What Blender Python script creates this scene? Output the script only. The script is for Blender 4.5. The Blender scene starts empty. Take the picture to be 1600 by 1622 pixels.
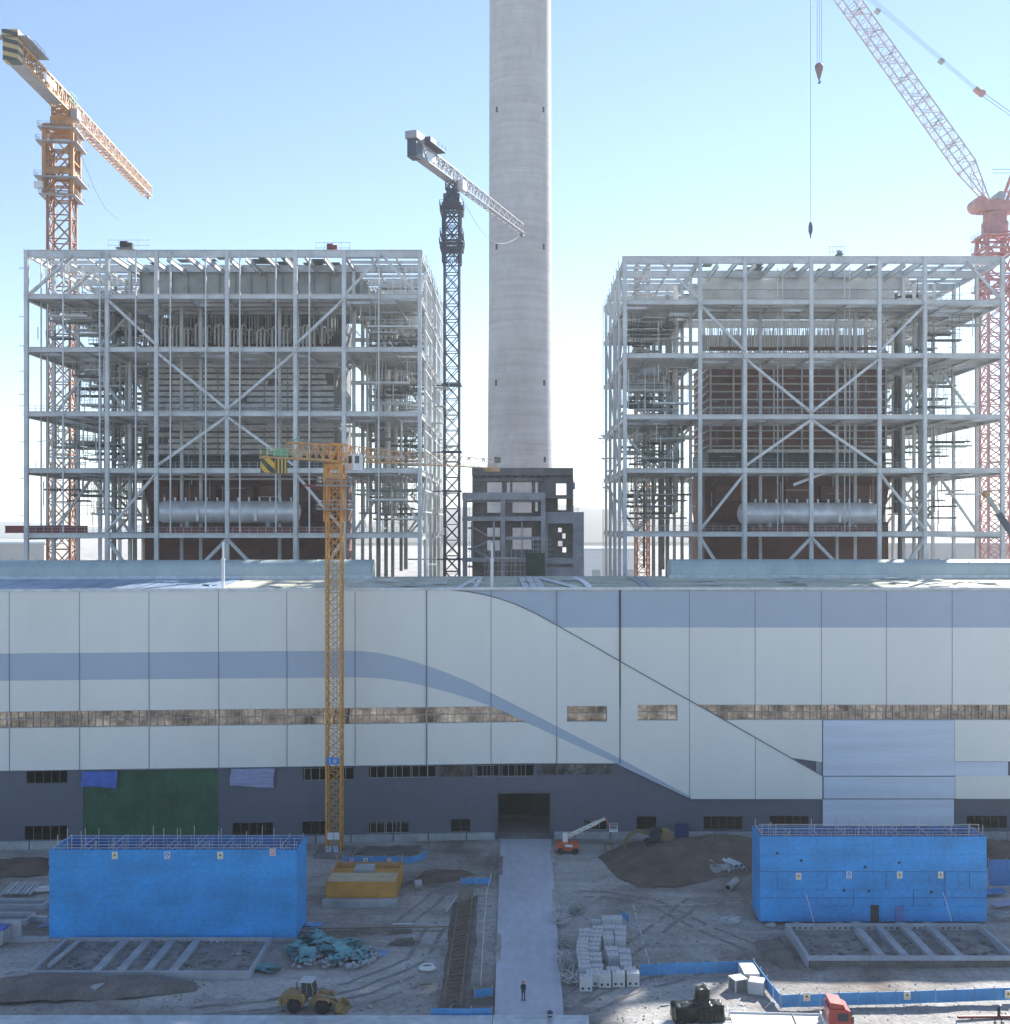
import bpy, bmesh, math, random
from mathutils import Vector, Matrix, noise
rnd = random.Random(7)
S = bpy.context.scene
COL = S.collection
F, CX, HY, H = 1800.0, 828.0, 835.0, 44.0      # focal length, vanishing point (in 1600x1622 units) and eye height

def P(px, py, d):
    return Vector(((px - CX) * d / F, d, H - (py - HY) * d / F))
def G(px, py, z=0.0):
    d = F * (H - z) / (py - HY)
    return Vector(((px - CX) * d / F, d, z))
def X_(px, d): return (px - CX) * d / F
def Z_(py, d): return H - (py - HY) * d / F

# ------------------------------------------------------------------ mesh builder
class MB:
    def __init__(s): s.v = []; s.f = []
    def add(s, vs, fs):
        n = len(s.v); s.v += [tuple(p) for p in vs]; s.f += [tuple(i + n for i in f) for f in fs]
        return s
    def box(s, x0, x1, y0, y1, z0, z1):
        if x0 > x1: x0, x1 = x1, x0
        if y0 > y1: y0, y1 = y1, y0
        if z0 > z1: z0, z1 = z1, z0
        return s.add([(x0,y0,z0),(x1,y0,z0),(x1,y1,z0),(x0,y1,z0),(x0,y0,z1),(x1,y0,z1),(x1,y1,z1),(x0,y1,z1)],
                     [(0,3,2,1),(4,5,6,7),(0,1,5,4),(1,2,6,5),(2,3,7,6),(3,0,4,7)])
    def beam(s, p, q, w, h=None, up=(0,0,1)):
        p = Vector(p); q = Vector(q); h = h or w
        d = q - p
        if d.length < 1e-6: return s
        d.normalize(); u = Vector(up)
        if abs(d.dot(u)) > .98: u = Vector((0,1,0))
        a = d.cross(u).normalized() * (w / 2); b = a.cross(d).normalized() * (h / 2)
        vs = [p-a-b, p+a-b, p+a+b, p-a+b, q-a-b, q+a-b, q+a+b, q-a+b]
        return s.add(vs, [(0,1,2,3),(7,6,5,4),(0,4,5,1),(1,5,6,2),(2,6,7,3),(3,7,4,0)])
    def ibeam(s, p, q, w, h, t=.1, up=(0,0,1)):
        p = Vector(p); q = Vector(q); d = (q - p).normalized(); u = Vector(up)
        if abs(d.dot(u)) > .98: u = Vector((0,1,0))
        a = d.cross(u).normalized(); b = a.cross(d).normalized()
        o = b * (h/2 - t/2)
        s.beam(p+o, q+o, w, t, up); s.beam(p-o, q-o, w, t, up); s.beam(p, q, t*1.2, h-2*t, up)
        return s
    def tube(s, p, q, r, n=8, r2=None, caps=True):
        p = Vector(p); q = Vector(q); d = (q-p)
        if d.length < 1e-6: return s
        d.normalize(); r2 = r if r2 is None else r2
        u = Vector((0,0,1)) if abs(d.z) < .9 else Vector((1,0,0))
        a = d.cross(u).normalized(); b = d.cross(a)
        vs = []
        for k in range(n):
            t = 2*math.pi*k/n; c = a*math.cos(t) + b*math.sin(t)
            vs += [p + c*r, q + c*r2]
        fs = [(2*k, 2*((k+1)%n), 2*((k+1)%n)+1, 2*k+1) for k in range(n)]
        if caps: fs += [tuple(range(2*n-2, -1, -2)), tuple(range(1, 2*n, 2))]
        return s.add(vs, fs)
    def pipe(s, pts, r, n=6):
        for a, b in zip(pts, pts[1:]): s.tube(a, b, r, n)
        return s
    def lathe(s, prof, c=(0,0,0), axis='z', n=24):
        c = Vector(c); vs = []; fs = []
        for (r, z) in prof:
            for k in range(n):
                t = 2*math.pi*k/n; x, y = r*math.cos(t), r*math.sin(t)
                v = {'z': (x,y,z), 'x': (z,x,y), 'y': (x,z,y)}[axis]
                vs.append(c + Vector(v))
        for i in range(len(prof)-1):
            for k in range(n):
                fs.append((i*n+k, i*n+(k+1)%n, (i+1)*n+(k+1)%n, (i+1)*n+k))
        fs.append(tuple(range(n-1,-1,-1))); fs.append(tuple(range((len(prof)-1)*n, len(prof)*n)))
        return s.add(vs, fs)
    def prism(s, poly, a0, a1, plane='xz'):
        """poly in (x,z) extruded over y from a0 to a1 (or (x,y) over z, (y,z) over x)"""
        def m(p, a): return {'xz': (p[0], a, p[1]), 'xy': (p[0], p[1], a), 'yz': (a, p[0], p[1])}[plane]
        n = len(poly)
        vs = [m(p, a0) for p in poly] + [m(p, a1) for p in poly]
        fs = [tuple(range(n)), tuple(range(2*n-1, n-1, -1))] + [(k, k+n, (k+1)%n+n, (k+1)%n) for k in range(n)]
        return s.add(vs, fs)
    def quad(s, a, b, c, d): return s.add([a,b,c,d], [(0,1,2,3)])
    def xform(s, M):
        s.v = [tuple(M @ Vector(p)) for p in s.v]; return s
    def merge(s, o): return s.add(o.v, o.f)

ROOT = {}
def rootloc(o):
    while o.parent is not None: o = o.parent
    return Vector(ROOT[o.name])
def link(o): COL.objects.link(o); return o
def props(o, label=None, cat=None, group=None, kind=None):
    if label: o['label'] = label
    if cat: o['category'] = cat
    if group: o['group'] = group
    if kind: o['kind'] = kind
    return o
def thing(name, label, cat, loc=(0,0,0), group=None):
    o = link(bpy.data.objects.new(name, None)); o.location = loc; o.empty_display_size = .3
    ROOT[o.name] = tuple(loc)
    return props(o, label, cat, group)
def mesh_of(name, mb, m, off=(0,0,0), smooth=False, fix=True, post=None):
    me = bpy.data.meshes.new(name)
    me.from_pydata([(x-off[0], y-off[1], z-off[2]) for x,y,z in mb.v], [], mb.f)
    bm = bmesh.new(); bm.from_mesh(me)
    if fix: bmesh.ops.recalc_face_normals(bm, faces=bm.faces)
    if smooth:
        for f in bm.faces: f.smooth = True
        for e in bm.edges:
            if len(e.link_faces) == 2 and e.calc_face_angle(0) > .7: e.smooth = False
    bm.to_mesh(me); bm.free()
    me.materials.append(m)
    return me
def part(name, mb, m, parent, smooth=False, label=None, kind=None):
    """a part (world coordinates in mb) under a thing or another part"""
    me = mesh_of(name, mb, m, rootloc(parent), smooth)
    o = link(bpy.data.objects.new(name, me)); o.parent = parent
    return props(o, label, None, None, kind)
def solo(name, mb, m, label, cat, loc=(0,0,0), group=None, smooth=False):
    o = link(bpy.data.objects.new(name, mesh_of(name, mb, m, loc, smooth))); o.location = loc
    ROOT[o.name] = tuple(loc)
    return props(o, label, cat, group)
def struct(name, mb, m, smooth=False, kind='structure'):
    o = link(bpy.data.objects.new(name, mesh_of(name, mb, m, (0,0,0), smooth)))
    ROOT[o.name] = (0,0,0)
    o['kind'] = kind
    return o
def copy_tree(o, parent=None):
    c = link(o.copy()); c.parent = parent
    if parent is None: ROOT[c.name] = ROOT.get(o.name, (0,0,0))
    for ch in list(o.children): copy_tree(ch, c)
    return c

# ------------------------------------------------------------------ materials
def mat(name, col, rough=.6, metal=0., var=.12, scale=.6, bump=0., detail=5., stretch=None, fine=0., spec=.5, coat=0.):
    m = bpy.data.materials.new(name); m.use_nodes = True
    nt = m.node_tree; N = nt.nodes; L = nt.links
    b = N['Principled BSDF']; b.inputs['Roughness'].default_value = rough; b.inputs['Metallic'].default_value = metal
    b.inputs['Specular IOR Level'].default_value = spec
    if coat: b.inputs['Coat Weight'].default_value = coat
    tc = N.new('ShaderNodeTexCoord'); mp = N.new('ShaderNodeMapping'); L.new(tc.outputs['Object'], mp.inputs[0])
    if stretch: mp.inputs['Scale'].default_value = stretch
    n1 = N.new('ShaderNodeTexNoise'); n1.inputs['Scale'].default_value = scale; n1.inputs['Detail'].default_value = detail
    L.new(mp.outputs[0], n1.inputs['Vector'])
    r = N.new('ShaderNodeMapRange'); r.inputs[1].default_value = .3; r.inputs[2].default_value = .7
    r.inputs[3].default_value = 1-var; r.inputs[4].default_value = 1+var
    L.new(n1.outputs['Fac'], r.inputs[0])
    fac = r.outputs[0]
    if fine:
        n2 = N.new('ShaderNodeTexNoise'); n2.inputs['Scale'].default_value = scale*9; n2.inputs['Detail'].default_value = 3
        L.new(mp.outputs[0], n2.inputs['Vector'])
        r2 = N.new('ShaderNodeMapRange'); r2.inputs[1].default_value = .3; r2.inputs[2].default_value = .7
        r2.inputs[3].default_value = 1-fine; r2.inputs[4].default_value = 1+fine
        L.new(n2.outputs['Fac'], r2.inputs[0])
        mu = N.new('ShaderNodeMath'); mu.operation = 'MULTIPLY'; L.new(fac, mu.inputs[0]); L.new(r2.outputs[0], mu.inputs[1]); fac = mu.outputs[0]
    vm = N.new('ShaderNodeVectorMath'); vm.operation = 'SCALE'; vm.inputs[0].default_value = col[:3]
    L.new(fac, vm.inputs['Scale']); L.new(vm.outputs[0], b.inputs['Base Color'])
    if bump:
        bp = N.new('ShaderNodeBump'); bp.inputs['Strength'].default_value = bump; bp.inputs['Distance'].default_value = .1
        L.new(n1.outputs['Fac'], bp.inputs['Height']); L.new(bp.outputs[0], b.inputs['Normal'])
    return m

M = {}
M['steel'] = mat('grey_steel_paint', (.60,.625,.63), .45, 0, .18, .25, fine=.08)
M['steel_dark'] = mat('dark_steel', (.10,.11,.11), .5, 0, .25, .3)
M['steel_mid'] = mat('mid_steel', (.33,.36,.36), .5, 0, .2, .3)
M['grating'] = mat('grating_deck', (.22,.24,.23), .6, .2, .25, .8)
M['redlead'] = mat('red_oxide_steel', (.22,.05,.045), .55, 0, .2, .6)
M['boilerbrown'] = mat('brown_boiler_tubes', (.15,.066,.056), .65, 0, .3, .35, fine=.15)
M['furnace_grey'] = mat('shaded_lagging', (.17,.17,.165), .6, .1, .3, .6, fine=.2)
M['mud'] = mat('muddy_machine_paint', (.20,.145,.09), .7, 0, .3, 1.5, fine=.2)
M['dusty'] = mat('dusty_pit_floor', (.225,.215,.21), .95, 0, .3, .7, bump=.5, fine=.2)
M['hookpaint'] = mat('dark_hook_paint', (.20,.12,.13), .5, 0, .1, 1)
M['tan'] = mat('weathered_tan_paint', (.46,.225,.075), .55, 0, .2, .6, fine=.12)
M['brownmast'] = mat('shaded_mast_paint', (.34,.17,.10), .6, 0, .22, .6, fine=.1)  # orange mast colour dulled to brown, shade inside the frames put in
M['lagging'] = mat('silver_lagging', (.66,.66,.65), .45, .05, .25, .5, fine=.2)
M['buckstay'] = mat('pale_buckstay', (.64,.63,.61), .5, 0, .15, .5)
M['greenblack'] = mat('dark_green_casing', (.035,.06,.05), .55, 0, .25, .5)
M['drum'] = mat('galvanised_drum', (.74,.76,.80), .36, .25, .18, .5, fine=.08)
M['paleпipe'.replace('п','p')] = mat('pale_pipe', (.84,.82,.78), .45, .1, .15, 1)
M['ivory'] = mat('ivory_cladding', (.77,.785,.74), .45, 0, .05, .05, fine=.02, stretch=(1,1,.4))
M['stripe'] = mat('blue_grey_cladding', (.405,.495,.60), .45, 0, .04, .05, fine=.02)
M['darkclad'] = mat('dark_slate_cladding', (.10,.12,.16), .55, 0, .10, .08, fine=.05)
M['lavender'] = mat('film_covered_cladding', (.60,.69,.80), .4, 0, .08, .12, stretch=(.3,1,6), fine=.05)
M['joint'] = mat('dark_joint', (.16,.20,.24), .6, 0, .1, 1)
M['plinth'] = mat('plinth_concrete', (.34,.36,.38), .8, 0, .22, .5, fine=.12)
M['roofdeck'] = mat('green_grey_roof_deck', (.50,.515,.43), .85, 0, .25, .35, stretch=(.3,3,1), fine=.2)
M['roofblue'] = mat('blue_roof_sheet', (.34,.44,.58), .45, .25, .22, .4, stretch=(2.5,.3,1), fine=.1)
M['roofcream'] = mat('cream_insulation', (.62,.60,.50), .7, 0, .25, .35, fine=.12)
M['vent'] = mat('ventilator_sheet', (.44,.53,.53), .42, .1, .08, .15, stretch=(2,1,1), fine=.05)
M['sheet'] = mat('loose_steel_sheet', (.52,.58,.64), .38, .4, .15, 1)
M['netgreen'] = mat('green_hoarding_net', (.025,.098,.052), .8, 0, .3, .25, fine=.15)
M['tarpblue'] = mat('blue_tarpaulin', (.05,.13,.50), .5, 0, .18, .6)
M['tarplav'] = mat('lavender_tarpaulin', (.28,.32,.50), .5, 0, .18, .8, stretch=(.5,1,5))
M['black'] = mat('interior_dark', (.04,.042,.045), .8, 0, .3, .4)
M['white'] = mat('white_paint', (.72,.73,.74), .5, 0, .08, 1)
M['pole'] = mat('white_pole_paint', (.78,.79,.80), .4, 0, .05, 1)
M['hoard'] = mat('blue_hoarding_sheet', (.03,.305,.70), .5, 0, .20, .22, fine=.14, stretch=(1,1,1.6), bump=.15)
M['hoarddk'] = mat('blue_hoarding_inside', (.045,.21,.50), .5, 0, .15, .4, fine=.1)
M['fence'] = mat('blue_fence_sheet', (.075,.30,.60), .45, 0, .16, .5, fine=.1)
M['scaff'] = mat('scaffold_tube', (.50,.50,.51), .5, .1, .2, 1)
M['yellow'] = mat('yellow_crane_paint', (.58,.29,.06), .45, 0, .15, .7, fine=.12)
M['yellowdk'] = mat('faded_orange_paint', (.50,.29,.13), .5, 0, .18, .7, fine=.12)
M['cream'] = mat('cream_jib_paint', (.60,.36,.20), .5, 0, .15, 1, fine=.1)
M['navy'] = mat('navy_crane_paint', (.05,.06,.10), .5, 0, .2, .7)
M['jibgrey'] = mat('grey_jib_paint', (.34,.34,.36), .5, 0, .15, .7)
M['red'] = mat('hazed_red_crane_paint', (.52,.26,.25), .45, 0, .15, .7)  # red paled so the haze over the crane sits in the colour
M['palered'] = mat('pale_red_boom', (.60,.53,.55), .5, 0, .12, .7)
M['cable'] = mat('steel_cable', (.18,.20,.24), .5, .4, .05, 1)
M['concrete'] = mat('grey_concrete', (.36,.38,.425), .85, 0, .18, .35, fine=.12)
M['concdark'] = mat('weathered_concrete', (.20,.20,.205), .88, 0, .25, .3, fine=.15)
M['block'] = mat('block_concrete', (.56,.57,.58), .85, 0, .10, 1.0, fine=.12)
M['dirt'] = mat('brown_soil', (.125,.093,.078), .95, 0, .28, .5, bump=.6, fine=.2)
M['dirtdark'] = mat('dark_moist_soil', (.155,.138,.128), .95, 0, .28, .5, bump=.5, fine=.2)
M['tyre'] = mat('tyre_rubber', (.025,.025,.027), .85, 0, .2, 3)
M['loader'] = mat('dusty_yellow_machine', (.30,.20,.085), .55, 0, .25, 1.2, fine=.1)
M['orange'] = mat('orange_lift_paint', (.55,.11,.05), .45, 0, .14, 1)
M['glassd'] = mat('dark_glass', (.03,.045,.06), .08, 0, .1, 1)
M['truckred'] = mat('red_truck_paint', (.40,.05,.045), .3, 0, .06, 1, coat=.4)
M['tarpdk'] = mat('dark_green_tarp', (.004,.012,.011), .33, 0, .25, 1.2, spec=.5)
M['debris'] = mat('green_sheet_debris', (.13,.30,.33), .6, 0, .3, .8)
M['wood'] = mat('old_timber', (.20,.15,.11), .8, 0, .25, 2)
M['rust'] = mat('rusty_rebar', (.24,.18,.13), .75, .2, .3, 1)
M['skin'] = mat('skin', (.45,.28,.2), .55, 0, .05, 5)
M['clothdk'] = mat('dark_work_clothes', (.03,.032,.04), .85, 0, .2, 4)
M['helmet'] = mat('red_helmet', (.45,.06,.05), .35, 0, .05, 3)
M['helmetw'] = mat('white_helmet', (.8,.8,.8), .35, 0, .05, 3)
M['signy'] = mat('sign_yellow', (.72,.55,.05), .5, 0, .05, 3)
M['signb'] = mat('sign_blue', (.03,.22,.62), .5, 0, .05, 3)
M['signr'] = mat('sign_red', (.6,.05,.06), .5, 0, .05, 3)
M['greenpaint'] = mat('green_rail_paint', (.12,.38,.25), .5, 0, .2, 1)
M['shed'] = mat('far_building_wall', (.42,.42,.40), .8, 0, .1, .05)
M['hill'] = mat('far_hills', (.12,.115,.10), .95, 0, .2, .004)
M['bush'] = mat('grey_scrub', (.07,.085,.07), .9, 0, .3, 1)

# glass of the long window bands: reflective coated glazing
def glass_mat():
    m = mat('coated_window_glass', (.30,.275,.24), .03, .92, .75, .35, fine=.35)  # patchy colour noise paints varied reflections into the panes
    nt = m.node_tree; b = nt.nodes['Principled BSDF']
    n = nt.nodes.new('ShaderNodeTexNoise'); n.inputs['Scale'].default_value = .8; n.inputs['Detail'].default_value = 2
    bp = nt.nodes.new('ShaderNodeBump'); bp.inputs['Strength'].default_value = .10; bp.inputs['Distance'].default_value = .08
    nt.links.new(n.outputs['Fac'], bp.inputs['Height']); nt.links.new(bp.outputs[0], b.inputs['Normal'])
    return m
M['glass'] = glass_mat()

def ramp(N, stops):
    r = N.new('ShaderNodeValToRGB'); e = r.color_ramp.elements
    while len(e) > 1: e.remove(e[0])
    e[0].position = stops[0][0]; e[0].color = (*stops[0][1], 1)
    for p, c in stops[1:]:
        q = e.new(p); q.color = (*c, 1)
    return r
def ground_mat():
    m = bpy.data.materials.new('construction_site_soil'); m.use_nodes = True
    nt = m.node_tree; N = nt.nodes; L = nt.links; b = N['Principled BSDF']; b.inputs['Roughness'].default_value = .95
    b.inputs['Specular IOR Level'].default_value = .2
    tc = N.new('ShaderNodeTexCoord')
    def nz(sc, det, st=None, rough=.55, dist=0):
        mp = N.new('ShaderNodeMapping'); L.new(tc.outputs['Object'], mp.inputs[0])
        if st: mp.inputs['Scale'].default_value = st
        n = N.new('ShaderNodeTexNoise'); n.inputs['Scale'].default_value = sc; n.inputs['Detail'].default_value = det
        n.inputs['Roughness'].default_value = rough; n.inputs['Distortion'].default_value = dist
        L.new(mp.outputs[0], n.inputs['Vector']); return n
    a = nz(.055, 8, None, .62, .6)
    r = ramp(N, [(.35,(.20,.172,.158)), (.45,(.31,.29,.276)), (.55,(.42,.403,.39)), (.70,(.49,.478,.468))])
    L.new(a.outputs['Fac'], r.inputs[0])
    t = nz(.30, 5, (.22,1.6,1), .6, 1.0)          # streaks left by wheels and spreading
    rt = N.new('ShaderNodeMapRange'); rt.inputs[1].default_value=.35; rt.inputs[2].default_value=.65; rt.inputs[3].default_value=.88; rt.inputs[4].default_value=1.12
    L.new(t.outputs['Fac'], rt.inputs[0])
    f = nz(2.2, 6, None, .7)
    rf = N.new('ShaderNodeMapRange'); rf.inputs[1].default_value=.3; rf.inputs[2].default_value=.7; rf.inputs[3].default_value=.75; rf.inputs[4].default_value=1.25
    L.new(f.outputs['Fac'], rf.inputs[0])
    mu = N.new('ShaderNodeMath'); mu.operation='MULTIPLY'; L.new(rt.outputs[0], mu.inputs[0]); L.new(rf.outputs[0], mu.inputs[1])
    vm = N.new('ShaderNodeVectorMath'); vm.operation='SCALE'; L.new(r.outputs[0], vm.inputs[0]); L.new(mu.outputs[0], vm.inputs['Scale'])
    L.new(vm.outputs[0], b.inputs['Base Color'])
    bp = N.new('ShaderNodeBump'); bp.inputs['Strength'].default_value=.85; bp.inputs['Distance'].default_value=.28
    L.new(f.outputs['Fac'], bp.inputs['Height']); L.new(bp.outputs[0], b.inputs['Normal'])
    return m
M['ground'] = ground_mat()
M['road'] = mat('concrete_road', (.46,.48,.54), .85, 0, .10, .12, fine=.08, stretch=(1.2,.5,1))

def chimney_mat():
    m = mat('slipformed_concrete', (.43,.43,.44), .88, 0, .16, .06, stretch=(1,1,.5), fine=.05)
    nt = m.node_tree; N = nt.nodes; L = nt.links; b = N['Principled BSDF']
    src = b.inputs['Base Color'].links[0].from_socket
    tc = N.new('ShaderNodeTexCoord'); sep = N.new('ShaderNodeSeparateXYZ'); L.new(tc.outputs['Object'], sep.inputs[0])
    mp = N.new('ShaderNodeMapping'); mp.inputs['Scale'].default_value = (.03,.03,.6); L.new(tc.outputs['Object'], mp.inputs[0])
    n = N.new('ShaderNodeTexNoise'); n.inputs['Scale'].default_value = 1.0; n.inputs['Detail'].default_value = 7; n.inputs['Roughness'].default_value=.75
    L.new(mp.outputs[0], n.inputs['Vector'])
    r = N.new('ShaderNodeMapRange'); r.inputs[1].default_value=.3; r.inputs[2].default_value=.7; r.inputs[3].default_value=.84; r.inputs[4].default_value=1.13
    L.new(n.outputs['Fac'], r.inputs[0])
    vm = N.new('ShaderNodeVectorMath'); vm.operation='SCALE'; L.new(src, vm.inputs[0]); L.new(r.outputs[0], vm.inputs['Scale'])
    L.new(vm.outputs[0], b.inputs['Base Color'])
    return m
M['chimney'] = chimney_mat()
def stripe_mat(name, c1, c2, scale, vec):
    m = bpy.data.materials.new(name); m.use_nodes = True
    nt = m.node_tree; N = nt.nodes; L = nt.links; b = N['Principled BSDF']; b.inputs['Roughness'].default_value=.5
    tc = N.new('ShaderNodeTexCoord'); dot = N.new('ShaderNodeVectorMath'); dot.operation='DOT_PRODUCT'
    dot.inputs[1].default_value = vec; L.new(tc.outputs['Object'], dot.inputs[0])
    ab = N.new('ShaderNodeMath'); ab.operation='MULTIPLY'; ab.inputs[1].default_value=scale; L.new(dot.outputs['Value'], ab.inputs[0])
    fr = N.new('ShaderNodeMath'); fr.operation='FRACT'; L.new(ab.outputs[0], fr.inputs[0])
    gt = N.new('ShaderNodeMath'); gt.operation='GREATER_THAN'; gt.inputs[1].default_value=.5; L.new(fr.outputs[0], gt.inputs[0])
    mx = N.new('ShaderNodeMix'); mx.data_type='RGBA'; L.new(gt.outputs[0], mx.inputs['Factor'])
    mx.inputs['A'].default_value=(*c1,1); mx.inputs['B'].default_value=(*c2,1)
    L.new(mx.outputs['Result'], b.inputs['Base Color'])
    return m
M['hazard'] = stripe_mat('hazard_stripes', (.62,.38,.03), (.03,.03,.03), .75, (.8,0,.8))
M['hazardv'] = stripe_mat('upright_hazard_stripes', (.55,.36,.05), (.035,.035,.03), 1.9, (.707,.707,0))
M['zebra'] = stripe_mat('faded_chevrons', (.52,.38,.17), (.05,.06,.06), .55, (.25,0,1.0))

# ------------------------------------------------------------------ camera, light, sky
AZ, EL = math.radians(34.5), math.radians(30.5)
sun_dir = Vector((math.sin(AZ)*math.cos(EL), math.cos(AZ)*math.cos(EL), math.sin(EL)))
cam = link(bpy.data.objects.new('camera', bpy.data.cameras.new('camera')))
cam.location = (0, 0, H); cam.rotation_euler = (math.pi/2, 0, 0)
cd = cam.data; cd.sensor_fit = 'HORIZONTAL'; cd.sensor_width = 36; cd.lens = 36*F/1600
cd.shift_x = -(CX-800)/1600; cd.shift_y = (HY-811)/1600
cd.clip_start = .5; cd.clip_end = 20000
S.camera = cam
sun = link(bpy.data.objects.new('sun', bpy.data.lights.new('sun', 'SUN')))
sun.data.energy = 5.0; sun.data.angle = math.radians(.53); sun.data.color = (1,.95,.87)
sun.rotation_euler = sun_dir.to_track_quat('Z','Y').to_euler()
W = bpy.data.worlds.new('World'); S.world = W; W.use_nodes = True
wn = W.node_tree.nodes; wl = W.node_tree.links
bg = wn['Background']; sky = wn.new('ShaderNodeTexSky'); sky.sky_type = 'NISHITA'; sky.sun_disc = False
sky.sun_elevation = EL; sky.sun_rotation = AZ; sky.altitude = 1000; sky.air_density = 1.0; sky.dust_density = 0.0; sky.ozone_density = 1.3
wl.new(sky.outputs[0], bg.inputs[0]); bg.inputs[1].default_value = .085
S.view_settings.view_transform = 'Standard'; S.view_settings.look = 'None'; S.view_settings.exposure = 1.27; S.view_settings.gamma = 1
S.render.engine = 'CYCLES'
S.cycles.max_bounces = 7; S.cycles.diffuse_bounces = 5; S.cycles.glossy_bounces = 3
S.cycles.use_denoising = True
# ------------------------------------------------------------------ ground, road, hills
def gz(x, y):
    """small unevenness of the soil"""
    w = 1.0 if -95 < x < 95 and 88 < y < 158 else 0.0
    return w * .17 * (noise.noise(Vector((x*.13, y*.13, 3.1))) + .6*noise.noise(Vector((x*.45, y*.45, 9.0)))) - .15*w
def axis(lo, hi, step, far):
    a = []; t = lo
    while t <= hi + 1e-6: a.append(t); t += step
    s = step
    while a[-1] < far: s *= 1.5; a.append(a[-1] + s)
    s = step
    while a[0] > -far: s *= 1.5; a.insert(0, a[0] - s)
    return a
gx = axis(-96, 96, 1.2, 6200); gy = axis(86, 160, 1.0, 6200)
g = MB(); nx = len(gx)
for y in gy:
    for x in gx: g.v.append((x, y, gz(x, y)))
g.f = [(j*nx+i, j*nx+i+1, (j+1)*nx+i+1, (j+1)*nx+i) for j in range(len(gy)-1) for i in range(nx-1)]
struct('ground', g, M['ground'], True)
# concrete road from the hall door towards the viewer
rl = [G(793,1330), G(789,1440), G(783,1622)]; rr = [G(873,1330), G(880,1440), G(894,1622)]
r = MB()
pts_l = rl + [Vector((rl[-1].x*.8, 60, 0))]; pts_r = rr + [Vector((rr[-1].x*1.0, 60, 0))]
for i in range(3):
    a, b, c, d = pts_l[i], pts_r[i], pts_r[i+1], pts_l[i+1]
    r.add([(a.x,a.y,.10),(b.x,b.y,.10),(c.x,c.y,.10),(d.x,d.y,.10),(a.x,a.y,-.4),(b.x,b.y,-.4),(c.x,c.y,-.4),(d.x,d.y,-.4)],
          [(0,1,2,3),(0,3,7,4),(1,5,6,2)])
struct('road', r, M['road'])
# hills far behind
def hills(name, y, prof, depth, seed):
    h = MB(); n = len(prof); rows = 7
    for j in range(rows):
        t = j/(rows-1)
        for (x, z) in prof:
            k = math.sin(math.pi*min(1, .02+t*.98))**.8
            h.v.append((x, y + depth*t, max(-1, z*k*(1+.15*noise.noise(Vector((x*.004, t*3, seed)))) - (2 if t in (0,1) else 0))))
    h.f = [(j*n+i, j*n+i+1, (j+1)*n+i+1, (j+1)*n+i) for j in range(rows-1) for i in range(n-1)]
    return struct(name, h, M['hill'], True)
pr = []
for i in range(90):
    x = -3600 + i*80
    pr.append((x, 60 + 55*noise.noise(Vector((x*.0012, 2.2, 0))) + 22*noise.noise(Vector((x*.005, 7, 0)))))
hills('hills', 4300, pr, 1800, 1)
pr = [(-560,4),(-520,20),(-430,52),(-330,84),(-220,104),(-100,110),(0,112),(80,108),(150,98),(210,94),(330,92),(420,80),(520,46),(610,18),(660,3)]
pr2 = []
for a, b in zip(pr, pr[1:]):
    for t in (0,.25,.5,.75): pr2.append((a[0]+(b[0]-a[0])*t, (a[1]+(b[1]-a[1])*t)*(1+.03*noise.noise(Vector((a[0]*.02+t, 1, 5))))))
hills('hill', 2700, pr2, 900, 4)
# ------------------------------------------------------------------ turbine hall (built straight along X, then its west wing swings forward)
D0 = 160.5; BEND = .0697
def hx(px):
    a = (px - CX)/F
    return a*D0/(1 - BEND*a) if a < 0 else a*D0
def hz(py, px=1200):
    x = hx(px); d = D0 + BEND*min(0, x)
    return H - (py - HY)*d/F
def bend(mb):
    """cut every face at X=0 and swing the part left of it"""
    me = bpy.data.meshes.new('tmp'); me.from_pydata(mb.v, [], mb.f)
    bm = bmesh.new(); bm.from_mesh(me)
    bmesh.ops.bisect_plane(bm, geom=bm.verts[:]+bm.edges[:]+bm.faces[:], plane_co=(0,0,0), plane_no=(1,0,0))
    bm.verts.index_update()
    out = MB()
    for v in bm.verts: out.v.append((v.co.x, v.co.y + BEND*min(0, v.co.x), v.co.z))
    out.f = [tuple(v.index for v in f.verts) for f in bm.faces]
    bm.free(); bpy.data.meshes.remove(me)
    return out
hall = thing('turbine_hall', 'long pale turbine hall with a blue grey wave stripe across its front and dark base', 'building', (0, D0, 0))
def hp(name, mb, m, parent=None, smooth=False, label=None): return part(name, bend(mb), m, parent or hall, smooth, label)
XL, XR = hx(-120), hx(1760)
ZT = hz(931)                     # wall top
ZD_L, ZD_R = hz(1209, 800), hz(1265)
ZW1, ZW0 = hz(1116), hz(1140.5)  # long window band
YB = D0 + 38                     # rear wall
def rects_with_holes(x0, x1, z0, z1, holes):
    """rectangles covering [x0,x1]x[z0,z1] minus the holes"""
    zs = sorted({z0, z1, *[max(z0,min(z1,h[i])) for h in holes for i in (2,3)]})
    out = []
    for a, b in zip(zs, zs[1:]):
        if b - a < 1e-4: continue
        zc = (a+b)/2
        cut = sorted([(h[0], h[1]) for h in holes if h[2] < zc < h[3]])
        x = x0
        for c0, c1 in cut:
            if c0 > x: out.append((x, min(c0, x1), a, b))
            x = max(x, c1)
        if x < x1: out.append((x, x1, a, b))
    return out
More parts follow.
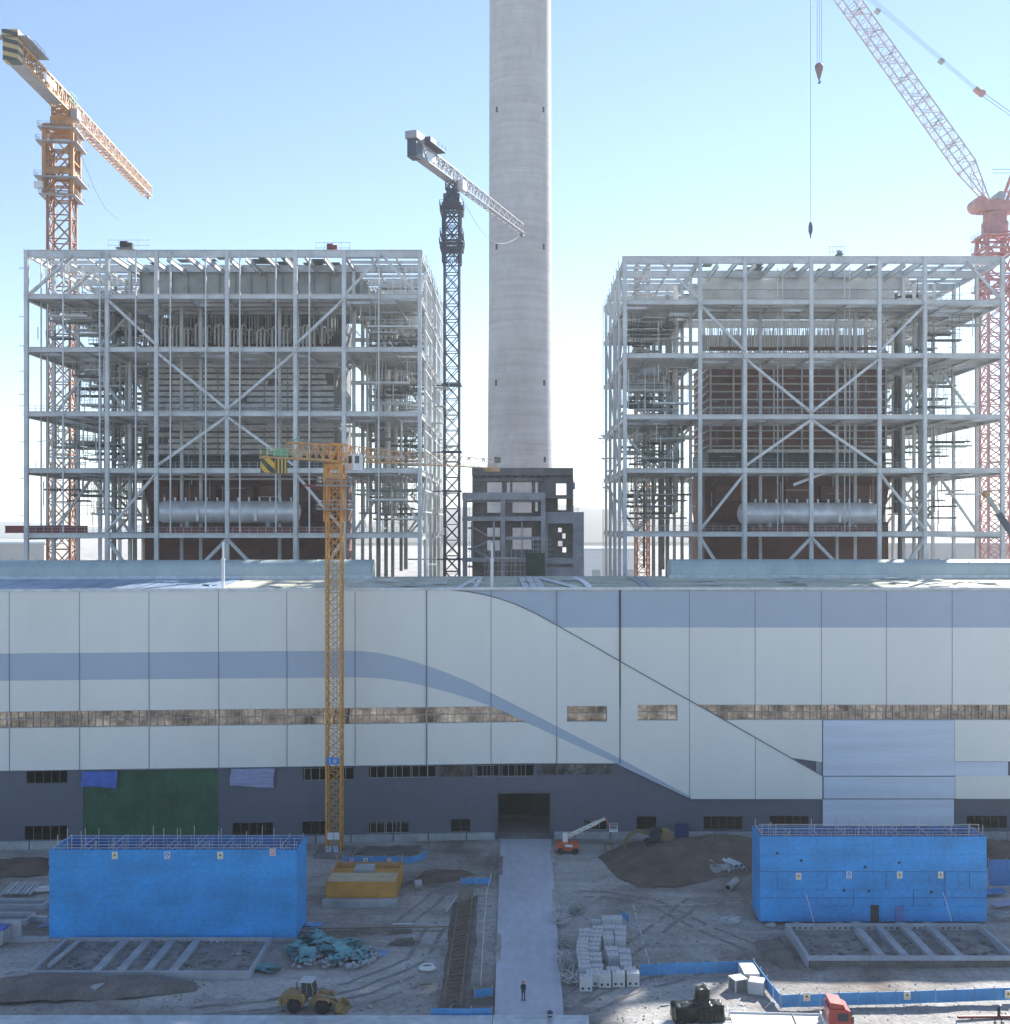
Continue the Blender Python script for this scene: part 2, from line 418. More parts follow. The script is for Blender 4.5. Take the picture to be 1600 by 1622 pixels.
# windows and openings of the dark base: px0,px1,py0,py1,kind
base_open = [(40,105,1220,1242,'dark'), (478,560,1215,1237,'dash'), (583,690,1212,1233,'dash'), (695,748,1211,1232,'glass'), (752,790,1211,1231,'dash'),
    (792,846,1210,1231,'dash'), (850,882,1210,1229,'glass'), (884,972,1210,1229,'glass'),
    (37,105,1309,1332,'dark'), (367,432,1304,1326,'dark'), (478,520,1302,1323,'dark'), (583,647,1302,1321,'dash'), (714,745,1298,1319,'dark'),
    (925,962,1299,1316,'dash'), (1009,1040,1294,1315,'dark'), (1115,1177,1294,1315,'dark'), (1220,1282,1293,1313,'dark'), (1533,1597,1293,1313,'dark'), (1640,1700,1293,1313,'dark')]
def hrect(px0, px1, py0, py1):
    c = (px0+px1)/2
    return (hx(px0), hx(px1), hz(py1, c), hz(py0, c))
holes = [hrect(*o[:4]) for o in base_open]
door = (hx(789), hx(871), -1.0, hz(1257, 830))
green = (hx(130), hx(345), -1.0, hz(1221, 240))
bay = (hx(1303), hx(1512), -1, ZD_R-.01)
ZPL = .95
w = MB(); yw = D0 + .35
for (a,b,c,d) in rects_with_holes(XL, XR, -.5, ZD_L + .6, holes + [door, green]): 
    w.box(a, b, yw, yw+.4, c, d)
hp('base_wall', w, M['darkclad'])
def clip_poly(poly, f):
    """keep the side f(x,z)>=0 for a linear f"""
    out = []
    for i in range(len(poly)):
        p, q = poly[i], poly[(i+1)%len(poly)]; a, b = f(*p), f(*q)
        if a >= 0: out.append(p)
        if (a >= 0) != (b >= 0):
            t = a/(a-b); out.append((p[0]+(q[0]-p[0])*t, p[1]+(q[1]-p[1])*t))
    return out
# curves on the facade
UP = [(676,933),(710,934.5),(740,937.5),(765,942),(790,948.5),(815,957),(850,973),(882,991),(932,1019),(982,1048),(1037,1079),(1092,1110),(1146,1140),(1200,1171),(1251,1200),(1302,1229)]
ST = [(-120,1036),(0,1035),(240,1033),(460,1031),(563,1030.5),(596,1033.5),(625,1039),(650,1046),(676,1054),(708,1065.5),(740,1078.5),(778,1097),(800,1108),(841,1129),(882,1150),(932,1176),(983,1201.5),(1038,1231.5),(1095,1262)]
SB = [(-120,1079),(0,1078),(240,1075.5),(460,1073.5),(563,1072.5),(590,1073),(612,1075),(645,1080),(676,1087),(708,1095.5),(740,1105),(775,1117),(800,1128),(832,1143),(882,1166),(930,1188),(975,1208),(985,1213.5),(1040,1239.5),(1095,1265.5)]
def hc(pts): return [(hx(p[0]), hz(p[1], p[0])) for p in pts]
UPw, STw, SBw = hc(UP), hc(ST), hc(SB)
def curve_z(c, x):
    if x <= c[0][0]: return c[0][1]
    for a, b in zip(c, c[1:]):
        if x <= b[0]: return a[1] + (b[1]-a[1])*(x-a[0])/(b[0]-a[0])
    return c[-1][1]
def strip(top, bot, x0, x1, y0, y1, n=None, extra=()):
    """a sheet between two height functions, y0 front to y1 back"""
    xs = sorted({x0, x1, *[p[0] for p in UPw+STw+SBw if x0 < p[0] < x1], *extra})
    m = MB()
    for a, b in zip(xs, xs[1:]):
        ta, tb, ba, bb = top(a), top(b), bot(a), bot(b)
        if ta-ba < 1e-3 and tb-bb < 1e-3: continue
        m.prism([(a,ba),(b,bb),(b,max(tb,bb)),(a,max(ta,ba))], y0, y1, 'xz')
    return m
X1302, X1095 = hx(1302), hx(1095)
xs0 = hx(676)
up = lambda x: min(ZT, curve_z(UPw, x)) if x > xs0 else ZT
st = lambda x: curve_z(STw, x); sb = lambda x: curve_z(SBw, x)
# ribbon: the ivory sweep between the two curves, standing 0.25 m proud
rib = MB()
smallw = [hrect(898,961,1118,1143), hrect(1010,1073,1116,1141)]
def rib_piece(a, b):
    rib.merge(strip(up, lambda x: st(x) if x < X1095 else ZD_R, a, b, D0-.25, D0+.05))
for a, b in ((XL, smallw[0][0]), (smallw[0][1], smallw[1][0]), (smallw[1][1], X1302)): rib_piece(a, b)
for h in smallw:
    rib.merge(strip(up, lambda x: h[3], h[0], h[1], D0-.25, D0+.05))
    rib.merge(strip(lambda x: h[2], lambda x: st(x) if x < X1095 else ZD_R, h[0], h[1], D0-.25, D0+.05))
hp('ribbon_cladding', rib, M['ivory'])
hp('wave_stripe', strip(st, sb, XL, X1095, D0-.20, D0+.05), M['stripe'])
# left panels under the stripe, split by the long window band
zl1, zl0 = hz(1121, 563), hz(1147, 563)
xe = hx(975)
lp = strip(sb, lambda x: min(sb(x), zl1), XL, hx(790), D0-.15, D0+.05, extra=(hx(778),))
lp.merge(strip(lambda x: min(sb(x), zl0), lambda x: ZD_L, XL, xe, D0-.15, D0+.05))
hp('lower_cladding', lp, M['ivory'])
# right: blue grey top band, ivory field, lower field
zb = hz(994)
xq = next(a[0]+(b[0]-a[0])*(a[1]-zb)/(a[1]-b[1]) for a, b in zip(UPw, UPw[1:]) if a[1] >= zb > b[1])
xw = next(a[0]+(b[0]-a[0])*(a[1]-ZW1)/(a[1]-b[1]) for a, b in zip(UPw, UPw[1:]) if a[1] >= ZW1 > b[1])
rb = strip(lambda x: ZT, lambda x: max(zb, up(x)), xs0, XR, D0-.10, D0+.1, extra=(xq,))
hp('top_band', rb, M['stripe'])
ub = strip(lambda x: zb, lambda x: min(zb, max(ZW1, up(x))), hx(880), XR, D0-.10, D0+.1, extra=(xq, xw))
hp('upper_cladding', ub, M['ivory'])
nx0, nx1, nz0, nz1 = hrect(1265,1302,1207,1228)
lb = strip(lambda x: ZW0, lambda x: min(ZW0, max(up(x), nz1)), hx(1140), X1302, D0-.10, D0+.1)
hp('field_cladding', lb, M['ivory'])
hp('field_cladding', MB().box(hx(1512), XR, D0-.10, D0+.1, hz(1206), ZW0), M['ivory'])
hp('field_cladding', MB().box(hx(1513), XR, D0-.10, D0+.1, ZD_R, hz(1228.5)), M['ivory'])
fl = MB()
fl.box(hx(1303.5), hx(1511), D0-.18, D0+.1, hz(1228.5), ZW0-.02); fl.box(hx(1511.2), hx(1596), D0-.18, D0+.1, hz(1228.5), hz(1206.5))
hp('film_panel', fl, M['lavender'])
hp('film_panel', MB().box(hx(1304.5), hx(1512), D0-.16, D0+.1, hz(1264.5), hz(1230)), M['lavender'])
hp('film_panel', MB().box(hx(1303.5), hx(1511), D0-.05, D0+.1, -.4, hz(1266.2)), M['lavender'])
# window bands: frame, panes
def band(x0, x1, z0, z1, topf, nm, step=.98, cut=None):
    fr = MB(); t = .05; yg = D0+.22
    xs = []; x = x0
    while x < x1: xs.append(x); x += step
    xs.append(x1)
    zm = z0 + (z1-z0)*.52
    for x in xs:
        zt = min(z1, topf(x))
        if zt - z0 > .15: fr.box(x-t, x+t, D0+.02, yg+.04, z0, zt)
    for z in (z0+t, zm, z1-t):
        a = x0
        while a < x1:
            b = min(x1, a+1.0)
            if topf(b) > z+t: fr.box(a, b, D0+.05, yg+.02, z-t, z+t)
            a = b
    f = hp('window', fr, M[nm])
    gl = MB(); rn = random.Random(int(x0*10))
    for a, b in zip(xs, xs[1:]):
        for (p, q) in ((z0, zm), (zm, z1)):
            qa, qb = min(q, topf(a)), min(q, topf(b))
            if qa - p < .05 and qb - p < .05: continue
            e = [rn.uniform(-.012,.012) for _ in range(2)]
            gl.add([(a, yg+e[0], p), (b, yg+e[1], p), (b, yg+e[1]+e[0]*.5, max(p,qb)), (a, yg+e[0]+e[0]*.5, max(p,qa))], [(0,1,2,3)])
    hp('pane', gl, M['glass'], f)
M['frame'] = mat('window_frame_paint', (.40,.38,.34), .5, 0, .1, 1)
bx = [hx(p) for p in (-120,16,127,237,346.5,455,563,676,778)]
for a, b in zip(bx, bx[1:]): band(a+.02, b-.02, zl0, zl1, lambda x: 99, 'frame')
band(hx(778)+.02, hx(832), zl0, zl1, sb, 'frame')
bx = [hx(p) for p in (1196,1301,1404,1508,1614,1720)]
band(hx(1106), hx(1196)-.02, ZW0, ZW1, lambda x: 99, 'frame', 1.4)
for a, b in zip(bx, bx[1:]): band(a+.02, b-.02, ZW0, ZW1, lambda x: 99, 'frame')
for h in smallw: band(h[0]+.01, h[1]-.01, h[2], h[3], lambda x: 99, 'frame', (h[1]-h[0]-.02)/4)
# base windows
for o, h in zip(base_open, holes):
    fr = MB(); x0, x1, z0, z1 = h
    y0 = yw+.1
    fr.box(x0, x1, y0, y0+.15, z0, z0+.07); fr.box(x0, x1, y0, y0+.15, z1-.07, z1)
    n = max(2, round((x1-x0)/1.2))
    for k in range(n+1):
        x = x0 + (x1-x0)*k/n; fr.box(max(x0,x-.035), min(x1,x+.035), y0+.01, y0+.14, z0+.07, z1-.07)
    if o[4] == 'dash':
        rn = random.Random(int(x0*7)); f2 = MB()
        x = x0+.3
        while x < x1-.3:
            f2.beam((x, yw-.03, z0+.1), (x, yw-.03, z1-.15), .06, .05); x += rn.choice((.9,1.4,2.2))
        f2.beam((x0+.2, yw-.03, z0+.08), (x1-.3, yw-.03, z0+.08), .04, .05); f2.beam((x0+.3, yw-.03, z1-.2), (x1-.2, yw-.03, z1-.2), .04, .05)
        f = hp('window', fr, M['steel_mid']); hp('frame', f2, M['plinth'], f)
    else: f = hp('window', fr, M['steel_dark'])
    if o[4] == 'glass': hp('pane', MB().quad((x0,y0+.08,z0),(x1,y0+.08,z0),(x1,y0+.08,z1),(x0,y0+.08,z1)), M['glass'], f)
# dark notch window
f = hp('window', MB().box(nx0+.2, nx1, D0+.1, D0+.2, nz0, nz0+.08).box(nx1-.8, nx1, D0+.08, D0+.2, nz0+.08, nz1), M['steel_mid'])
# joints of the cladding
def joint(mb): hp('panel_joint', mb, M['joint'])
for px in (16,127,237,347,455,563,778,882):
    x = hx(px); zt = ZT; 
    for (za, zb_) in ((sb(x)+.0, ZT), (ZD_L, sb(x))):
        if px < 800 and zb_ < ZT:
            joint(MB().box(x-.035, x+.035, D0-.23, D0-.1, ZD_L, zl0)); joint(MB().box(x-.035, x+.035, D0-.23, D0-.1, zl1, zb_))
        else: joint(MB().box(x-.035, x+.035, D0-.28, D0-.1, za if px < 800 else ZD_L, zb_))
for px in (1092,1196,1301,1404,1508,1614,1720):
    x = hx(px)
    if px < 1300: joint(MB().box(x-.035, x+.035, D0-.28, D0-.1, ZD_R, min(up(x), ZT)))
    joint(MB().box(x-.035, x+.035, D0-.13, D0, max(ZW1, up(x)), ZT))
for px in (676, 982):
    x = hx(px); hp('expansion_joint', MB().box(x-.085, x+.085, D0-.30, D0-.1, ZD_L, zl0 if px<700 else ZT-.05).box(x-.085, x+.085, D0-.30, D0-.1, zl1, ZT-.05), M['joint'])
# painted edge shadow along the ribbon's upper curve; dark trim at bottom edges
tr = MB()
for a, b in zip(UPw, UPw[1:]): tr.beam((a[0],D0-.22,a[1]+.07), (b[0],D0-.22,b[1]+.07), .22, .14)
hp('curve_edge_shadow', tr, M['joint'])
hp('edge_trim', MB().box(XL, xe, D0-.12, D0+.3, ZD_L-.12, ZD_L-.003).box(X1095, hx(1303), D0-.12, D0+.3, ZD_R-.12, ZD_R-.003).box(hx(1513), XR, D0-.08, D0+.3, ZD_R-.12, ZD_R-.003), M['joint'])
# plinth in segments
x = XL
rn = random.Random(3)
while x < XR:
    L_ = rn.uniform(3.6, 6.2); a, b = x, min(x+L_, XR)
    for (p, q) in ((a, min(b, green[0])), (max(a, green[1]), min(b, door[0]-.4)), (max(a, door[1]+.6), b)):
        if q - p > .3 and not (p > hx(1300) and q < hx(1516)): hp('plinth', MB().box(p+.05, q-.05, D0-.15, D0+.3, -.6, ZPL), M['plinth'])
    x = b + .06
# the doorway, closing sheets and tarps
hp('door_frame', MB().box(door[0]-.18, door[0], D0+.1, D0+.9, -.3, door[3]).box(door[1], door[1]+.18, D0+.1, D0+.9, -.3, door[3]).box(door[0]-.18, door[1]+.18, D0+.1, D0+.9, door[3], door[3]+.2), M['steel_dark'])
hp('door', MB().box(hx(1069), hx(1090), D0-.22, D0-.16, .1, hz(1304)), mat('navy_door', (.03,.045,.16), .5), label='blue steel side door')
gm = MB(); n = 22
for i in range(n):
    a = green[0] + (green[1]-green[0])*i/n; b = green[0] + (green[1]-green[0])*(i+1)/n
    gm.quad((a, yw+.12+.10*(i%2), -.4), (b, yw+.12+.10*((i+1)%2), -.4), (b, yw+.12+.10*((i+1)%2), green[3]), (a, yw+.12+.10*(i%2), green[3]))
hp('closing_net', gm, M['netgreen'])
def tarp(px0, px1, py0, py1, m, name, label, cat, seed):
    x0, x1, z0, z1 = hrect(px0, px1, py0, py1); t = MB(); nx, nz = 14, 7; rn = random.Random(seed)
    for j in range(nz+1):
        for i in range(nx+1):
            u, v = i/nx, j/nz
            t.v.append((x0+(x1-x0)*(u+.02*math.sin(v*4+seed)), D0-.14-.13*abs(math.sin(u*9+seed))-.05*rn.random(), z1-(z1-z0)*v*(1-.08*math.sin(u*3.1+seed))))
    t.f = [(j*(nx+1)+i, j*(nx+1)+i+1, (j+1)*(nx+1)+i+1, (j+1)*(nx+1)+i) for j in range(nz) for i in range(nx)]
    b = bend(t); loc = b.v[0]
    solo(name, b, m, label, cat, loc)
tarp(130,186,1221,1247, M['tarpblue'], 'tarpaulin', 'bright blue tarpaulin hanging at the top left corner of the green netted opening', 'tarpaulin', 1)
tarp(366,435,1217,1245, M['tarplav'], 'tarpaulin', 'pale lavender tarpaulin hanging on the dark wall right of the green netted opening', 'tarpaulin', 2)
# shell: side walls, rear wall, inner floor deck, roof
hp('side_wall', MB().box(XL-.3, XL, D0, YB, -.5, ZT-.6), M['ivory']); hp('side_wall', MB().box(XR, XR+.3, D0, YB, -.5, ZT-.6), M['ivory'])
hp('rear_wall', MB().box(XL, XR, YB, YB+.3, -.5, ZT-.6), M['darkclad'])
hp('added_dark_wall', MB().box(XL, XR, D0+14, D0+14.2, -.3, ZT-1), M['black'])  # black wall added to keep the hall openings dark
YR = D0 + 18.5; ZR = ZT + .9
def roof_z(y): return ZT - .12 + (ZR-ZT)*(1-abs(y-YR)/(YR-D0)) if y < YR else ZR - .12 - (y-YR)*.04
def roof_sheet(x0, x1, y0, y1, off, th=.12):
    m = MB(); ys = [y0] + ([YR] if y0 < YR < y1 else []) + [y1]
    for a, b in zip(ys, ys[1:]):
        za, zb_ = roof_z(a)+off, roof_z(b)+off
        m.add([(x0,a,za),(x1,a,za),(x1,b,zb_),(x0,b,zb_),(x0,a,za-th),(x1,a,za-th),(x1,b,zb_-th),(x0,b,zb_-th)],
              [(0,1,2,3),(7,6,5,4),(0,4,5,1),(1,5,6,2),(2,6,7,3),(3,7,4,0)])
    return m
hp('roof', roof_sheet(XL-.3, XR+.3, D0-.15, YB+.4, 0, .3), M['roofdeck'])
# corrugated blue sheets already laid on the west wing
rb = MB(); x = XL; k = 0
while x < hx(338):
    wsh = 2.05; rb.merge(roof_sheet(x, x+wsh-.04, D0-.2, YR-1.4, .09 + .03*(k%2), .06)); x += wsh; k += 1
hp('roof_covering', rb, M['roofblue'])
for (a, b) in ((350, 452), (462, 640), (650, 700)): hp('insulation_sheet', roof_sheet(hx(a), hx(b), D0+.5+rn.random()*3, YR-1.5, .05, .04), M['roofcream'])
for (a, b, e) in ((1290,1330,7), (1350,1385,5), (1440,1530,9), (1540,1760,11)): hp('insulation_sheet', roof_sheet(hx(a), hx(b), D0+.6, D0+e, .05, .04), M['roofcream'])
for k in range(8):
    y = D0 + 1.2 + k*2.1; z = roof_z(y)
    hp('roof_batten', MB().box(hx(700), XR, y, y+.10, z+.002, z+.07), M['roofdeck'])

hp('roof_edge', MB().box(XL-.3, XR+.3, D0-.42, D0-.24, ZT-.28, ZT+.10), M['sheet'])
# ridge ventilators: two long rounded hoods
def vent(px0, px1):
    m = MB(); d = YR; x0 = (px0-CX)*(d-3)/F; x1 = (px1-CX)*(d-3)/F
    prof = []
    for k in range(11):
        t = math.pi*k/10; prof.append((YR - 2.5*math.cos(t), ZR + .35 + 1.1 + 1.15*math.sin(t)))
    prof = [(YR-2.5, ZR-.6)] + prof + [(YR+2.5, ZR-.6)]
    m.prism(prof, x0, x1, 'yz')
    v = hp('ridge_ventilator', m, M['vent'], smooth=True)
    n = int((x1-x0)/4)
    for k in range(n+1):
        x = x0 + (x1-x0)*k/n; s = MB()
        for a, b in zip(prof[1:-1], prof[2:-1]): s.beam((x,a[0]*1.0,a[1]+.02), (x,b[0],b[1]+.02), .06, .06)
        hp('seam', s, M['vent'], v)
    hp('flashing', MB().box(x0-.4, x1+.4, YR-3.1, YR-2.52, roof_z(YR-3)-.1, ZR+.28), M['sheet'], v)
vent(-140, 589); vent(1064, 1800)
# slim white masts on the roof
for px, y0, y1, lab in ((351,934,857,'slim white pole on the hall roof in front of the left ventilator hood'), (779,932,858,'slim white pole on the hall roof in front of the bare concrete building')):
    x = hx(px); yb_ = D0 + BEND*min(0, x) + .8
    t = thing('roof_pole', lab, 'pole', (x, yb_, ZT), 'white poles on the hall roof')
    zt = H - (y1-HY)*yb_/F
    part('pole', MB().tube((x,yb_,ZT-.2),(x,yb_,zt-2.6),.22,10).tube((x,yb_,zt-2.6),(x,yb_,zt-.1),.15,10), M['pole'], t, True)
    part('joint_collar', MB().tube((x,yb_,zt-2.75),(x,yb_,zt-2.45),.30,10), M['pole'], t, True)
    part('cap', MB().tube((x,yb_,zt-.1),(x,yb_,zt),.24,10), M['steel_mid'], t, True)
# loose sheets lying about on the roof
def lean(px0, px1, curl, n, lab, seed, ya=0., yb2=16., wd=.85):
    """a strip of sheet from the eave up the slope"""
    x0, x1 = hx(px0), hx(px1); m = MB()
    for k in range(n):
        o = k*(wd+.12)
        for i in range(8):
            u, v = i/8, (i+1)/8
            p = Vector((x0+o+(x1-x0)*u+curl*math.sin(u*3.14), D0+ya+(yb2-ya)*u, 0)); q = Vector((x0+o+(x1-x0)*v+curl*math.sin(v*3.14), D0+ya+(yb2-ya)*v, 0))
            p.z = roof_z(p.y)+.16+.04*(k%2); q.z = roof_z(q.y)+.16+.04*(k%2)
            m.beam(p, q, wd, .05)
    b = bend(m); c = Vector(b.v[0])
    solo('roof_sheet', b, M['sheet'], lab, 'roof sheet', c, 'loose steel sheets on the hall roof')
lean(727,750,0,1,'pale sheet strip slanting up the roof left of the right white roof pole',1)
lean(752,756,0,1,'narrow pale sheet strip lying straight up the roof beside the right white pole',2, wd=.7)
lean(834,826,0,3,'bundle of ribbed pale sheets lying straight up the roof in front of the concrete building',3, wd=.95)
lean(915,852,0,1,'long pale sheet strip slanting left up the roof from the ribbed bundle',4, wd=1.4)
lean(934,918,.4,1,'short curved pale sheet strip on the roof below the right end of the concrete building',5, wd=.9)
lean(1022,1012,.6,2,'pair of curved pale sheet strips on the roof left of the right ventilator hood',6, wd=.9)
rn = random.Random(11)
for k, (px, py) in enumerate([(690,922),(640,925),(612,918),(700,929),(838,922),(905,917),(1120,919),(1130,926),(1247,914),(1252,921),(1262,925),(1305,916),(1412,915),(1420,922),(1468,918),(1478,925),(1490,929),(1510,922),(1552,921),(1565,924),(425,927),(330,925)]):
    d = D0 + (931-py)*.85 if px > 828 else D0 - 3 + (931-py)*.85
    x = X_(px, d); yl = d - BEND*min(0, x); z = roof_z(yl)
    m = MB(); a = rn.uniform(-.7,.7)
    for j in range(rn.choice((2,3,3,4))):
        c = Vector((x + rn.uniform(-.6,.6), d + rn.uniform(-.9,.9), z+.12+.09*j)); e = Vector((math.cos(a+rn.uniform(-.5,.5)), math.sin(a+rn.uniform(-.5,.5)), rn.uniform(.0,.06)))*rn.uniform(1.0,2.2)
        m.beam(c-e, c+e, rn.uniform(.45,.95), .06)
    solo('sheet_heap', m, M['sheet'] if px not in (1468,1490,1510,1552) else M['white'], 'small heap of cut sheets on the hall roof, %s in the row from the left' % ('first,second,third,fourth,fifth,sixth,seventh,eighth,ninth,tenth,eleventh,twelfth,thirteenth,fourteenth,fifteenth,sixteenth,seventeenth,eighteenth,nineteenth,twentieth,twenty-first,twenty-second'.split(',')[sorted([690,640,612,700,838,905,1120,1130,1247,1252,1262,1305,1412,1420,1468,1478,1490,1510,1552,1565,425,330]).index(px)]), 'sheet heap', (x, d, z+.1), 'offcut heaps on the hall roof')
# ------------------------------------------------------------------ boiler houses
def boiler_house(d0, cpx, fpy, lab, west):
    rn = random.Random(31 if west else 77)
    cols = [X_(p, d0) for p in cpx]; fz = [Z_(p, d0) for p in fpy]      # fz: top first
    top = fz[0]; rows = [d0 + r for r in (0, 12, 24, 36, 48)]
    b = thing('boiler_house', lab, 'steel frame', ((cols[0]+cols[-1])/2, d0, 0), 'boiler house steel frames')
    st = M['steel']
    def col(x, y, w=.95):
        m = MB().ibeam((x,y,0), (x,y,top), w, w, .12, up=(0,1,0))
        part('column', m, st, b)
    for i, x in enumerate(cols):
        for j, y in enumerate(rows):
            if i in (2,3,4) and j in (1,2,3): continue
            col(x, y, .70 if j == 0 else .62)
    # inner column pair carrying the boiler, and front hangers of walkways
    for x in (cols[1]+2.2, cols[5]-2.2, cols[1]+2.2, cols[5]-2.2):
        for y in (d0+17.2, d0+40): pass
    for x in ((cols[2]+cols[3])/2-1.2, (cols[3]+cols[4])/2+1.2, cols[2]+1.6, cols[4]-1.6):
        part('column', MB().ibeam((x,d0+10,0),(x,d0+10,fz[1]), .55,.55,.08, up=(0,1,0)), st, b)
    for x in (cols[1]-4.2, cols[5]+4.4):
        for y in rows[1:4]:
            part('column', MB().ibeam((x,y+3,0),(x,y+3,top-4), .7,.7,.1, up=(0,1,0)), M['steel_mid'], b)
    # floor beams
    for k, z in enumerate(fz):
        for j, y in enumerate(rows):
            hgt = .9 if k else 1.35
            segs = [(cols[0], cols[-1])] if j in (0,4) or k == 0 else [(cols[0], cols[1]), (cols[5], cols[6])]
            for a, c in segs:
                part('floor_beam', MB().ibeam((a-.5,y,z-hgt/2+.02*k),(c+.5,y,z-hgt/2+.02*k), .6,hgt,.10), st, b)
        for i in (0,1,5,6):
            part('cross_beam', MB().ibeam((cols[i],d0+.5,z-.62),(cols[i],rows[-1]-.4,z-.62), .5,1.05,.1), st, b)
    # joists between them, floor plates, handrails
    for k, z in enumerate(fz):
        for s, (a, c) in enumerate(((cols[0], cols[1]), (cols[5], cols[6]))):
            m = MB()
            for j in range(4):
                n = 4 if k else 3
                for q in range(1, n):
                    y = rows[j] + 12*q/n; m.ibeam((a,y,z-.35),(c,y,z-.35), .3,.55,.06)
                for q in (1,2):
                    x = a + (c-a)*q/3; m.ibeam((x,rows[j],z-.62),(x,rows[j+1],z-.62), .3,.5,.06)
            part('joist_frame', m, st, b)
            if k:
                dk = MB()
                for j in range(4):
                    for q in range(4):
                        for r_ in range(3):
                            p = .80 if j < 2 else .5
                            if not west and s == 1: p *= .75
                            if rn.random() < p:
                                x0 = a + (c-a)*r_/3; y0 = rows[j] + 3*q
                                dk.box(x0+.05, x0+(c-a)/3-.05, y0+.05, y0+2.95, z-.05, z+.03)
                part('floor_deck', dk, M['grating'], b)
        if k:   # front gallery in the middle
            m = MB(); a, c = cols[1], cols[5]
            for q in range(0, 7): 
                x = a + (c-a)*q/6; m.ibeam((x,d0,z-.4),(x,d0+16,z-.4), .3,.6,.06)
            for y in (4, 8, 12, 16): m.ibeam((a,d0+y,z-.4),(c,d0+y,z-.4), .3,.6,.06)
            part('joist_frame', m, st, b)
            dk = MB()
            for q in range(24):
                x0 = a + (c-a)*q/24
                for (y0, y1) in ((.4,4),(4,8),(8,12),(12,16)):
                    if rn.random() < (.9 if k < 5 else .75): dk.box(x0+.03, x0+(c-a)/24-.03, d0+y0, d0+y1-.03, z-.04, z+.03)
            part('floor_deck', dk, M['grating'], b)
            if west and k in (2,3,4): part('edge_rail', MB().beam((a-3,d0+15.8,z-1.25),(c+1.5,d0+15.8,z-1.25), .3,.40), M['white'], b)
        # handrail along the front and the open sides
        if k:
            h = MB(); x = cols[0]
            while x < cols[-1]:
                if rn.random() < .93: h.beam((x,d0+.3,z),(x,d0+.3,z+1.15), .06,.06)
                x += 1.5
            for zz in (.6, 1.15): h.beam((cols[0],d0+.3,z+zz),(cols[-1],d0+.3,z+zz), .06,.05)
            if k >= 3: part('handrail', h, M['scaff'], b)
    # roof: girders over the furnace with plate walls, purlins
    za, zb_ = fz[1], fz[0]
    gl = cols[1]+1.5; gr = cols[5]+1.5
    for y, hh in ((d0+13, 1), (d0+22, 0), (d0+32, 0)):
        if west: part('ceiling_girder', MB().ibeam((gl,y,(za+zb_)/2-.2),(gr,y,(za+zb_)/2-.2), 1.1, zb_-za-1.2, .2), M['steel_mid'], b)
        else:
            part('ceiling_girder', MB().ibeam((gl,y,zb_-2.2),(gr,y,zb_-2.2), 1.0, 2.6, .2), st, b)
            part('ceiling_girder', MB().ibeam((gl,y,za+1.2),(gr,y,za+1.2), .8, 1.6, .2), st, b)
    if west:
        s = MB(); n = 14
        for q in range(n+1):
            x = gl+.3 + (gr-gl-.6)*q/n; s.box(x-.06, x+.06, d0+12.35, d0+12.9, za+.6, zb_-1.0)
        part('girder_stiffener', s, M['steel_mid'], b)
    for q in range(1, 12):
        x = cols[1] + (cols[5]-cols[1])*q/12
        part('roof_beam', MB().ibeam((x,d0+.4,zb_-.9-.5*(q%2)),(x,d0+46,zb_-.9-.5*(q%2)), .4,1.0,.08), st, b)
    for q in range(60):
        x = rn.uniform(cols[1], cols[5]-3); y = d0 + rn.uniform(2, 42); part('roof_plate', MB().box(x, x+rn.uniform(1.5,4), y, y+rn.uniform(1.5,4.5), zb_+.02+.003*q, zb_+.06+.003*q), M['grating'], b)
    if west: part('roof_plate', MB().box(cols[1]+1, cols[5]-1, d0+13.5, d0+44, zb_+.25, zb_+.3), M['grating'], b)
    # bracing of the front: a big diamond of struts
    def br(i0, k0, i1, k1, w=.52, y=d0, dz0=-.9, dz1=.4, f0=0, f1=0):
        p = Vector((cols[i0]+f0, y, fz[k0]+dz0)); q = Vector((cols[i1]+f1, y, fz[k1]+dz1))
        part('brace', MB().ibeam(p, q, w*.9, w, .1, up=(0,1,0)), st, b)
        if y == d0:
            for e, o in ((p, q), (q, p)):
                u = (o-e).normalized(); part('gusset', MB().beam(e-u*.3, e+u*1.7, .2, 1.3, up=(0,1,0)), st, b)
    br(1,1,2,2); br(5,1,4,2)
    br(2,2,3,3); br(4,2,3,3)
    br(3,3,2,4); br(3,3,4,4)
    br(2,4,1,5); br(4,4,5,5)
    zlow = fz[5] - 14
    for i, j in ((1,2),(3,2),(3,4),(5,4)):
        p = Vector((cols[i],d0,fz[5]-1)); q = Vector((cols[j],d0,zlow)); part('brace', MB().ibeam(p,q,.55,.6,.1,up=(0,1,0)), st, b)
        u = (q-p).normalized(); part('gusset', MB().beam(p-u*.3, p+u*1.8, .2, 1.3, up=(0,1,0)), st, b)
    if west:
        br(0,1,0,0,.5,d0,.2,-1.2,.8,8.2); br(5,1,6,0,.5,d0,.3,-1.2,.6,-7.2); br(6,1,5,0,.5,d0,.3,-1.2,-.8,7.2)
    else:
        br(1,1,0,0,.5,d0,.3,-1.2,-.6,7); br(5,0,6,1,.5,d0,-1.2,.4,8,-.6)
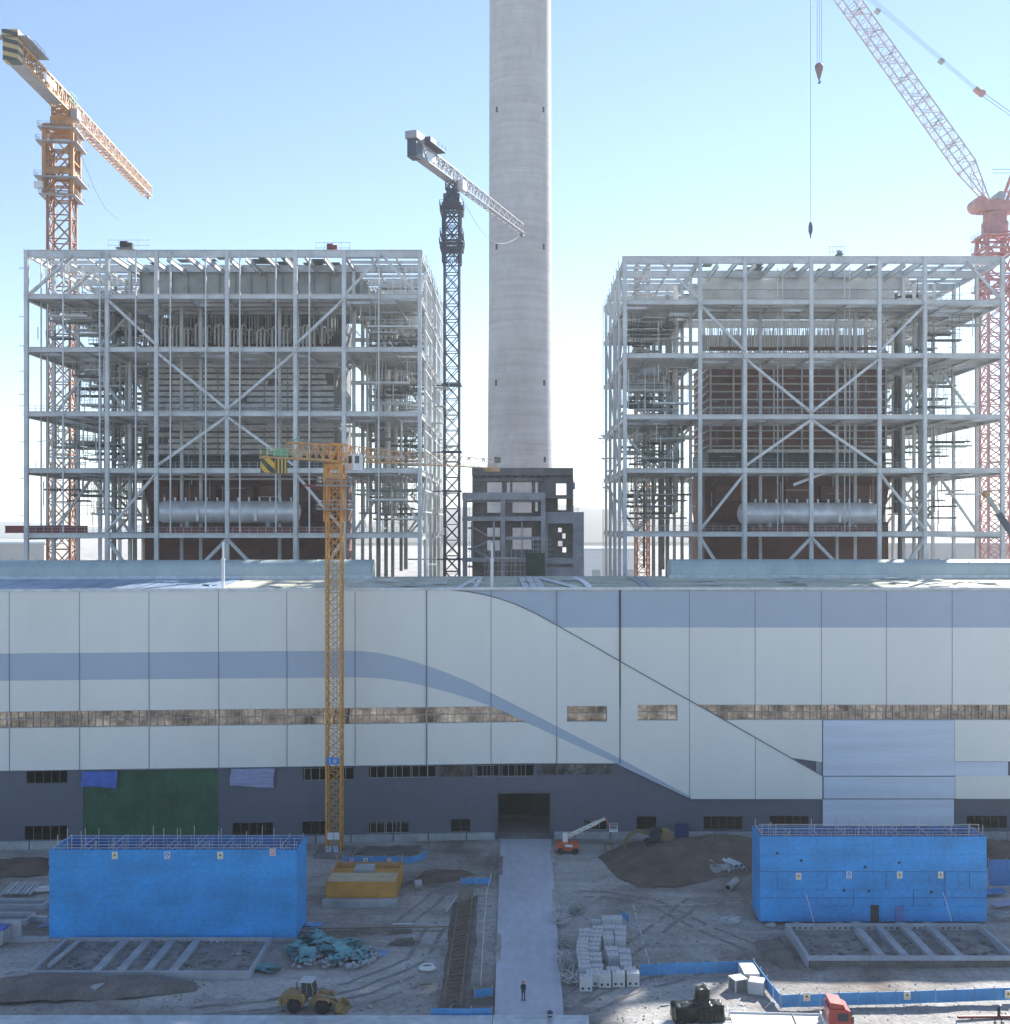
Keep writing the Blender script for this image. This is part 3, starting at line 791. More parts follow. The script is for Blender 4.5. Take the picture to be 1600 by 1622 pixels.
    # V bracing of the rows behind, seen against the sky
    for (a, c) in ((0,1),(5,6)):
        xm = (cols[a]+cols[c])/2
        for j in (1,3,4):
            for k in range(5):
                y = rows[j]; z1, z0 = fz[k]-1.2, fz[k+1]+.1
                if rn.random() < (.55 if j < 4 else .8):
                    if (k+j) % 2: prs = ((cols[a],z0,xm,z1),(cols[c],z0,xm,z1))
                    else: prs = ((cols[a],z1,xm,z0),(cols[c],z1,xm,z0))
                    for (xa,za_,xb,zb2) in prs:
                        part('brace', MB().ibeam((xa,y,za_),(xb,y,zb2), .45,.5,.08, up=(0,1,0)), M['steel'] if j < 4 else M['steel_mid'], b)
    # side faces: sheeting posts and struts
    for s, x in ((0, cols[0]), (1, cols[6])):
        o = -.9 if s == 0 else .9
        if (s == 0) == west: continue
        m = MB(); y = d0 + 3
        while y < rows[-1]-.5:
            if abs((y-d0) % 12) > .6 or not west: m.beam((x+o,y,0),(x+o,y,top-.2), .16,.16)
            y += 4 if west else 6
        part('side_post', m, st, b)
        g = MB()
        for k in range(5):
            z1, z0 = fz[k], fz[k+1]
            for q in (1,2):
                z = z0 + (z1-z0)*q/3
                g.beam((x+o,d0+.6,z),(x+o,rows[-1]-.4,z), .2,.25)
        if west: part('side_girt', g, st, b)
        for k in range(5):
            for j in range(4):
                if rn.random() < .5:
                    ya, yb2 = (rows[j], rows[j+1]) if (j+k) % 2 else (rows[j+1], rows[j])
                    part('brace', MB().ibeam((x,ya,fz[k]-1.2),(x,yb2,fz[k+1]), .4,.45,.08), st, b)
    inner = 6 if west else 0
    for k in range(14):    # little landings sticking out of the inner side
        x = cols[inner]; s = 1 if west else -1
        z = rn.uniform(fz[5]-6, fz[2]+3) if west else rn.uniform(fz[4]-8, fz[3]+2); y = d0 + rn.uniform(2, 44); L_ = rn.uniform(1.2, 3.2)
        if not west and k > 4: break
        m = MB().box(x+s*1.0, x+s*(1.0+L_), y, y+2.6, z-.12, z)
        for q in (0, 1): m.beam((x+s*(1+L_*q),y,z),(x+s*(1+L_*q),y,z+1.1),.07); m.beam((x+s*(1+L_*q),y+2.6,z),(x+s*(1+L_*q),y+2.6,z+1.1),.07)
        m.beam((x+s*(1+L_),y,z+1.1),(x+s*(1+L_),y+2.6,z+1.1),.07); m.beam((x+s,y,z-1.2),(x+s*(1+L_),y,z-.1),.12)
        part('landing', m, st, b)
    # thin sheeting posts standing before the front of the west house
    if west:
        for px in (100,158,215,270,326,380,437,490,600):
            x = X_(px, d0-.9); z0 = fz[5]+.2 if px not in (158,) else fz[4]
            m = MB().beam((x,d0-.9,z0),(x,d0-.9,top-.5), .24,.24)
            for z in fz[:-1]: m.box(x-.12, x+.12, d0-.9, d0-.35, z-.7, z-.45)
            part('sheeting_post', m, st, b)
        for k, py in enumerate((425,502,548,588,625,643,700,758,817)):
            z = Z_(py, d0); part('wall_bracket', MB().beam((cols[0]-1.3,d0-.2,z),(cols[0]-.4,d0-.2,z),.12), st, b)
        for x in (cols[0]+1.4, cols[0]+2.6): part('sheeting_post', MB().beam((x,d0+3,fz[5]),(x,d0+3,top-1), .22,.22), st, b)
    else:
        for px in (1232,1240,1338,1346):
            x = X_(px, d0+5); part('sheeting_post', MB().beam((x,d0+5,fz[5]),(x,d0+5,fz[0]-1), .16,.16), st, b)
    # intermediate galleries, ducts, pipes and stairs in the side bays
    for s, (a, c) in enumerate(((cols[0]+.6, cols[1]-.2), (cols[5]+.6, cols[6]-.6))):
        dense = 19 if (west or s == 0) else 10
        for k in range(1, 6):
            z1 = fz[k-1]-1.5; z0 = fz[k]
            zz1, zz0 = (fz[k-1], fz[k])
            for q in range(dense if k > 1 else 4):
                z = rn.choice((.28,.38,.5,.62,.72,.8))*(z1-z0)+z0; y = d0 + rn.uniform(3 if k > 1 else 13, 44); x0 = rn.uniform(a, (a+c)/2); x1 = x0 + rn.uniform(3.5, 9.5); x1 = min(x1, c)
                w = rn.uniform(1.2, 3.2)
                m = MB().box(x0, x1, y, y+w, z-.06, z); m.beam((x0,y,z-.2),(x1,y,z-.2),.14,.26); m.beam((x0,y+w,z-.2),(x1,y+w,z-.2),.14,.26)
                xx = x0
                while xx <= x1: m.beam((xx,y,z),(xx,y,z+1.1),.06); xx += 1.6
                m.beam((x0,y,z+1.1),(x1,y,z+1.1),.06); m.beam((x0,y,z+.6),(x1,y,z+.6),.05)
                for xx in (x0+.3, x1-.3): m.beam((xx,y+w/2,z),(xx,y+w/2,fz[k-1]-1.0),.10)
                part('gallery', m, rn.choice((M['steel'],M['steel_mid'],M['grating'],M['steel_dark'],M['steel_dark'])), b)
        for q in range(14 if (west or s == 0) else 6):   # riser pipes near the furnace
            near = c-.6 if s == 0 else a+.6
            x = near + (-1 if s == 0 else 1)*rn.uniform(0, 6); y = d0 + rn.uniform(14, 42); z0 = rn.choice(fz[3:]); z1 = rn.choice(fz[:3])-2
            part('riser_pipe', MB().tube((x,y,z0-8),(x,y,z1), rn.uniform(.22,.55), 8), rn.choice((M['steel_mid'],M['lagging'],M['steel_dark'],M['palepipe'])), b, True)
        for k in range(1, 6):                            # scaffold tubes, cables and small lines, too many to count
            m = MB(); z0, z1 = fz[k], fz[k-1]-1.2
            for q in range(95 if (west or s == 0) else 50):
                x = rn.uniform(a, c); y = d0 + rn.uniform(1.5, 46); L_ = rn.uniform(1.5, 7); r_ = rn.choice((.06,.08,.1,.14))
                t_ = rn.random()
                if t_ < .4: zq = rn.uniform(z0, z1-2); m.beam((x,y,zq),(x,y,min(z1, zq+rn.uniform(2,9))), r_)
                elif t_ < .75: zq = rn.uniform(z0+.5, z1); m.beam((x,y,zq),(min(c, x+L_),y,zq+rn.choice((0,0,.3))), r_)
                else: zq = rn.uniform(z0+.5, z1); m.beam((x,y,zq),(x,y+L_,zq), r_)
            part('scaffold_tubes', m, rn.choice((M['steel'],M['white'],M['steel'])), b, kind='stuff')  # white tubes in the mix paint sunlit sparkles
        for k in range(1, 6):                            # zigzag stair
            x0 = (a+c)/2 + (2 if s else -2); y = rows[2] + 5 + s*3; z0, z1 = fz[k], fz[k-1]
            m = MB(); n = 3
            for q in range(n):
                za_, zb2 = z0+(z1-z0)*q/n, z0+(z1-z0)*(q+1)/n; xa, xb = (x0, x0+3.6) if q % 2 == 0 else (x0+3.6, x0)
                for yy in (y, y+.9): m.beam((xa,yy,za_),(xb,yy,zb2),.08,.28); m.beam((xa,yy,za_+1.1),(xb,yy,zb2+1.1),.05)
                for t in range(9): 
                    u = (t+.5)/9; m.box(xa+(xb-xa)*u-.14, xa+(xb-xa)*u+.14, y+.04, y+.86, za_+(zb2-za_)*u-.02, za_+(zb2-za_)*u+.02)
                m.box(xb-.1, xb+(1.2 if xb > x0 else -1.2), y-.1, y+1.8, zb2-.06, zb2)
            if k > 1: part('stair', m, M['steel_mid'], b)
    # top machines' bases are separate things
    return b, cols, fz, rows

west_house = boiler_house(207.0, (42,170,248,360,468,545,665), (396,466,550,652,742,845), 'left boiler house frame of grey steel with thin posts before its front', True)
east_house = boiler_house(212.0, (990,1109,1180,1285,1393,1465,1588), (406,475,560,657,742,843), 'right boiler house frame of pale grey steel with open side bay before the red crane', False)

# ------------------------------------------------------------------ boilers hung inside
def boiler(d0, fz, px0, px1, lab, west, roots):
    rn = random.Random(5 if west else 6)
    df = d0 + 19
    x0, x1 = X_(px0, df), X_(px1, df); zt = Z_(572 if west else 574, df); zb = Z_(722 if west else 714, df)
    ztop = fz[2] + 1.5
    b = thing('boiler', lab, 'boiler', ((x0+x1)/2, df, 0), 'boilers hung in the steel frames')
    depth = 22
    body = MB().box(x0, x1, df, df+depth, zb, ztop)
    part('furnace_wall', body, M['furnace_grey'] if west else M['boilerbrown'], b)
    if west:
        r = MB(); z = zb+.3; k = 0
        while z < ztop-2:
            
            xx = x0
            while xx < x1:
                L_ = rn.uniform(1.2, 4.5)
                if rn.random() < .93: r.box(xx, min(x1, xx+L_)-.05, df-.22-.12*rn.random(), df, z+rn.uniform(-.05,.05), z+.78+rn.uniform(-.06,.06))
                xx += L_
            z += 1.16; k += 1
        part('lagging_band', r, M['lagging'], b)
        r = MB()
        for q in range(9):
            x = x0 + (x1-x0)*q/8; r.box(x-.1, x+.1, df-.42, df-.2, zb, ztop-3)
        part('vertical_stay', r, M['steel_mid'], b)
    else:
        z = zb+.9
        while z < zt+.4:
            m = MB().box(x0-.8, x1+.8, df-.5, df-.02, z-.13, z+.13)
            m.box(x0-.5, x0-.02, df, df+depth, z-.13, z+.13); m.box(x1+.02, x1+.5, df, df+depth, z-.13, z+.13)
            part('buckstay', m, M['buckstay'], b); z += 1.58
        r = MB()
        for q in (0,.13,.36,.52,.77,1): 
            x = x0 + (x1-x0)*q; r.box(x-.16, x+.16, df-.78, df-.51, zb, zt)
        part('vertical_stay', r, M['buckstay'], b)
        part('header', MB().tube((x0-.6,df-.7,zb-.1),(x1+.6,df-.7,zb-.1), .42, 12), M['palepipe'], b, True)
    part('casing', MB().box(x0-.3, x1+.3, df+.4, df+depth-.4, fz[4]-.4, zb), M['greenblack'], b)
    # hopper and lower front
    hm = MB(); za, zc = fz[4]-.4, fz[5]+2
    hm.add([(x0-1.2,df-.5,za),(x1+1.2,df-.5,za),(x1+1.2,df+depth,za),(x0-1.2,df+depth,za),(x0-.5,df+3,zc),(x1+.5,df+3,zc),(x1+.5,df+depth-3,zc),(x0-.5,df+depth-3,zc)],
           [(0,1,5,4),(1,2,6,5),(2,3,7,6),(3,0,4,7),(0,3,2,1),(4,5,6,7)])
    hm.box(x0-1, x1+1, df+1, df+depth-2, 2, zc)
    part('hopper', hm, M['boilerbrown'], b)
    wb = MB()
    for q in range(5):
        a = x0 + (x1-x0)*(q+.08)/5; c = x0 + (x1-x0)*(q+.9)/5; wb.box(a, c, df-2.6, df-.6, fz[5]+6.2, fz[5]+9.3)
    m2 = MB()
    for q in range(70):
        x = rn.uniform(x0-2, x1+2); z = rn.uniform(fz[5]+1, fz[2]); y = df - rn.uniform(2.5, 13); L_ = rn.uniform(1, 6)
        if rn.random() < .5: m2.beam((x,y,z),(x,y,z+L_), rn.choice((.05,.08,.12)))
        else: m2.beam((x,y,z),(x+L_,y,z), rn.choice((.05,.07,.1)))
    part('small_lines', m2, M['scaff'], b, kind='stuff')
    part('wind_box', wb, M['boilerbrown'], b)
    for q in range(26):
        x = rn.uniform(x0, x1); z = rn.uniform(fz[5]+3, fz[4]-2); part('burner_fitting', MB().box(x, x+rn.uniform(.3,.9), df-1.2, df-.8, z, z+rn.uniform(.2,1.6)), M['steel_dark'], b)
    # hanger rods and pendant tubes under the roof girders
    for row in range(4):
        m = MB(); y = df + 2 + row*5; n = 90
        for q in range(n):
            if rn.random() < .12: continue
            x = x0 + (x1-x0)*(q+rn.uniform(.2,.8))/n; m.tube((x,y,ztop+1.0 if not west else ztop+rn.choice((2.6,3.5,5))),(x,y,fz[1]+.5), rn.uniform(.045,.10), 5, caps=False)
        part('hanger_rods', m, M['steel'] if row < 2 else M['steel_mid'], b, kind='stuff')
    if west:
        for row, y in enumerate((df+.2, df+3)):
            m = MB(); n = 46
            for q in range(n):
                if rn.random() < .18: continue
                x = x0+1 + (x1-x0-2)*q/n; h = ztop + rn.uniform(4.6, 6.0)
                m.pipe([(x,y,ztop+rn.uniform(.5,2.2)),(x,y,h),(x+.25,y+.1,h+.35),(x+.55,y+.3,h+.3),(x+.6,y+2,h-.5)], .20, 6)
            part('pendant_tubes', m, M['palepipe'], b, True, kind='stuff')
        part('penthouse', MB().box(x0-.5, x1+.5, df+8, df+depth-1, ztop+.02, fz[1]+.6), M['steel_dark'], b)
        part('tube_bank', MB().box(x0+.3, x1-.3, df+1.4, df+7, ztop+.02, ztop+2.4), M['boilerbrown'], b)
    else:
        m = MB()
        for q in range(40): 
            x = x0 + (x1-x0)*q/40; m.box(x, x+rn.uniform(.3,.7), df+.5, df+1.2, ztop, ztop+rn.uniform(.4,1.7))
        part('seal_boxes', m, M['boilerbrown'], b)
        part('penthouse', MB().box(x0+.5, x1-.5, df+14, df+15, ztop+4.2, fz[1]-1.0), M['steel_mid'], b)
        part('upper_header', MB().tube((x0,df+1,ztop+2.6),(x1,df+1,ztop+2.6), .35, 10).tube((x0,df+6,ztop+2.2),(x1,df+6,ztop+2.2), .35, 10), M['boilerbrown'], b, True)
    return b
boiler(207.0, west_house[2], 235, 530, 'left boiler clad in silver grey ribbed lagging with pale bent pipes on top', True, None)
boiler(212.0, east_house[2], 1125, 1402, 'right boiler of bare brown tube walls crossed by pale buckstays', False, None)
def drum(px0, px1, py, d, r, lab):
    x0, x1, z = X_(px0, d), X_(px1, d), Z_(py, d)
    t = thing('storage_drum', lab, 'steel drum', ((x0+x1)/2, d, z-r), 'long steel drums before the boilers')
    prof = [(.02, x0)] + [(r*math.sin(a), x0 + r*.55*(1-math.cos(a))) for a in (.3,.6,.9,1.2,1.5708)]
    prof += [(r*math.sin(a), x1 - r*.55*(1-math.cos(a))) for a in (1.5708,1.2,.9,.6,.3)] + [(.02, x1)]
    part('shell', MB().lathe(prof, (0,d,z), 'x', 36), M['drum'], t, True)
    s = MB(); n = 9
    for k in range(1, n):
        x = x0 + (x1-x0)*k/n; s.lathe([(r+.015,x-.04),(r+.03,x),(r+.015,x+.04)], (0,d,z), 'x', 36)
    part('weld_seam', s, M['drum'], t, True)
    for k in (.22, .78):
        x = x0 + (x1-x0)*k; part('saddle', MB().box(x-.35, x+.35, d-1.7, d+1.7, z-r-1.0, z-r*.80), M['steel_mid'], t)
    for k in range(13):
        x = x0 + (x1-x0)*(k+.7)/13.6; part('nozzle', MB().tube((x,d-.4,z+r*.92),(x,d-.4,z+r+.55), .16, 8).tube((x,d-.4,z+r+.50),(x,d-.4,z+r+.62), .26, 8), M['drum'], t, True)
    for k in (.30, .70):
        x = x0 + (x1-x0)*k; part('ladder_plate', MB().box(x-.25, x+.25, d-r-.22, d-r-.05, z-r*.8, z+.2*r), M['palepipe'], t)
drum(250, 477, 811, 216, 2.12, 'left silver storage drum lying before the dark furnace behind the yellow crane')
drum(1168, 1392, 813.5, 221, 2.15, 'right silver storage drum lying before the dark furnace of the brown boiler')
# red beams lying on the lowest visible floor
zf = west_house[2][5]
solo('red_beam', MB().ibeam((X_(10,210),209.6,zf+.75),(X_(140,210),209.6,zf+.75), .6, 1.35, .14), M['redlead'], 'long red oxide girder jutting out of the left side of the left boiler house', 'steel girder', (X_(75,210),210,zf))
for a, c, l in ((252,352,'left'), (365,540,'right')):
    solo('red_beam', MB().ibeam((X_(a,213),213,zf+.62),(X_(c,213),213,zf+.62), .6, 1.15, .14), M['redlead'], '%s red oxide girder lying under the left silver drum' % l, 'steel girder', (X_(a,213),213,zf))
zf2 = east_house[2][5]
solo('red_beam', MB().ibeam((X_(1190,218),218,zf2+.5),(X_(1390,218),218,zf2+.5), .6, .9, .14), M['redlead'], 'dull red girder lying under the right silver drum', 'steel girder', (X_(1290,218),218,zf2))
# slanting white pipe in the right house
a, c = P(1257,768,214), P(1308,748,214)
solo('white_pipe', MB().tube(a, c, .3, 10), M['white'], 'short white pipe hung aslant above the right silver drum', 'pipe', a, smooth=True)
# winches and gear on the roofs
def machine(px, py, d, w, h, m, lab, cat):
    c = P(px, py, d); t = thing('roof_winch' if cat == 'winch' else 'roof_fan', lab, cat, c)
    part('base', MB().box(c.x-w*.6, c.x+w*.6, c.y-.8, c.y+.8, c.z-.02, c.z+.25), M['steel_dark'], t)
    part('drum', MB().tube((c.x-w*.35,c.y,c.z+.25+h/2),(c.x+w*.15,c.y,c.z+.25+h/2), h/2, 14), m, t, True)
    part('motor', MB().box(c.x+w*.16, c.x+w*.5, c.y-.5, c.y+.5, c.z+.25, c.z+.25+h*.7), m, t)
    g = MB()
    for x in (-1.4*w,-.7*w,0,.7*w,1.4*w): g.beam((c.x+x,c.y+1.5,c.z),(c.x+x,c.y+1.5,c.z+2.2),.06)
    for z in (1.1,2.1): g.beam((c.x-1.5*w,c.y+1.5,c.z+z),(c.x+1.5*w,c.y+1.5,c.z+z),.06)
    part('guard_rail', g, M['scaff'], t)
machine(199, 395, 209, 2.6, 1.3, M['black'], 'dark winch on the roof edge of the left boiler house, left of the two', 'winch')
machine(525, 399, 209, 2.2, 1.3, M['redlead'], 'dark red winch on the roof edge of the left boiler house, right of the two', 'winch')
machine(1329, 405, 214, 1.0, .8, M['steel_mid'], 'small grey winch on the roof edge of the right boiler house', 'winch')
# ------------------------------------------------------------------ chimney
dch = 385.0; xc = X_(824, dch)
t = thing('chimney', 'tall round grey concrete chimney rising out of the picture between the boiler houses', 'chimney', (xc, dch, 0))
def rad(z): return 10.6 + max(0, (120-z)/120)*1.0 + max(0,(z-120)/120)*-.25 + max(0,(78-z)/78)**2*1.2
prof = [(rad(z), z) for z in range(0, 252, 6)]
part('shaft', MB().lathe(prof, (xc,dch,0), 'z', 72), M['chimney'], t, True)
for py in (172, 390, 606, 728, -40):
    z = Z_(py, dch-8)
    for s in (-1, 1):
        r = rad(z); x = s*r*.735; y = -math.sqrt(r*r - x*x)
        n = Vector((x,y,0)).normalized(); c = Vector((xc,dch,z)) + n*(r-.25); u = Vector((-n.y,n.x,0))
        part('opening', MB().beam(c-Vector((0,0,.9)), c+Vector((0,0,.9)), .7, 1.0, up=n), M['black'], t)
# ------------------------------------------------------------------ bare concrete building at its foot
dc = 236.0
cb = thing('concrete_building', 'unfinished bare concrete building with empty window openings below the chimney', 'building', (X_(828,dc), dc, 0))
def cbox(name, px0, px1, py0, py1, ya, yb, m=None): part(name, MB().box(X_(px0,dc+ya), X_(px1,dc+ya), dc+ya, dc+yb, Z_(py1,dc+ya), Z_(py0,dc+ya)), m or M['concrete'], cb)
cm, cdk = M['concrete'], M['concdark']
# front frame: 735..863 wide
for px0, px1 in ((733,740),(793,800),(857,864)): cbox('column', px0, px1, 790, 960, 0, 1.0)
for py0, py1 in ((780,791.5),(818,825),(883.5,890)): cbox('beam', 732, 864, py0, py1, -.15, 1.15)
cbox('beam', 801, 856, 850, 855, .1, .8)
for px0, px1, py0, py1 in ((746,749,826,883),(781,784,826,883),(826,828,826,883)): cbox('post', px0, px1, py0, py1, .2, .7)
for py in (835, 868, 896): cbox('beam', 741, 748, py, py+3, .2, .8)
for py, c in ((820,9),(886,9),(792,9)): cbox('floor_slab', 733, 864, py, py+2.5, 1.2, c)
for (a, c) in (((750,836),(772,848)),((772,858),(750,868)),((752,871),(772,882))):
    part('stair_flight', MB().beam(P(a[0],a[1],dc+2), P(c[0],c[1],dc+2), .35, 1.6, up=(0,1,0)), cm, cb)
# right block 863..922
wall = MB()
def wrect(px0, px1, py0, py1, ya=1.5, yb=2.1): wall.box(X_(px0,dc+ya), X_(px1,dc+ya), dc+ya, dc+yb, Z_(py1,dc+ya), Z_(py0,dc+ya))
for r in ((864,925,811,829),(908,925,829,960),(864,908,884,893),(864,868,829,884),(864,908,899,960)): wrect(*r)
part('side_block_wall', wall, cm, cb)
# rear tall block 748..907 with openings through which the sky shows
bk = MB(); dbk = 9.0
hl = [(772,795,764,780),(803,808,764,781),(812,842,764,781),(848,852,764,781),(881,897,766,784),(884,897,790,808),
      (738,748,792,815),(772,793,794,812),(812,842,794,812),(848,852,794,810),(772,792,836,850),(812,842,836,870),(772,792,856,872),(884,890,836,843),(891,896,845,853),(884,891,857,865),(891,897,867,875)]
for (a,b_,c,d) in rects_with_holes(748, 907, 742, 960, [h for h in hl]):
    bk.box(X_(a,dc+dbk), X_(b_,dc+dbk), dc+dbk, dc+dbk+.5, Z_(d,dc+dbk), Z_(c,dc+dbk))
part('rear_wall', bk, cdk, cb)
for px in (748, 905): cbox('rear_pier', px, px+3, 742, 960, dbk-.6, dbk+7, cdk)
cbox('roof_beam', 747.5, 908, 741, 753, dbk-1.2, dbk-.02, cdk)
for k in range(12): 
    px = 752+k*12.6; cbox('beam_pocket', px, px+2.2, 753.2, 756, dbk-.35, dbk-.02, M['black'])
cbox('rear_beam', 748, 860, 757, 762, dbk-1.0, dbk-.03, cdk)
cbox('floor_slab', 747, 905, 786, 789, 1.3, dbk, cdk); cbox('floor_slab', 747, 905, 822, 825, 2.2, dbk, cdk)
cbox('block_roof', 864, 924, 811, 812.5, 2.15, dbk, cm)
# scaffold before it
sc = thing('scaffold', 'tube scaffold grid before the foot of the bare concrete building', 'scaffold', P(800,900,dc-1))
m = MB()
for px in range(768, 872, 7): m.beam(P(px,(868 if px<832 else 850),dc-1), P(px,960,dc-1), .09)
for py in (884,895,905): m.beam(P(768,py,dc-1), P(832,py,dc-1), .09)
for py in (855,862,870,878,886): m.beam(P(832,py,dc-1), P(873,py,dc-1), .08)
for px in range(768, 872, 21): m.beam(P(px,960,dc-.98), P(px+7,884,dc-.98), .07)
part('tube_grid', m, M['scaff'], sc)
part('plank', MB().box(X_(770,dc-1), X_(822,dc-1), dc-1.2, dc-.2, Z_(884.2,dc), Z_(883,dc)), M['white'], sc)
part('safety_net', MB().box(X_(833,dc-1.2), X_(863,dc-1.2), dc-1.15, dc-1.1, Z_(925,dc), Z_(876,dc)), M['greenblack'], sc)
for k, (px, y0) in enumerate(((912,755),(740,755))):
    t = thing('scaffold', '%s tube scaffold rising beside the top block of the bare concrete building' % ('right' if k == 0 else 'left'), 'scaffold', P(px,900,dc+10))
    m = MB()
    for o in (-3.5, 3.5): m.beam(P(px+o,y0-(3 if o>0 else 0),dc+10), P(px+o,960,dc+10), .08)
    for py in range(y0+8, 900, 22): m.beam(P(px-5,py,dc+10), P(px+5,py,dc+10), .07)
    part('tube_grid', m, M['scaff'], t)
    if k == 0: part('blue_sheet', MB().box(X_(908,dc+10.2), X_(911,dc+10.2), dc+10.1, dc+10.16, Z_(775,dc+10), Z_(764,dc+10)), M['tarpblue'], t)

# ------------------------------------------------------------------ lattice helpers
def lattice(p, q, w, h, panel, chord=.2, brace=.1, up=(0,0,1), w2=None, h2=None, xb=False, tri=False):
    """lattice girder from p to q, width w (across), height h (along up); x bracing or zigzag"""
    m = MB(); p, q = Vector(p), Vector(q); d = q-p; L = d.length; d.normalize()
    u = Vector(up); a = d.cross(u).normalized(); b = a.cross(d).normalized()
    w2 = w if w2 is None else w2; h2 = h if h2 is None else h2
    n = max(1, round(L/panel))
    cs = [(-1,0),(1,0),(0,1)] if tri else [(-1,0),(1,0),(1,1),(-1,1)]
    def pt(k, c):
        t = k/n; ww = w+(w2-w)*t; hh = h+(h2-h)*t
        return p + d*(L*t) + a*(c[0]*ww/2) + b*(c[1]*hh)
    for c in cs: m.beam(pt(0,c), pt(n,c), chord)
    nc = len(cs)
    for k in range(n):
        for i in range(nc):
            c, e = cs[i], cs[(i+1)%nc]
            m.beam(pt(k,c), pt(k,e), brace)
            if xb: m.beam(pt(k,c), pt(k+1,e), brace); m.beam(pt(k,e), pt(k+1,c), brace)
            elif (k+i) % 2: m.beam(pt(k,c), pt(k+1,e), brace)
            else: m.beam(pt(k,e), pt(k+1,c), brace)
    for i in range(nc): m.beam(pt(n,cs[i]), pt(n,cs[(i+1)%nc]), brace)
    return m
def mast(x, y, z0, z1, w, panel, chord, brace, ang=0, xb=True):
    m = lattice((0,0,z0), (0,0,z1), w, w, panel, chord, brace, up=(0,1,0), xb=xb)
    return m.xform(Matrix.Translation((x,y,0)) @ Matrix.Rotation(ang,4,'Z') @ Matrix.Translation((0,-w/2,0)))
def collar(x, y, z, w, proud, th=.25, rail=True, ang=0):
    m = MB(); o = w/2+proud
    m.box(-o,o,-o,-w/2,z-th,z); m.box(-o,o,w/2,o,z-th,z); m.box(-o,-w/2,-w/2,w/2,z-th,z); m.box(w/2,o,-w/2,w/2,z-th,z)
    if rail:
        for (x0,y0,x1,y1) in ((-o,-o,o,-o),(o,-o,o,o),(o,o,-o,o),(-o,o,-o,-o)):
            for t in range(5): m.beam((x0+(x1-x0)*t/4,y0+(y1-y0)*t/4,z),(x0+(x1-x0)*t/4,y0+(y1-y0)*t/4,z+1.1),.07)
            for zz in (.55,1.1): m.beam((x0,y0,z+zz),(x1,y1,z+zz),.06)
    return m.xform(Matrix.Translation((x,y,0)) @ Matrix.Rotation(ang,4,'Z'))
def at(o, d, perp, s, side, z):   # point along a jib: s metres along, side across
    return Vector((o.x + d.x*s + perp.x*side, o.y + d.y*s + perp.y*side, z))

# ---- orange crane behind the left house
dO = 266.0; xo = X_(98, dO)
oc = thing('tower_crane', 'tall orange tower crane with chevron marked counterweight behind the left boiler house', 'tower crane', (xo, dO, 0))
wm = 5.0
zr = lambda py: Z_(py, dO)
part('mast', mast(xo, dO, 0, zr(232), wm, 5.6, .55, .26, .12), M['brownmast'], oc)
part('climbing_frame', mast(xo, dO, zr(312), zr(205), wm+1.3, 8.5, .7, .3, .12, False).merge(
    MB().xform(Matrix.Identity(4))), M['tan'], oc)
pn = MB()
for z0, z1 in ((zr(282),zr(272)),(zr(213),zr(203))):
    pn.merge(MB().box(-3.2,3.2,-3.3,-3.1,z0,z1).box(-3.2,3.2,3.1,3.3,z0,z1).box(3.1,3.3,-3.1,3.1,z0,z1).box(-3.3,-3.1,-3.1,3.1,z0,z1).xform(Matrix.Translation((xo,dO,0)) @ Matrix.Rotation(.12,4,'Z')))
part('frame_panel', pn, M['tan'], oc)
for py, pr_ in ((288,2.3),(232,1.9),(210,1.5),(314,1.2)):
    part('platform', collar(xo, dO, zr(py), wm+1.3, pr_*.75, .3, True, .12), M['jibgrey'], oc)
part('cab_box', MB().box(xo-4.6,xo-2.6,dO-4.6,dO-3.4,zr(306),zr(296)), M['white'], oc)
part('slewing_ring', MB().tube((xo,dO,zr(206)),(xo,dO,zr(188)), 2.6, 20), M['tan'], oc, True)
part('tower_head', mast(xo, dO, zr(190), zr(174), 3.4, 3, .4, .25, .12), M['tan'], oc)
zj = zr(177); dirj = Vector((-.0417,1,0)).normalized(); pj = Vector((dirj.y,-dirj.x,0)); o = Vector((xo+.6,dO,0))
part('counter_jib', lattice(at(o,dirj,pj,-28,0,zj), at(o,dirj,pj,2,0,zj), 2.8, 3.6, 2.6, .45, .24), M['yellowdk'], oc)
part('counter_deck', MB().beam(at(o,dirj,pj,-29,0,zj-.15), at(o,dirj,pj,-6,0,zj-.15), 3.0, .25), M['jibgrey'], oc)
part('side_sign', MB().beam(at(o,dirj,pj,-17,1.55,zj+2.0), at(o,dirj,pj,-9.5,1.55,zj+2.0), .08, 1.5), M['white'], oc)
cw = MB().beam(at(o,dirj,pj,-31,0,zj+2.0), at(o,dirj,pj,-28.4,0,zj+2.0), 3.1, 5.2); cw.beam(at(o,dirj,pj,-31,-.1,zj+4.9), at(o,dirj,pj,-27.5,-.1,zj+4.9), 3.3, 1.8)
cwp = part('counterweight', cw, M['zebra'], oc)
part('winch_deck', MB().beam(at(o,dirj,pj,-31,1.2,zj+4.45), at(o,dirj,pj,-19,1.2,zj+4.45), 4.6, .25).beam(at(o,dirj,pj,-31,-2.2,zj+4.45), at(o,dirj,pj,-29,-2.2,zj+4.45), 1.8, .25), M['jibgrey'], oc)
m = MB()
for s in range(-26,-19,2): m.beam(at(o,dirj,pj,s,2.9,zj+4.5), at(o,dirj,pj,s,2.9,zj+5.8), .09)
m.beam(at(o,dirj,pj,-26,2.9,zj+5.8), at(o,dirj,pj,-20,2.9,zj+5.8), .08)
for s, w in ((-25,1.2),(-22.6,1.0)): m.merge(MB().beam(at(o,dirj,pj,s,1.6,zj+5.2), at(o,dirj,pj,s+1.6,1.6,zj+5.2), w, 1.1))
part('winch', m, M['steel_mid'], oc)
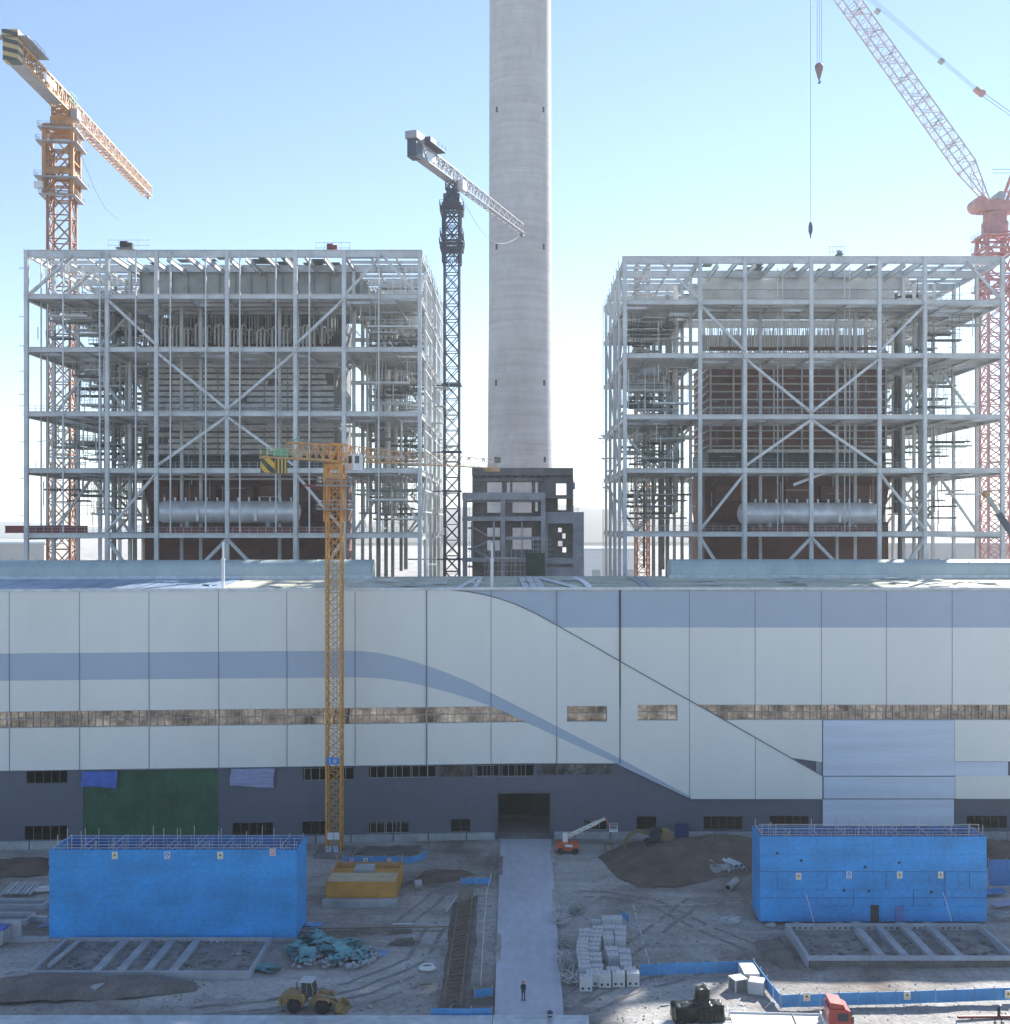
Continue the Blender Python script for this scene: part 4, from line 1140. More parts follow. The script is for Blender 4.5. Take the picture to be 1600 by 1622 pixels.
part('operator_cab', MB().beam(at(o,dirj,pj,-1.0,2.4,zj-.6), at(o,dirj,pj,1.6,2.4,zj-.6), 1.7, 2.2), M['jibgrey'], oc)
gm = MB()
for s in (0,1.5,3): gm.beam(at(o,dirj,pj,s,1.7,zj+2.2), at(o,dirj,pj,s,1.7,zj+4.6), .1)
for z in (2.4,3.3,4.4): gm.beam(at(o,dirj,pj,-1.5,1.7,zj+z), at(o,dirj,pj,4.5,1.7,zj+z), .14)
part('green_rail', gm, M['greenpaint'], oc)
part('jib', lattice(at(o,dirj,pj,2,0,zj), at(o,dirj,pj,68,0,zj), 2.4, 3.6, 2.4, .30, .17, w2=2.2, h2=2.6), M['cream'], oc)
part('jib_tip', MB().beam(at(o,dirj,pj,68,0,zj-.6), at(o,dirj,pj,69.2,0,zj+.3), .8,.5), M['jibgrey'], oc)
part('trolley_rope', MB().pipe([at(o,dirj,pj,3+9*k,0,zj-.6-26*math.sin(math.pi*k/7)*.55) for k in range(8)], .05, 4), M['cable'], oc)

# ---- dark blue crane between the houses
dN = 231.0; xn = X_(716, dN); zr2 = lambda py: Z_(py, dN)
nc = thing('tower_crane', 'slim dark navy tower crane with grey jib standing left of the chimney', 'tower crane', (xn, dN, 0))
part('mast', mast(xn, dN, 0, zr2(310), 2.95, 3.15, .38, .17, 0), M['navy'], nc)
part('climbing_frame', mast(xn, dN, zr2(418), zr2(325), 3.5, 4, .42, .2, 0), M['navy'], nc)
for py, pw in ((330,.9),(338,.8),(375,.8),(388,1.0),(396,.8)): part('platform', collar(xn, dN, zr2(py), 3.4, pw*.75, .22, True, 0), M['navy'], nc)
part('climbing_collar', MB().box(xn-1.8,xn+1.8,dN-1.85,dN-1.6,zr2(404),zr2(396)).box(xn-1.8,xn+1.8,dN-1.85,dN-1.6,zr2(335),zr2(326)), M['navy'], nc)
part('slewing_ring', MB().lathe([(1.8,zr2(326)),(1.9,zr2(318)),(1.2,zr2(308)),(1.2,zr2(300))], (xn,dN,0), 'z', 16), M['navy'], nc, True)
zj = zr2(288); dirj = Vector((.353,1,0)).normalized(); pj = Vector((dirj.y,-dirj.x,0)); o = Vector((xn-.1,dN,0))
part('tower_head', mast(xn, dN, zr2(302), zj+.2, 1.9, 2, .25, .14, -.34), M['navy'], nc)
part('counter_jib', lattice(at(o,dirj,pj,-18,0,zj), at(o,dirj,pj,1,0,zj), 1.7, 2.5, 2.0, .26, .15), M['jibgrey'], nc)
part('counter_deck', MB().beam(at(o,dirj,pj,-17.5,0,zj-.12), at(o,dirj,pj,-1,0,zj-.12), 1.8, .2), M['jibgrey'], nc)
part('counterweight', MB().beam(at(o,dirj,pj,-19,0,zj+1.0), at(o,dirj,pj,-16.4,0,zj+1.0), 1.9, 3.3), M['navy'], nc)
part('machinery_house', MB().beam(at(o,dirj,pj,-19.4,0,zj+3.4), at(o,dirj,pj,-15.8,0,zj+3.4), 2.4, 1.4), M['jibgrey'], nc)
part('side_sign', MB().beam(at(o,dirj,pj,-14.5,.95,zj+1.2), at(o,dirj,pj,-10,.95,zj+1.2), .06, 1.4), M['white'], nc)
m = MB().beam(at(o,dirj,pj,-16,1.4,zj+3.0), at(o,dirj,pj,-8.5,1.4,zj+3.0), 2.2, .2).beam(at(o,dirj,pj,-15,1.4,zj+3.6), at(o,dirj,pj,-12.4,1.4,zj+3.6), 1.3, 1.2)
for s in (-12,-10.4,-8.6): m.beam(at(o,dirj,pj,s,2.4,zj+3), at(o,dirj,pj,s,2.4,zj+4.1), .07)
m.beam(at(o,dirj,pj,-12,2.4,zj+4.1), at(o,dirj,pj,-8.6,2.4,zj+4.1), .07)
part('winch', m, M['navy'], nc)
part('operator_cab', MB().beam(at(o,dirj,pj,.6,1.5,zj-.5), at(o,dirj,pj,2.6,1.5,zj-.5), 1.5, 2.0), M['white'], nc)
part('jib', lattice(at(o,dirj,pj,1,0,zj), at(o,dirj,pj,42.5,0,zj), 1.5, 2.5, 1.7, .2, .12, w2=1.3, h2=1.9), M['jibgrey'], nc)
part('jib_tip', MB().beam(at(o,dirj,pj,42.5,0,zj-.5), at(o,dirj,pj,44,0,zj-.3), .7,.5), M['navy'], nc)
part('trolley_rope', MB().pipe([at(o,dirj,pj,3+5.6*k,0,zj-.6-12*math.sin(math.pi*k/7)*.5) for k in range(8)], .04, 4), M['cable'], nc)
for py in (610, 716, 778, 886): part('wall_tie', MB().beam((xn-9,dN+.6,zr2(py)),(xn+1.8,dN+.6,zr2(py)), .25).box(xn-2,xn+2,dN-1.9,dN-1.6,zr2(py)-.15,zr2(py)+.15).box(xn-2,xn+2,dN+1.6,dN+1.9,zr2(py)-.15,zr2(py)+.15), M['navy'], nc)

# ---- yellow flat-top crane in front of the hall
dY = 153.5; xy = X_(530, dY); zy = lambda py: Z_(py, dY)
yc = thing('tower_crane', 'yellow flat top tower crane standing in front of the hall with striped counterweight', 'tower crane', (xy, dY, 0))
part('mast', mast(xy, dY, .3, zy(744), 1.95, 1.5, .22, .075, 0), M['yellow'], yc)
part('mast_ladder', MB().beam((xy-.25,dY+.4,.4),(xy-.25,dY+.4,zy(744)),.06).beam((xy+.25,dY+.4,.4),(xy+.25,dY+.4,zy(744)),.06), M['yellowdk'], yc)
part('climbing_frame', mast(xy, dY, zy(826), zy(758), 2.45, 2.9, .17, .08, 0, False), M['yellow'], yc)
for py in (769, 806): 
    part('platform', collar(xy, dY, zy(py), 2.4, .95, .12, True, 0), M['jibgrey'], yc)
part('climbing_arm', MB().box(xy-3.9,xy-1.2,dY-1.6,dY-1.4,zy(771),zy(768)).beam((xy-3.8,dY-1.5,zy(770)),(xy-1.2,dY-1.5,zy(776)),.12), M['redlead'], yc)
sh = MB()
for s in (-1,1):
    sh.beam((xy+s*1.15,dY-1.2,zy(760)),(xy+s*.95,dY-1.2,zy(735)),.5,.3,up=(0,1,0)); sh.beam((xy+s*1.15,dY+1.2,zy(760)),(xy+s*.95,dY+1.2,zy(735)),.5,.3,up=(0,1,0))
sh.box(xy-1.0,xy+1.0,dY-1.1,dY+1.1,zy(742),zy(735)).box(xy-1.25,xy+1.25,dY-1.25,dY+1.25,zy(758),zy(752))
part('slewing_seat', sh, M['yellow'], yc)
zj = zy(729); dirj = Vector((1,1,0)).normalized(); pj = Vector((dirj.y,-dirj.x,0)); o = Vector((xy,dY,0))
part('tower_head', lattice(at(o,dirj,pj,-1.3,0,zj-.2), at(o,dirj,pj,1.4,0,zj-.2), 1.5, 2.3, 1.3, .3, .15), M['yellow'], yc)
part('counter_jib', lattice(at(o,dirj,pj,-7.2,0,zj), at(o,dirj,pj,-1.2,0,zj), 1.4, 2.0, 1.15, .17, .10), M['yellowdk'], yc)
part('counter_deck', MB().beam(at(o,dirj,pj,-11.2,0,zj-.1), at(o,dirj,pj,-1.2,0,zj-.1), 1.7, .22), M['yellowdk'], yc)
m = MB()
for s_ in (-.85,.85):
    for s in range(-11, -4): m.beam(at(o,dirj,pj,s,s_,zj), at(o,dirj,pj,s,s_,zj+1.15), .05)
    for z in (.4,.8,1.15): m.beam(at(o,dirj,pj,-11,s_,zj+z), at(o,dirj,pj,-5,s_,zj+z), .06)
part('deck_rail', m, mat('pale_green_rail', (.42,.50,.30), .5), yc)
part('winch', MB().beam(at(o,dirj,pj,-9.4,0,zj+.55), at(o,dirj,pj,-7.6,0,zj+.55), 1.0, .9).beam(at(o,dirj,pj,-6.8,.2,zj+2.2), at(o,dirj,pj,-5.6,0,zj+2.9), .15), M['greenpaint'], yc)
part('counterweight', MB().beam(at(o,dirj,pj,-11.0,0,zj-.95), at(o,dirj,pj,-9.9,0,zj-.95), 1.6, 2.2), M['hazard'], yc)
part('counterweight', MB().beam(at(o,dirj,pj,-9.8,0,zj-1.05), at(o,dirj,pj,-8.0,0,zj-1.05), 1.6, 2.1), M['hazardv'], yc)
cabp = MB().beam(at(o,dirj,pj,1.6,1.35,zj-.25), at(o,dirj,pj,3.2,1.35,zj-.25), 1.3, 2.2)
cb_ = part('operator_cab', cabp, M['white'], yc)
part('cab_window', MB().beam(at(o,dirj,pj,1.9,2.02,zj+.1), at(o,dirj,pj,2.6,2.02,zj+.1), .04, 1.0).beam(at(o,dirj,pj,1.58,1.0,zj+.1), at(o,dirj,pj,1.58,1.7,zj+.1), .04, 1.0), M['glassd'], cb_)
part('jib', lattice(at(o,dirj,pj,1.3,0,zj), at(o,dirj,pj,11,0,zj), 1.25, 2.1, 1.4, .16, .09, w2=1.2, h2=1.7, tri=True), M['yellowdk'], yc)
part('jib', lattice(at(o,dirj,pj,11,0,zj), at(o,dirj,pj,30.5,0,zj), 1.2, 1.7, 1.5, .11, .055, w2=1.1, h2=1.35, tri=True), M['cream'], yc)
part('trolley', MB().beam(at(o,dirj,pj,28.4,0,zj-.25), at(o,dirj,pj,30.3,0,zj-.25), 1.4, .5), M['yellowdk'], yc)
part('jib_tip', MB().beam(at(o,dirj,pj,30.3,0,zj+1.3), at(o,dirj,pj,30.9,0,zj+1.3), .5, .9), M['steel_dark'], yc)
part('base_frame', MB().box(xy-2.4,xy+2.4,dY-2.4,dY+2.4,-.3,.35), M['concdark'], yc)
# number plate with 1#
sb_ = MB().box(X_(517.5,dY-1.2), X_(537,dY-1.2), dY-1.22, dY-1.16, zy(1208), zy(1197))
sp = part('number_board', sb_, M['signb'], yc)
def stroke(mb, a, b_, y, w): mb.beam((a[0],y,a[1]), (b_[0],y,b_[1]), .03, w, up=(0,0,1) if abs(a[0]-b_[0])>abs(a[1]-b_[1]) else (1,0,0))
x0, z0 = X_(522.5,dY-1.2), zy(1206.2); m = MB(); yv = dY-1.245
stroke(m,(x0,z0),(x0,z0+.62),yv,.11); stroke(m,(x0-.13,z0+.5),(x0+.02,z0+.6),yv,.08)
x1 = x0+.55
stroke(m,(x1-.02,z0),(x1+.06,z0+.62),yv,.06); stroke(m,(x1+.2,z0),(x1+.28,z0+.62),yv,.06); stroke(m,(x1-.12,z0+.2),(x1+.4,z0+.2),yv,.06); stroke(m,(x1-.1,z0+.42),(x1+.42,z0+.42),yv,.06)
part('number_lettering', m, M['white'], sp)
for px in (518.5, 528.5): part('notice_board', MB().box(X_(px,dY-1.2), X_(px+9,dY-1.2), dY-1.22, dY-1.16, zy(1326), zy(1315)), M['white'], yc)

# ---- red luffing crane behind the right house
dR = 262.0; xr = X_(1576, dR); zz = lambda py: Z_(py, dR)
rc = thing('tower_crane', 'red luffing tower crane with pale lattice boom behind the right boiler house', 'tower crane', (xr, dR, 0))
part('mast', mast(xr, dR, 0, zz(440), 5.0, 3.3, .55, .24, 0), M['red'], rc)
part('climbing_frame', mast(xr, dR, zz(470), zz(372), 5.9, 5, .8, .3, 0), M['red'], rc)
for py in (458, 376, 396): part('platform', collar(xr, dR, zz(py), 5.9, 1.0, .4, True, 0), M['red'], rc)
part('tower_top', MB().lathe([(2.8,zz(372)),(3.0,zz(355)),(2.6,zz(350)),(2.6,zz(338))], (xr,dR,0), 'z', 18), M['red'], rc, True)
part('slewing_platform', MB().box(X_(1552,dR),X_(1660,dR),dR-2.2,dR+2.2,zz(337),zz(320)), M['red'], rc)
part('winch_drum', MB().tube((X_(1549,dR),dR-2.4,zz(325)),(X_(1549,dR),dR+2.4,zz(325)), 1.6, 16), M['red'], rc, True)
part('winch_drum', MB().tube((X_(1581,dR),dR-1.8,zz(313)),(X_(1581,dR),dR+1.8,zz(313)), 1.05, 16), M['steel_mid'], rc, True)
am = MB()
for y in (-1.8, 1.8):
    am.beam((X_(1590,dR),dR+y,zz(320)),(X_(1612,dR),dR+y,zz(262)),.6); am.beam((X_(1640,dR),dR+y,zz(320)),(X_(1612,dR),dR+y,zz(262)),.6)
    am.beam((X_(1598,dR),dR+y,zz(300)),(X_(1632,dR),dR+y,zz(300)),.35)
part('gantry_frame', am, M['red'], rc)
foot = Vector((X_(1566,dR),dR,zz(322))); k1 = Vector((X_(1532,dR),dR,zz(266))); tip = Vector((X_(1288,dR),dR,zz(-78)))
bu = (tip-k1).normalized()
def boom_seg(p, q, h, h2, w, w2):
    d = (q-p).normalized(); up_ = Vector((d.z,0,-d.x)); up_ = up_ if up_.z > 0 else -up_
    off = up_*(-.5)
    return lattice(p+off*h, q+off*h2, w, h, 2.3, .26, .13, up=up_, w2=w2, h2=h2)
bm_ = boom_seg(foot, k1, .5, 3.6, 1.2, 3.2); bm_.merge(boom_seg(k1, k1+(tip-k1)*.86, 3.6, 3.6, 3.2, 3.2)); bm_.merge(boom_seg(k1+(tip-k1)*.86, tip, 3.6, .8, 3.2, 1.2))
for k in range(1, 9):
    c = k1+(tip-k1)*.86*k/8.4; d = bu; up_ = Vector((d.z,0,-d.x)); up_ = up_ if up_.z > 0 else -up_
    for y in (-1.6,1.6):
        for e in (-.5,.5): bm_.beam(c+up_*1.8+Vector((0,y,0))+d*e, c-up_*1.8+Vector((0,y,0))-d*e, .2)
part('boom', bm_, M['palered'], rc)
b1, b2 = P(1552,146,dR), P(1602,183,dR); top_ = P(1365,-14,dR)
m = MB()
for y in (-1.0,-.3,.3,1.0): m.tube(top_+Vector((0,y,0)), b1+Vector((0,y*.7,0)), .035, 4)
for dz in (-.45,.45): m.tube(b1+Vector((.6,0,-.4+dz)), P(1680,236,dR)+Vector((0,0,dz)), .07, 4)
m.tube(tip, top_, .05, 4)
part('pendant_rope', m, M['cable'], rc)
for (px, py) in ((1390,18),(1491,97)): c = P(px,py,dR); part('rope_spreader', MB().beam(c-Vector((.5,0,-.35)), c+Vector((.5,0,-.35)), 1.8, .5), M['steel_mid'], rc)
part('pulley_block', MB().beam(P(1544,140,dR), P(1552,147,dR), 1.4, .8).tube(b1+Vector((.5,-.5,-.3)), b1+Vector((.5,.5,-.3)), .75, 14), M['red'], rc)
m = MB()
for px in (1294.5, 1298, 1301.5): m.tube(P(px,-70,dR), P(px,104,dR), .045, 4)
part('hoist_rope', m, M['cable'], rc)
hk = P(1297.5,110,dR)
part('hook_block', MB().lathe([(.3,-2.1),(.55,-1.2),(.95,.2),(1.0,.8),(.7,1.3),(.2,1.5)], hk, 'z', 12), M['hookpaint'], rc, True)
part('hook', MB().pipe([hk+Vector((0,0,-2.1)), hk+Vector((.05,0,-2.6)), hk+Vector((.35,0,-2.9)), hk+Vector((.1,0,-3.2)), hk+Vector((-.3,0,-3.0))], .16, 6), M['navy'], rc)
m = MB().tube(P(1284,-74,dR), P(1284,366,dR), .05, 4)
part('hoist_rope', m, M['cable'], rc)
hk = P(1284,361,dR)
part('auxiliary_hook', MB().lathe([(.12,-2.4),(.2,-1.6),(.5,-.8),(.5,.4),(.25,1.3)], hk, 'z', 10), M['navy'], rc, True)
part('counter_rail', MB().beam(P(1572,268,dR), P(1660,268,dR), .1).beam(P(1572,274,dR), P(1660,274,dR), .1), M['cable'], rc)
part('lower_platform', MB().beam(P(1540,640,dR-3), P(1600,628,dR-3), .3), M['red'], rc)
# dark telescoping boom poking past the right house
a, c = P(1562,783,208), P(1606,850,208)
tb = thing('telescopic_boom', 'dark telescopic boom reaching up at the lower right of the right boiler house', 'crane boom', c)
part('outer_section', MB().beam(a+(c-a)*.45, c+(c-a)*.6, .9, 1.0), M['navy'], tb); part('inner_section', MB().beam(a, a+(c-a)*.5, .6, .7), M['steel_mid'], tb); part('boom_head', MB().beam(a-(c-a)*.06, a+(c-a)*.04, 1.2, .9), M['yellowdk'], tb)
# ---- orange mast seen through the left bay of the right house
dM = 268.0; xm = X_(1017, dM)
mc = thing('tower_crane', 'short orange tower crane mast seen through the left bay of the right boiler house', 'tower crane', (xm, dM, 0))
part('mast', mast(xm, dM, 0, Z_(420,dM), 2.9, 3.0, .32, .16, .1), M['brownmast'], mc)
for py in (466, 524, 603): part('tie_frame', collar(xm, dM, Z_(py,dM), 3.0, .6, .8, False, .1), M['tan'], mc)
part('wall_tie', MB().beam((xm,dM,Z_(537,dM)),(xm+9,dM-4,Z_(540,dM)),.6).beam((xm,dM,Z_(770,dM)),(xm+8,dM-4,Z_(772,dM)),.5), M['tan'], mc)
# ------------------------------------------------------------------ safety signs
def sign(c, w, h, kind, label, facing=0):
    """board facing the camera (-Y) centred at c"""
    t = thing('safety_sign', label, 'sign', (c.x, c.y, c.z-h/2), 'safety signs on the site')
    y = c.y
    part('board', MB().box(c.x-w/2, c.x+w/2, y-.04, y, c.z-h/2, c.z+h/2), M['white'], t)
    s = w*.36; zc = c.z + h*.12
    if kind == 'warn':
        part('symbol', MB().prism([(c.x-s,zc-s*.8),(c.x+s,zc-s*.8),(c.x,zc+s*.95)], y-.055, y-.041), M['signy'], t)
        part('mark', MB().prism([(c.x-s*.5,zc-s*.55),(c.x+s*.5,zc-s*.55),(c.x,zc+s*.4)], y-.065, y-.056), M['greenblack'], t)
    elif kind == 'must':
        part('symbol', MB().tube((c.x,y-.041,zc),(c.x,y-.055,zc), s, 18), M['signb'], t)
        part('mark', MB().tube((c.x,y-.056,zc-.1*s),(c.x,y-.065,zc-.1*s), s*.4, 10), M['white'], t)
    else:
        m = MB()
        for k in range(18):
            a, b = 2*math.pi*k/18, 2*math.pi*(k+1)/18
            m.beam((c.x+s*math.cos(a),y-.05,zc+s*math.sin(a)),(c.x+s*math.cos(b),y-.05,zc+s*math.sin(b)), .03, s*.25, up=(math.cos(a),0,math.sin(a)))
        m.beam((c.x-s*.7,y-.05,zc+s*.7),(c.x+s*.7,y-.05,zc-s*.7), .03, s*.2, up=(1,0,1))
        part('symbol', m, M['signr'], t)
    part('caption', MB().box(c.x-w*.36, c.x+w*.36, y-.05, y-.041, c.z-h*.40, c.z-h*.29), {'warn':M['signy'],'must':M['signb'],'no':M['signr']}[kind], t)

# ------------------------------------------------------------------ blue sheeted enclosures
def enclosure(x0, x1, y0, y1, h, lab, west):
    rn = random.Random(int(x0*10) & 255)
    t = thing('sheeted_enclosure', lab, 'hoarding', ((x0+x1)/2, y0, 0), 'blue sheeted enclosures')
    fy = y0
    def wall(a0, a1, fixed, axis, m, name, gap=None):
        # sheets in rows and columns, each slightly out of plane
        b = MB(); n = max(1, round(abs(a1-a0)/3.0)); rowz = [0.15, 1.9, 3.75, 5.7, 7.6, h]
        for i in range(n):
            p, q = a0+(a1-a0)*i/n, a0+(a1-a0)*(i+1)/n
            for z0, z1 in zip(rowz, rowz[1:]):
                o = rn.uniform(-.03,.03)*(.3 if west else 1); e = .004 if west else .008
                if gap and gap[0] < (p+q)/2 < gap[1] and z0 < 1: continue
                if axis == 'x': b.box(p+e, q-e, fixed+o, fixed+o+.06, z0+e, z1-e)
                else: b.box(fixed+o, fixed+o+.06, p+e, q-e, z0+e, z1-e)
        return part(name, b, m, t)
    wall(x0, x1, fy, 'x', M['hoard'], 'front_sheeting')
    wall(x0, x1, y1, 'x', M['hoarddk'], 'rear_sheeting')
    wall(y0+.1, y1-.05, x0, 'y', M['hoard'], 'side_sheeting'); wall(y0+.1, y1-.05, x1-.06, 'y', M['hoard'], 'side_sheeting')
    # scaffold poles inside, standing above the sheets
    m = MB(); n = int((x1-x0)/1.5)
    for i in range(n+1):
        x = x0+.3 + (x1-x0-.6)*i/n
        for y in (y0+.35, y0+1.5, y1-1.5, y1-.35):
            m.beam((x,y,0),(x,y,h+rn.choice((-.3,.15,.4,.9,1.2))), .06)
    part('standards', m, M['scaff'], t, kind='stuff')
    m = MB()
    for z in (1.8,3.6,5.4,7.2,h-.6,h+.1):
        for y in (y0+.35, y0+1.5, y1-1.5, y1-.35): m.beam((x0+.2,y,z),(x1-.2,y,z), .06)
        for i in range(0, n+1, 2):
            x = x0+.3 + (x1-x0-.6)*i/n; m.beam((x,y0+.3,z+.05),(x,y1-.3,z+.05), .055)
    if not west:
        for z in (h+.45,h+.95): m.beam((x0+.2,y0+1.5,z),(x1-.2,y0+1.5,z), .05)
    part('ledgers', m, M['scaff'], t, kind='stuff')
    part('deck', MB().box(x0+.4, x1-.4, y0+.4, y1-.4, h-2.7, h-2.6), M['hoarddk'], t)
    return t
dL = 121.4; xl0, xl1 = X_(78,dL), X_(470,dL); hL = Z_(1346,dL)
e1 = enclosure(xl0, xl1, dL, dL+5.6, hL, 'left plain blue sheeted enclosure with scaffold tubes sticking out of its open top', True)
dR_ = 126.3; xr0, xr1 = X_(1204,dR_), X_(1563,dR_); hR = Z_(1325,dR_)
e2 = enclosure(xr0, xr1, dR_, dR_+4.4, hR, 'right blue sheeted enclosure with a small dark doorway and seams between its sheets', False)
xd0, xd1 = X_(1379,dR_), X_(1392,dR_)
part('doorway', MB().box(xd0, xd1, dR_-.09, dR_-.035, .1, 2.0), M['black'], e2)
part('door_sheet', MB().box(X_(1418,dR_), X_(1431,dR_), dR_-.12, dR_-.035, .1, 1.95), mat('pale_blue_door', (.10,.20,.45), .5), e2)
sm = MB(); 
for z in (2.8, 5.72): sm.box(xr0, xr1, dR_-.075, dR_-.035, z-.02, z+.02)
for px in (1232,1310,1352,1404,1447,1497,1536): x = X_(px,dR_); z0 = rnd.choice((1.9,3.75)); sm.box(x-.018, x+.018, dR_-.075, dR_-.035, z0, z0+rnd.choice((1.9,3.8)))
part('sheet_seam', sm, mat('seam_shadow_blue', (.03,.10,.33), .6), e2)
m = MB()
for px in range(1470,1540,10): m.box(X_(px,dR_), X_(px+5,dR_), dR_-.07, dR_-.04, .98, 1.06)
part('chalk_marks', m, M['tarplav'], e2)
for k, (px, py) in enumerate(((1337,1410),(1376,1411),(1370,1373),(1231,1351),(1269,1363),(1424,1366),(1475,1413))):
    c = P(px,py,dR_); part('torn_hole', MB().box(c.x-.12, c.x+.14, dR_-.08, dR_-.04, c.z-.14, c.z+.12), M['black'], e2)
for a, c in (((1277,1416),(1292,1470)),((1494,1413),(1512,1473))):
    p, q = P(*a,dR_-.15), G(c[0],c[1]); solo('guy_rope', MB().tube(p, q, .035, 4), M['white'], 'pale rope slanting down the front of the right blue enclosure, %s one' % ('left' if a[0]<1300 else 'right'), 'rope', q)
for px, k, n in ((182,'warn','first'),(265,'must','second'),(349,'warn','third'),(432,'no','fourth')):
    sign(P(px,1355 if px<400 else 1350,dL-.06), .62, .78, k, '%s from the left of the safety signs on the left blue enclosure' % n)
for px, k, n in ((1265,'warn','first'),(1345,'must','second'),(1425,'warn','third'),(1490,'warn','fourth')):
    sign(P(px,1388 if px<1300 else 1386,dR_-.10), .60, .78, k, '%s from the left of the safety signs on the right blue enclosure' % n)

# ------------------------------------------------------------------ concrete tank foundations
def foundation(x0, x1, y0, y1, cross, h, lab, west, base=0.):
    rn = random.Random(9 if west else 10)
    t = thing('concrete_foundation', lab, 'foundation', ((x0+x1)/2, y0, 0), 'low concrete foundation pits')
    th = .32
    def w(a,b,c,d,z0,z1,n='rim_wall',m=None): part(n, MB().box(a,b,c,d,z0,z1), m or M['concrete'], t)
    w(x0,x1,y1-th,y1,base-.4,h)
    if west: w(x0,x1,y0,y0+th,base-.4,h)
    else: w(x0,x1,y0,y0+th,h-.42,h); w(x0+.25,x1-.25,y0+.12,y0+th,-.3,h-.423,'footing',M['dirtdark'])
    w(x0,x0+th,y0+th,y1-th,base-.4,h); w(x1-th,x1,y0+th,y1-th,base-.4,h)
    for k, x in enumerate(cross): w(x-.38,x+.38,y0+th,y1-th,base-.4,h-.06,'cross_beam', M['plinth'])
    m = MB()
    for k in range(int((x1-x0-1.5)/.62)):
        x = x0+.9+.62*k
        if rn.random() < .8: m.box(x-.09, x+.09, y1-th-.02, y1-th+.05, h-.52, h-.32)
    part('anchor_pocket', m, M['black'], t, kind='stuff')
    # soil in the bottom
    m = MB(); n, q = 44, 20
    for j in range(q+1):
        for i in range(n+1):
            x = x0+th+(x1-x0-2*th)*i/n; y = y0+th+(y1-y0-2*th)*j/q
            m.v.append((x,y,base+.10+.25*noise.noise(Vector((x*.6,y*.6,1)))+.10*noise.noise(Vector((x*2,y*2,4)))))
    m.f = [(j*(n+1)+i, j*(n+1)+i+1, (j+1)*(n+1)+i+1, (j+1)*(n+1)+i) for j in range(q) for i in range(n)]
    part('soil_fill', m, M['dusty'], t, True)
    m = MB()
    for k in range(170):
        x = rn.uniform(x0+1,x1-1); y = rn.uniform(y0+.8,y1-.8)
        if min(abs(x-c) for c in cross) < .7: continue
        s = rn.uniform(.07,.24); a = rn.random()*3
        m.merge(MB().box(-s,s,-s*.7,s*.7,-.1,s*.9).xform(Matrix.Translation((x,y,base+.15)) @ Matrix.Rotation(a,4,'Z') @ Matrix.Rotation(rn.uniform(-.3,.3),4,'X')))
    part('rubble', m, M['concdark'], t, kind='stuff')
    return t
f1 = foundation(-48.4, -26.6, 111.2, 120.6, (-42.0,-39.6,-37.0,-34.4), .50, 'left concrete foundation pit with four cross beams before the left blue enclosure', True)
w_ = MB().beam((-46.9,112.5,.55),(-46.6,119.6,.55),.35,.3); part('inner_kerb', w_, M['concrete'], f1)
f2 = foundation(28.5, 49.6, 113.8, 123.4, (36.1,38.5,41.2,44.0), 1.0, 'right raised concrete foundation pit with four cross beams before the right blue enclosure', False, .2)
# plinth slabs and lumps under the right enclosure
for k, px in enumerate((1222,1262,1290,1328,1357,1427,1470,1522)):
    c = G(px, 1467); s = rnd.uniform(.45,.8)
    m = MB(); r0 = random.Random(k)
    bm = bmesh.new(); bmesh.ops.create_icosphere(bm, subdivisions=2, radius=1)
    for v in bm.verts: v.co *= 1+.3*noise.noise(v.co*1.5+Vector((k,0,0))); v.co = Vector((c.x+v.co.x*s*1.3, c.y+v.co.y*s*.6, .1+v.co.z*s*.55))
    m.add([tuple(v.co) for v in bm.verts], [tuple(v.index for v in f.verts) for f in bm.faces]); bm.free()
    solo('sandbag', m, M['plinth'], 'pale lumpy sack at the foot of the right blue enclosure, %s from the left' % ('first','second','third','fourth','fifth','sixth','seventh','eighth')[k], 'sack', c, 'sacks at the foot of the right enclosure', True)
solo('concrete_strip', MB().box(X_(78,121), X_(470,121), 121.0, 121.38, -.2, .16), M['plinth'], 'low concrete strip along the foot of the left blue enclosure', 'kerb', (X_(270,121),121.2,0))

# ------------------------------------------------------------------ yellow enclosure with slab
dy = 133.2
t = thing('yellow_enclosure', 'open topped yellow panel enclosure on a concrete slab below the yellow crane', 'enclosure', (X_(573,dy), dy, 0))
x0, x1 = X_(516,dy), X_(627,dy); hh = 2.45; yb = dy+7.8
part('front_panel', MB().box(x0, x1, dy, dy+.1, .12, hh), M['yellow'], t)
part('side_panel', MB().box(x1-.1, x1, dy+.1, yb, .12, hh), M['yellow'], t); part('side_panel', MB().box(x0, x0+.1, dy+.1, yb, .12, hh), M['yellowdk'], t)
part('rear_panel', MB().box(x0, x1, yb, yb+.1, .12, hh), M['yellowdk'], t)
sand = mat('pale_sand_board', (.48,.40,.27), .8, 0, .15, .8)
part('cover_board', MB().box(x0+.12, x1-.12, dy+.12, dy+3.6, hh-.15, hh-.05), sand, t)
part('cover_board', MB().box(x0+.12, x1-.12, dy+3.7, yb-.1, hh-.75, hh-.65), M['yellow'], t)
part('block_stack', MB().box(X_(562,dy+5), X_(592,dy+5), dy+4.2, dy+6.6, hh-.64, hh+.15), M['plinth'], t)
for x in (x0+.05, x1-.05): part('post', MB().beam((x,yb-.2,0),(x,yb-.2,hh+1.0),.16).beam((x,dy+.3,0),(x,dy+.3,hh+.2),.12), M['yellowdk'], t)
part('slab', MB().box(X_(510,131.8), X_(629,131.8), 131.8, 132.9, -.2, .62), M['plinth'], t)

